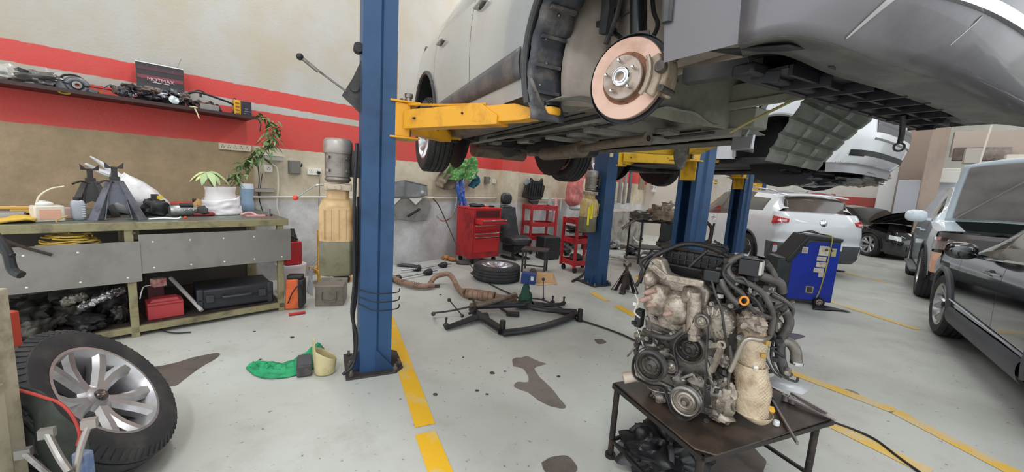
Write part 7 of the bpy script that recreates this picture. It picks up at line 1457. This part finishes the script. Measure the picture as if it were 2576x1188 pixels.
# axle shafts by the wall
for k, (pl, lab) in enumerate((([(950, 712), (1000, 700), (1050, 690), (1100, 680)], 'bright drive shaft with black rubber boots on the floor, front one'), ([(1010, 680), (1060, 675), (1100, 668), (1135, 664)], 'drive shaft with black boots on the floor, nearer the wall'))):
    t = thing('drive_shaft', lab, 'car part', onZ(*pl[0], 0)); so = Vector(t.location); P = [onZ(x, y, .045)-so for x, y in pl]; b = MB(); b.tube(P, .014, n=10, sub=2); b.build('shaft', mat('a9abb0', .3, .8), t)
    for q in (.28, .82):
        p = P[0].lerp(P[-1], q); d = (P[-1]-P[0]).normalized(); b = MB(); b.lathe([(.016, -.09), (.03, -.06), (.028, -.05), (.04, -.03), (.036, -.02), (.048, 0), (.05, .05), (.03, .07)], o=p, ax=d, n=20); b.build('rubber_boot', BLK, t)
for i, (px, py, c, r, nm, lab) in enumerate(((1020, 672, '4d4d50', (.14, .08, .02), 'dark_tray', 'dark flat tray on the floor against the wall'), (1105, 645, '2a2a2a', (.04, .04, .08), 'black_tin', 'small black tin standing on the floor by the wall'), (1120, 655, 'b07a4a', (.10, .06, .04), 'brown_shoe', 'brown leather shoe on the floor by the wall, left one'), (1135, 658, 'a5703f', (.10, .06, .035), 'brown_shoe', 'brown leather shoe on the floor by the wall, right one'), (1165, 667, '4b453f', (.12, .06, .03), 'dark_sandal', 'dark worn sandals beside the tool chest'), (1195, 692, '24332b', (.07, .05, .03), 'dark_green_rag', 'dark green rag squeezed under the flat wheel'), (1340, 690, '4a4038', (.06, .05, .04), 'small_rusty_part', 'small rusty part under the black iron table'))):
    b = MB(); b.ball((0, 0, r[2]), r, amp=.4, seed=i+5, n=18, m=10, sq=.8); simple(nm, lab, nm.split('_')[-1], b, mat(c, .6), loc=onZ(px, py, 0)+Vector((0, .05, 0)), rz=i*.8)
# jack stand on the floor
t = thing('jack_stand', 'dark brown jack stand on the floor left of the engine', 'jack stand', onZ(1575, 738, 0)+Vector((0, .08, 0)), .3); jackstand(t, .38, .26, mat('3a2f2c', .5, .2, var='241d1c', vs=7), mat('4b3a33', .5))
# small debris
for i, (px, py, s) in enumerate(((735, 850, .018), (640, 835, .012), (1238, 940, .02), (1095, 994, .016), (1200, 984, .014), (1225, 993, .012), (1270, 935, .012), (1405, 948, .014), (1108, 742, .016), (655, 905, .01), (1165, 900, .01))):
    b = MB(); b.ball((0, 0, s*.25), (s, s*.7, s*.35), 8, 6, amp=.5, seed=i); simple('dirt_crumb', 'small dark crumb of dirt on the open floor', 'crumb', b, mat('3f3833', .8), group='dirt crumbs on the floor', loc=onZ(px, py, 0))
# ============================================================ blue service machine
M0 = onZ(1985, 762, 0); M1 = onZ(2063, 772, 0); t = thing('service_machine', 'blue and dark grey wheeled workshop machine with paper labels, behind the engine', 'machine', M0, math.atan2((M1-M0).y, (M1-M0).x)+R(4))
mw = .50; MBl = mat('2038a8', .4, var='1a2f8f', vs=3); MG = mat('3a4144', .5, var='2b3032', vs=5)
# side panel faces the camera: x along the panel, y away, z up
side = [(0.0, .06), (mw, .06), (mw, .93), (.13, .93), (-.06, .60), (-.06, .06)]
b = MB(); b.prism(side, -.42, X=(1, 0, 0), Y=(0, 0, 1)); b.build('cabinet', MG, t, bevel=.01)
b = MB(); b.prism([(-.05, .07), (mw-.01, .07), (mw-.01, .88), (.14, .88), (-.05, .60)], .012, o=(0, -.0, 0), X=(1, 0, 0), Y=(0, 0, 1)); b.build('blue_side_panel', MBl, t, bevel=.002)
b = MB(); b.prism([(-.08, .56), (.11, .90), (mw+.01, .90), (mw+.02, .95), (.10, .97), (-.13, .60)], -.44, o=(0, -.01, 0), X=(1, 0, 0), Y=(0, 0, 1)); b.build('sloped_top', mat('2f3436', .45), t, bevel=.014, seg=3)
for i in range(3): b = MB(); b.lathe([(0, .006), (.035, .006), (.04, 0)], o=(-.02+.05*i, .12+.1*(i % 2), .69+.075*i), ax=(-.85, 0, .5), n=20); b.build('gauge', mat('8d8683', .2, coat=.8), t)
b = MB(); b.box((.0, .21, .775), (.006, .36, .25), rot=Matrix.Rotation(R(30), 3, 'Y')); b.build('control_panel', mat('4a3d3a', .4), t)
b = MB(); b.box((-.13, .21, .36), (.16, .40, .48)); b.ball((-.13, .21, .60), (.09, .21, .03), sq=.6); b.build('front_bin', MG, t, bevel=.02, seg=3)
b = MB(); b.tube([(.05, .1, .98), (.15, .2, 1.0), (.3, .15, .985), (.42, .1, .97)], .008); b.tube([(.1, .3, .97), (.25, .25, 1.01), (.38, .28, .97)], .007); b.build('top_cables', BLK, t)
b = MB(); b.tube([(.33, .08, .985), (.37, -.01, .96), (.37, -.02, .80), (.36, -.022, .55), (.33, -.02, .22), (.30, -.02, .10)], .008); b.build('yellow_hose', mat('a8a055', .5), t)
b = MB(); b.cyl((mw*.66, -.06, .065), (mw*.66, -.015, .065), .065, n=28); whl = b.build('rear_wheel', BLK, t); b = MB(); b.lathe([(0, .01), (.03, .01), (.042, .0), (.042, -.01)], o=(mw*.66, -.06, .065), ax=(0, -1, 0), n=24); b.build('wheel_disc', mat('a3928c', .5), whl)
for i in range(6): a = i*PI/3; b = MB(); b.ball((mw*.66+.026*math.cos(a), -.071, .065+.026*math.sin(a)), (.007, .003, .007), 8, 6); b.build('disc_hole', BLK, whl)
for x, z, w, h, c in ((.06, .76, .07, .085, 'cfc9c4'), (.29, .77, .13, .13, 'd9d2bf'), (.40, .76, .055, .11, 'b9b06f'), (.27, .66, .11, .06, 'd2cbb8'), (.28, .58, .12, .07, 'cfc8b5'), (.26, .50, .12, .06, 'd2cbb8'), (.30, .44, .07, .06, 'c9c2b0'), (.19, .22, .09, .095, 'b5a58a')):
    b = MB(); b.box((x+.02, -.0145, z), (w, .003, h)); s_l = b.build('paper_label', mat(c, .6, var='a89f8c', vs=30, va=.3), t)
b = MB(); b.box((.21, -.0165, .22), (.065, .002, .07)); b.build('dark_window', mat('4a4746', .3), t); b = MB(); b.box((.08, -.0165, .76), (.05, .002, .06)); b.build('faded_print', mat('a89b96', .6), t)
for i in range(7): b = MB(); b.box((.31, -.0165, .82-.013*i if i < 4 else .66-.06*(i-4)), (.09, .001, .003)); b.build('print_line', mat('6b6558', .6), t)
b = MB(); b.cyl((.40, -.017, .78), (.40, -.019, .78), .02, n=3); b.cyl((.33, -.017, .79), (.33, -.019, .79), .018, n=20); b.build('warning_mark', mat('4a4428', .5), t)
b = MB(); b.grid(lambda u, v: onZ(lerp(2045, 2140, u), lerp(772, 786, u)-8*(1-u)*(v*2-1)-2, .012+.01*math.sin(v*PI)), 14, 5); simple('black_cloth_strip', 'black cloth strip trailing on the floor from the blue machine', 'cloth', b, BLK, solid=.005)
b = MB(); b.ball((0, 0, .015), (.11, .04, .02), amp=.4, seed=4); simple('black_rag', 'black rag on the floor behind the white parked SUV', 'rag', b, BLK, loc=onZ(2112, 684, 0), rz=-.2)
# black wheeled arm stand and dark bracket behind the engine
t = thing('arm_bracket', 'rusty brown curved suspension arm standing up behind the engine', 'car part', onZ(1790, 700, 0)+Vector((-.12, .75, .55))); o_ = Vector(t.location); yv = o_.y
pp_ = lambda x, y: onP(x, y, (0, yv, 0), (0, 1, 0))-o_
b = MB(); b.tube([pp_(1784, 522), pp_(1772, 530), pp_(1775, 555), pp_(1790, 575), pp_(1785, 610)], .018, r1=.04); b.tube([pp_(1790, 590), pp_(1797, 562)], .02, sub=1); b.tube([pp_(1785, 605), pp_(1765, 640)], .05, sub=1); b.build('arm', mat('4a3b33', .5, .3), t)
b = MB(); b.box((pp_(1775, 640)+Vector((0, 0, -.15))), (.45, .3, .3)); b.box(Vector((pp_(1775, 640).x, 0, -o_.z/2-.15)), (.1, .1, 0.02)); b.build('base_part', DKP, t, bevel=.02)
t = thing('black_pump', 'black compressor like part at the foot of the blue post before the white SUV', 'car part', onZ(1850, 676, 0)); b = MB(); b.ball((0, 0, .32), (.2, .18, .33), amp=.35, f=2.5, seed=14, n=28, m=18); b.build('pump_casing', BLK, t); b = MB(); b.cyl((0, 0, .6), (.02, 0, .78), .03); b.build('neck', DKP, t)
# ============================================================ table with parts beyond the engine
t = small_table('black iron rack table loaded with parts, between the second and the middle lift posts', onZ(1640, 665, 0)+Vector((.1, .25, 0)), R(8), .95, .6, .84, mat('2b2b2d', .5, .2), 'rack_table'); tb0 = Vector(t.location)
b = MB(); b.box((0, 0, .3), (.9, .55, .02)); b.build('lower_tray', mat('2b2b2d', .5, .2), t)
for i, (x, y, z, r, c, nm, lab, cat) in enumerate(((.05, -.05, .84, (.26, .2, .16), 'a8957b', 'folded_cardboard', 'tan folded cardboard on the black rack table', 'cardboard'), (.28, .05, .84, (.2, .16, .2), 'b9b3ac', 'silver_housing', 'silver round housing on the black rack table', 'car part'), (-.35, .0, .84, (.2, .18, .09), '6b6762', 'arm_casting', 'grey link arm casting at the left end of the black rack table', 'car part'), (.2, -.2, .31, (.2, .15, .12), '5f5a52', 'manifold_casting', 'grey manifold casting on the lower tray of the rack table', 'car part'))):
    b = MB(); b.ball((0, 0, r[2]), r, amp=.5, f=2.4, seed=i+60, n=28, m=16, sq=.8); simple(nm, lab, cat, b, mat(c, .5, .2 if i else 0, var='5d554b', vs=8), loc=tb0+Vector((x, y, z)))
b = MB(); b.tube([onZ(1520, 690, .8)*0+tb0+Vector((-.75, -.2, .66)), tb0+Vector((-.5, -.15, .84)), tb0+Vector((-.2, -.1, .90))], .03); simple('long_link_arm', 'long grey link arm sticking out left of the rack table', 'car part', b, CAST)
b = MB(); b.grid(lambda u, v: tb0+Vector((lerp(-.05, .18, u), -.33-.01*math.sin(u*9), .84-.38*v)), 10, 8); simple('black_cloth', 'black cloth hanging over the front edge of the rack table', 'cloth', b, BLK, solid=.01)
b = MB(); b.cyl(tb0+Vector((.3, -.34, .62)), tb0+Vector((.3, -.34, .86)), .035); simple('grey_damper', 'grey damper hanging at the front edge of the rack table', 'car part', b, CASTD)
# clutter against the wall, far left aisle
lb = ['grey exhaust tube bundle', 'dark bumper bar', 'pale plastic trim piece', 'brown casting', 'grey bracket', 'black hose coil', 'silver shield', 'dark seat rail', 'white plastic tank', 'rusty pipe', 'black trim strip', 'grey axle housing']
pl_ = ['left of the rack table', 'behind the near red trolley', 'under the rack table', 'by the wall past the second post', 'beside the far red trolley', 'behind the rack table']
cl_ = ['8a8580', '2f3034', 'c9c5bf', '7a5f4c', '77757a', '232326', 'b0adb0', '3a3836', 'dcdad6', '6b4a3a', '2a2a2c', '85807a']
k = 0
for i, (px, py, v_) in enumerate(((1565, 630, 0), (1590, 640, 1), (1615, 620, 2), (1590, 630, 3), (1545, 625, 4), (1640, 640, 5), (1655, 632, 0), (1420, 640, 1), (1395, 640, 2), (1400, 615, 3), (1600, 610, 4), (1600, 655, 5), (1625, 650, 0), (1430, 625, 1), (1545, 655, 2), (1388, 625, 3))):
    p = onZ(px, py, 0); b = MB(); j = i % 12
    if i % 3 == 0: b.tube([Vector((-.3, 0, .06)), Vector((0, .08, .12)), Vector((.3, -.03, .05))], .045)
    elif i % 3 == 1: b.ball((0, 0, .1), (.22, .14, .1), amp=.7, f=3, seed=i, n=22, m=12)
    else: b.tube([Vector((-.25, .1, .03)), Vector((-.1, -.1, .05)), Vector((.2, 0, .1)), Vector((.3, .1, .3))], .03)
    simple(('exhaust_tube', 'trim_piece', 'bent_bar')[i % 3], lb[j]+' on the floor '+pl_[(i+i//12) % 6], 'car part', b, mat(cl_[j], .5, .2, var='5a5550', vs=9), loc=p, rz=i*1.1)
for i, (px, w_, h_, c, nm, lab) in enumerate(((1560, .12, .9, '77777a', 'leaning_strip', 'grey bumper strip leaning on the wall, left one'), (1572, .10, 1.0, '8d8a88', 'leaning_strip', 'pale bumper strip leaning on the wall, middle one'), (1584, .12, .95, '55555a', 'leaning_strip', 'dark bumper strip leaning on the wall, right one'), (1615, .35, .55, '8a7558', 'brown_bag', 'brown and blue bag hanging at the end of the wall'), (1650, .5, .75, 'd9d6d2', 'white_poster', 'white poster sheet on the wall behind the rack table'), (1675, .4, .6, 'c9b9b0', 'pale_carton', 'pale carton high behind the rack table'))):
    c0 = onV(px, 470 if i < 3 else 455, .3); b = MB(); b.box((0, 0, 0), (w_, .06, h_)); simple(nm, lab, nm.split('_')[-1], b, mat(c, .6, var='6d6560', vs=7), loc=c0, rz=WROT, bevel=.01)
b = MB(); c0 = W(9.3, .7, .0); b.box((0, 0, .45), (1.9, .6, .9)); simple('clutter_cabinet', 'low pale cabinet against the wall behind the rack table', 'cabinet', b, mat('a8a39c', .6, var='6b645c', vs=4, va=.6), loc=c0, rz=WROT)
t = thing('motor_on_shelf', 'small silver engine part on a stand behind the near red trolley', 'car part', W(7.9, .8, 0), WROT); b = MB(); b.box((0, 0, .35), (.5, .3, .7)); b.build('stand', DKP, t); b = MB(); b.ball((0, 0, .85), (.3, .2, .17), amp=.7, f=3, seed=5, n=26, m=14); b.tube([(-.3, 0, .9), (-.45, 0, .93), (-.5, 0, .85)], .02); b.build('casting', mat('b0adb0', .35, .6, var='4a484a', vs=16), t)
# yellow bits on the floor by the near trolley and post cable
b = MB(); b.tube([onZ(1478, 680, .02), onZ(1462, 695, .02), onZ(1440, 708, .02)], .018); simple('black_boot_strap', 'black rubber strap on the floor before the second lift post', 'strap', b, BLK)
# ============================================================ far side of the hall
def far(px, py, u): return onP(px, py, W(u, 0), WT)
def fbox(name, label, cat, px0, px1, py0, py1, u, d, m, struct_=False):
    a, c = far(px0, (py0+py1)/2, u), far(px1, (py0+py1)/2, u); e_, g_ = far((px0+px1)/2, py0, u), far((px0+px1)/2, py1, u)
    va, vc = UV(a)[1], UV(c)[1]; b = MB(); b.box((0, 0, 0), (abs(vc-va), d, e_.z-g_.z)); return b, W(u, (va+vc)/2, (e_.z+g_.z)/2), WROT-PI/2
def fthing(name, label, cat, px0, px1, py0, py1, u, d, m):
    b, l, r = fbox(name, label, cat, px0, px1, py0, py1, u, d, m); return tag(b.build(name, m, loc=l, rz=r, bevel=.01), label, cat)
b, l, r = fbox('', '', '', 2330, 2390, 230, 500, 15.2, .3, None); o = struct(b.build('trim_11', mat('a89486', .6, var='95857a', vs=2), loc=(l.x, l.y, 2.8), rz=r)); o.scale = (.75, 1, 5.6/max(.1, (far(2360, 230, 15.2).z-far(2360, 500, 15.2).z)))
b, l, r = fbox('', '', '', 2395, 2600, 330, 395, 17.0, .3, None); struct(b.build('trim_12', mat('b5a69a', .6), loc=l, rz=r))
def shell_col(px, u, w, col, nm):
    p = far(px, 450, u); b = MB(); b.box((0, 0, 0), (w, w, 5.55)); return struct(b.build(nm, mat(col, .6), loc=W(u, UV(p)[1], 2.775), rz=WROT))
shell_col(2290, 16.9, .55, '8d7b6f', 'trim_13')
fthing('roller_shutter', 'ribbed grey white roller shutter high on the far wall', 'shutter', 2300, 2362, 300, 450, 16.8, .08, mat('b9b6b0', .6, bump=.2, bs=6))
t = fthing('far_partition', 'white framed grey partition panels below the shutter', 'partition', 2250, 2420, 455, 560, 16.2, .06, mat('b7bac2', .5))
fthing('white_cabinet', 'tall white cabinet near the far wall, left of the partition', 'cabinet', 2205, 2255, 430, 560, 17.7, .5, mat('e2e5e4', .5)); fthing('mezzanine_clutter', 'dark clutter stacked on the mezzanine at the right', 'clutter', 2398, 2540, 372, 405, 16.7, .3, mat('6b5f57', .7, var='9a9088', vs=3, va=.6)); fthing('mezzanine_box', 'grey box on the mezzanine behind the column', 'box', 2425, 2470, 375, 412, 16.4, .3, mat('b5aea6', .6))
fthing('cream_block', 'large cream panel wall block at the far right', 'panel', 2510, 2640, 390, 560, 16.3, .3, mat('e2d9cd', .5)); fthing('grey_green_block', 'pale grey green panel left of the cream block', 'panel', 2430, 2515, 415, 560, 16.6, .2, mat('c3c5b8', .55)); fthing('white_dome', 'white rounded cover behind the column under the shutter', 'cover', 2325, 2410, 425, 460, 15.9, .4, mat('dcdad3', .5))
b = MB(); b.tube([far(2500, 300, 16), far(2490, 330, 16), far(2468, 400, 16), far(2462, 430, 16)], .02); simple('ceiling_rope', 'pale cord hanging from the ceiling at the far right', 'cord', b, mat('d9d2c6', .5))
for i, (x0, x1, y0, y1, c, lab) in enumerate(((2040, 2100, 487, 512, 'b5453f', 'red machine frame on the far wall behind the white SUV'), (2100, 2235, 497, 520, 'b5453f', 'red painted beam at the far wall behind the black sedan'), (2130, 2215, 518, 560, '6d6660', 'grey parts piled under the red beam'), (2180, 2235, 520, 560, 'b59a85', 'tan cardboard pile beside the grey parts'))): fthing(('red_machine', 'red_beam', 'parts_pile', 'cardboard_pile')[i], lab, ('frame', 'beam', 'pile', 'pile')[i], x0, x1, y0, y1, 18.3, .3, mat(c, .6, var='7d5a50', vs=3, va=.3))
# wreck on the third lift
t = thing('raised_wreck', 'stripped front end of a wrecked car hanging on the third lift', 'car', onP(2105, 462, (7.9, 10.2, 0), (-.72, -.69, 0)), R(-56)); k = [mat('2f2d2c', .5, .3, var='55504b', vs=6), mat('9a8f83', .45, .3, var='6b625a', vs=5)]
b = MB(); b.ball((-1.2, 0, .18), (1.5, .75, .26), amp=.3, f=3.5, seed=4, n=50, m=26); b.build('underbody', k[0], t); b = MB(); b.ball((.35, .05, .22), (.55, .62, .26), amp=.35, f=4, seed=9, n=50, m=26); b.build('crumpled_nose', k[1], t)
b = MB(); b.box((.86, -.22, .12), (.06, .42, .24)); g = b.build('grille', mat('232325', .4), t)
for i in range(4): b = MB(); b.box((.90, -.22, .02+.065*i), (.02, .44, .018)); b.build('grille_bar', WHT, g)
for s0 in (-1, 1): b = MB(); b.lathe([(0, .02), (.15, .02), (.15, -.02), (0, -.02)], o=(-.5, s0*.75, .02), ax=(0, s0, 0), n=28); b.lathe([(0, .05), (.06, .05), (.07, .02)], o=(-.5, s0*.75, .02), ax=(0, s0, 0), n=20); b.build('brake_disc', mat('6b5a4e', .5, .5), t)
for i in range(8): b = MB(); b.ball((-.2+.1*i, -.5+.08*(i % 3), .05+.05*(i % 2)), (.06, .05, .03), amp=.6, seed=i); b.build('chrome_scrap', CHR if i % 2 else DKP, t)
# white car with raised bonnet beyond the middle post
r7 = carroot('far_white_car', 'white car with rounded raised bonnet far behind the middle lift post', 6.7, 16.0, -100); k7 = Car(SUV, r7); k7.shell(suv_keys, dict(body=WC, side_window=GLS, windshield=GLS, rear_window=GLS, window_frame=BLKG, seam=GREY)); k7.wrap('nose', .2, .93, 'front_bumper', WC); k7.lid('nose', .93, 'hood', WC); k7.wrap('tail', .26, 1.27, 'tailgate', WC); k7.wells(BLK)
for x in (-1.32, 1.32):
    for s0 in (-1, 1): wheel(r7, (x, s0*.8, .35), s0)
open_hood(r7, 1.1, 1.05, .78, .7, 1.0, R(50), WC, mat('8f8f90', .5))
b = MB(); b.grid(lambda u, v: L1M+Vector((-.32+.16*u, -.16+.02*math.sin(u*8), 1.98-.33*v*(.5+.5*math.sin(u*PI))))+Vector((0, -.06*math.sin(v*3), 0)), 16, 12); simple('grey_rag', 'dark grey rag draped over the yellow carriage of the middle post', 'rag', b, mat('5a5a58', .8, var='7a7a76', vs=20), solid=.012)
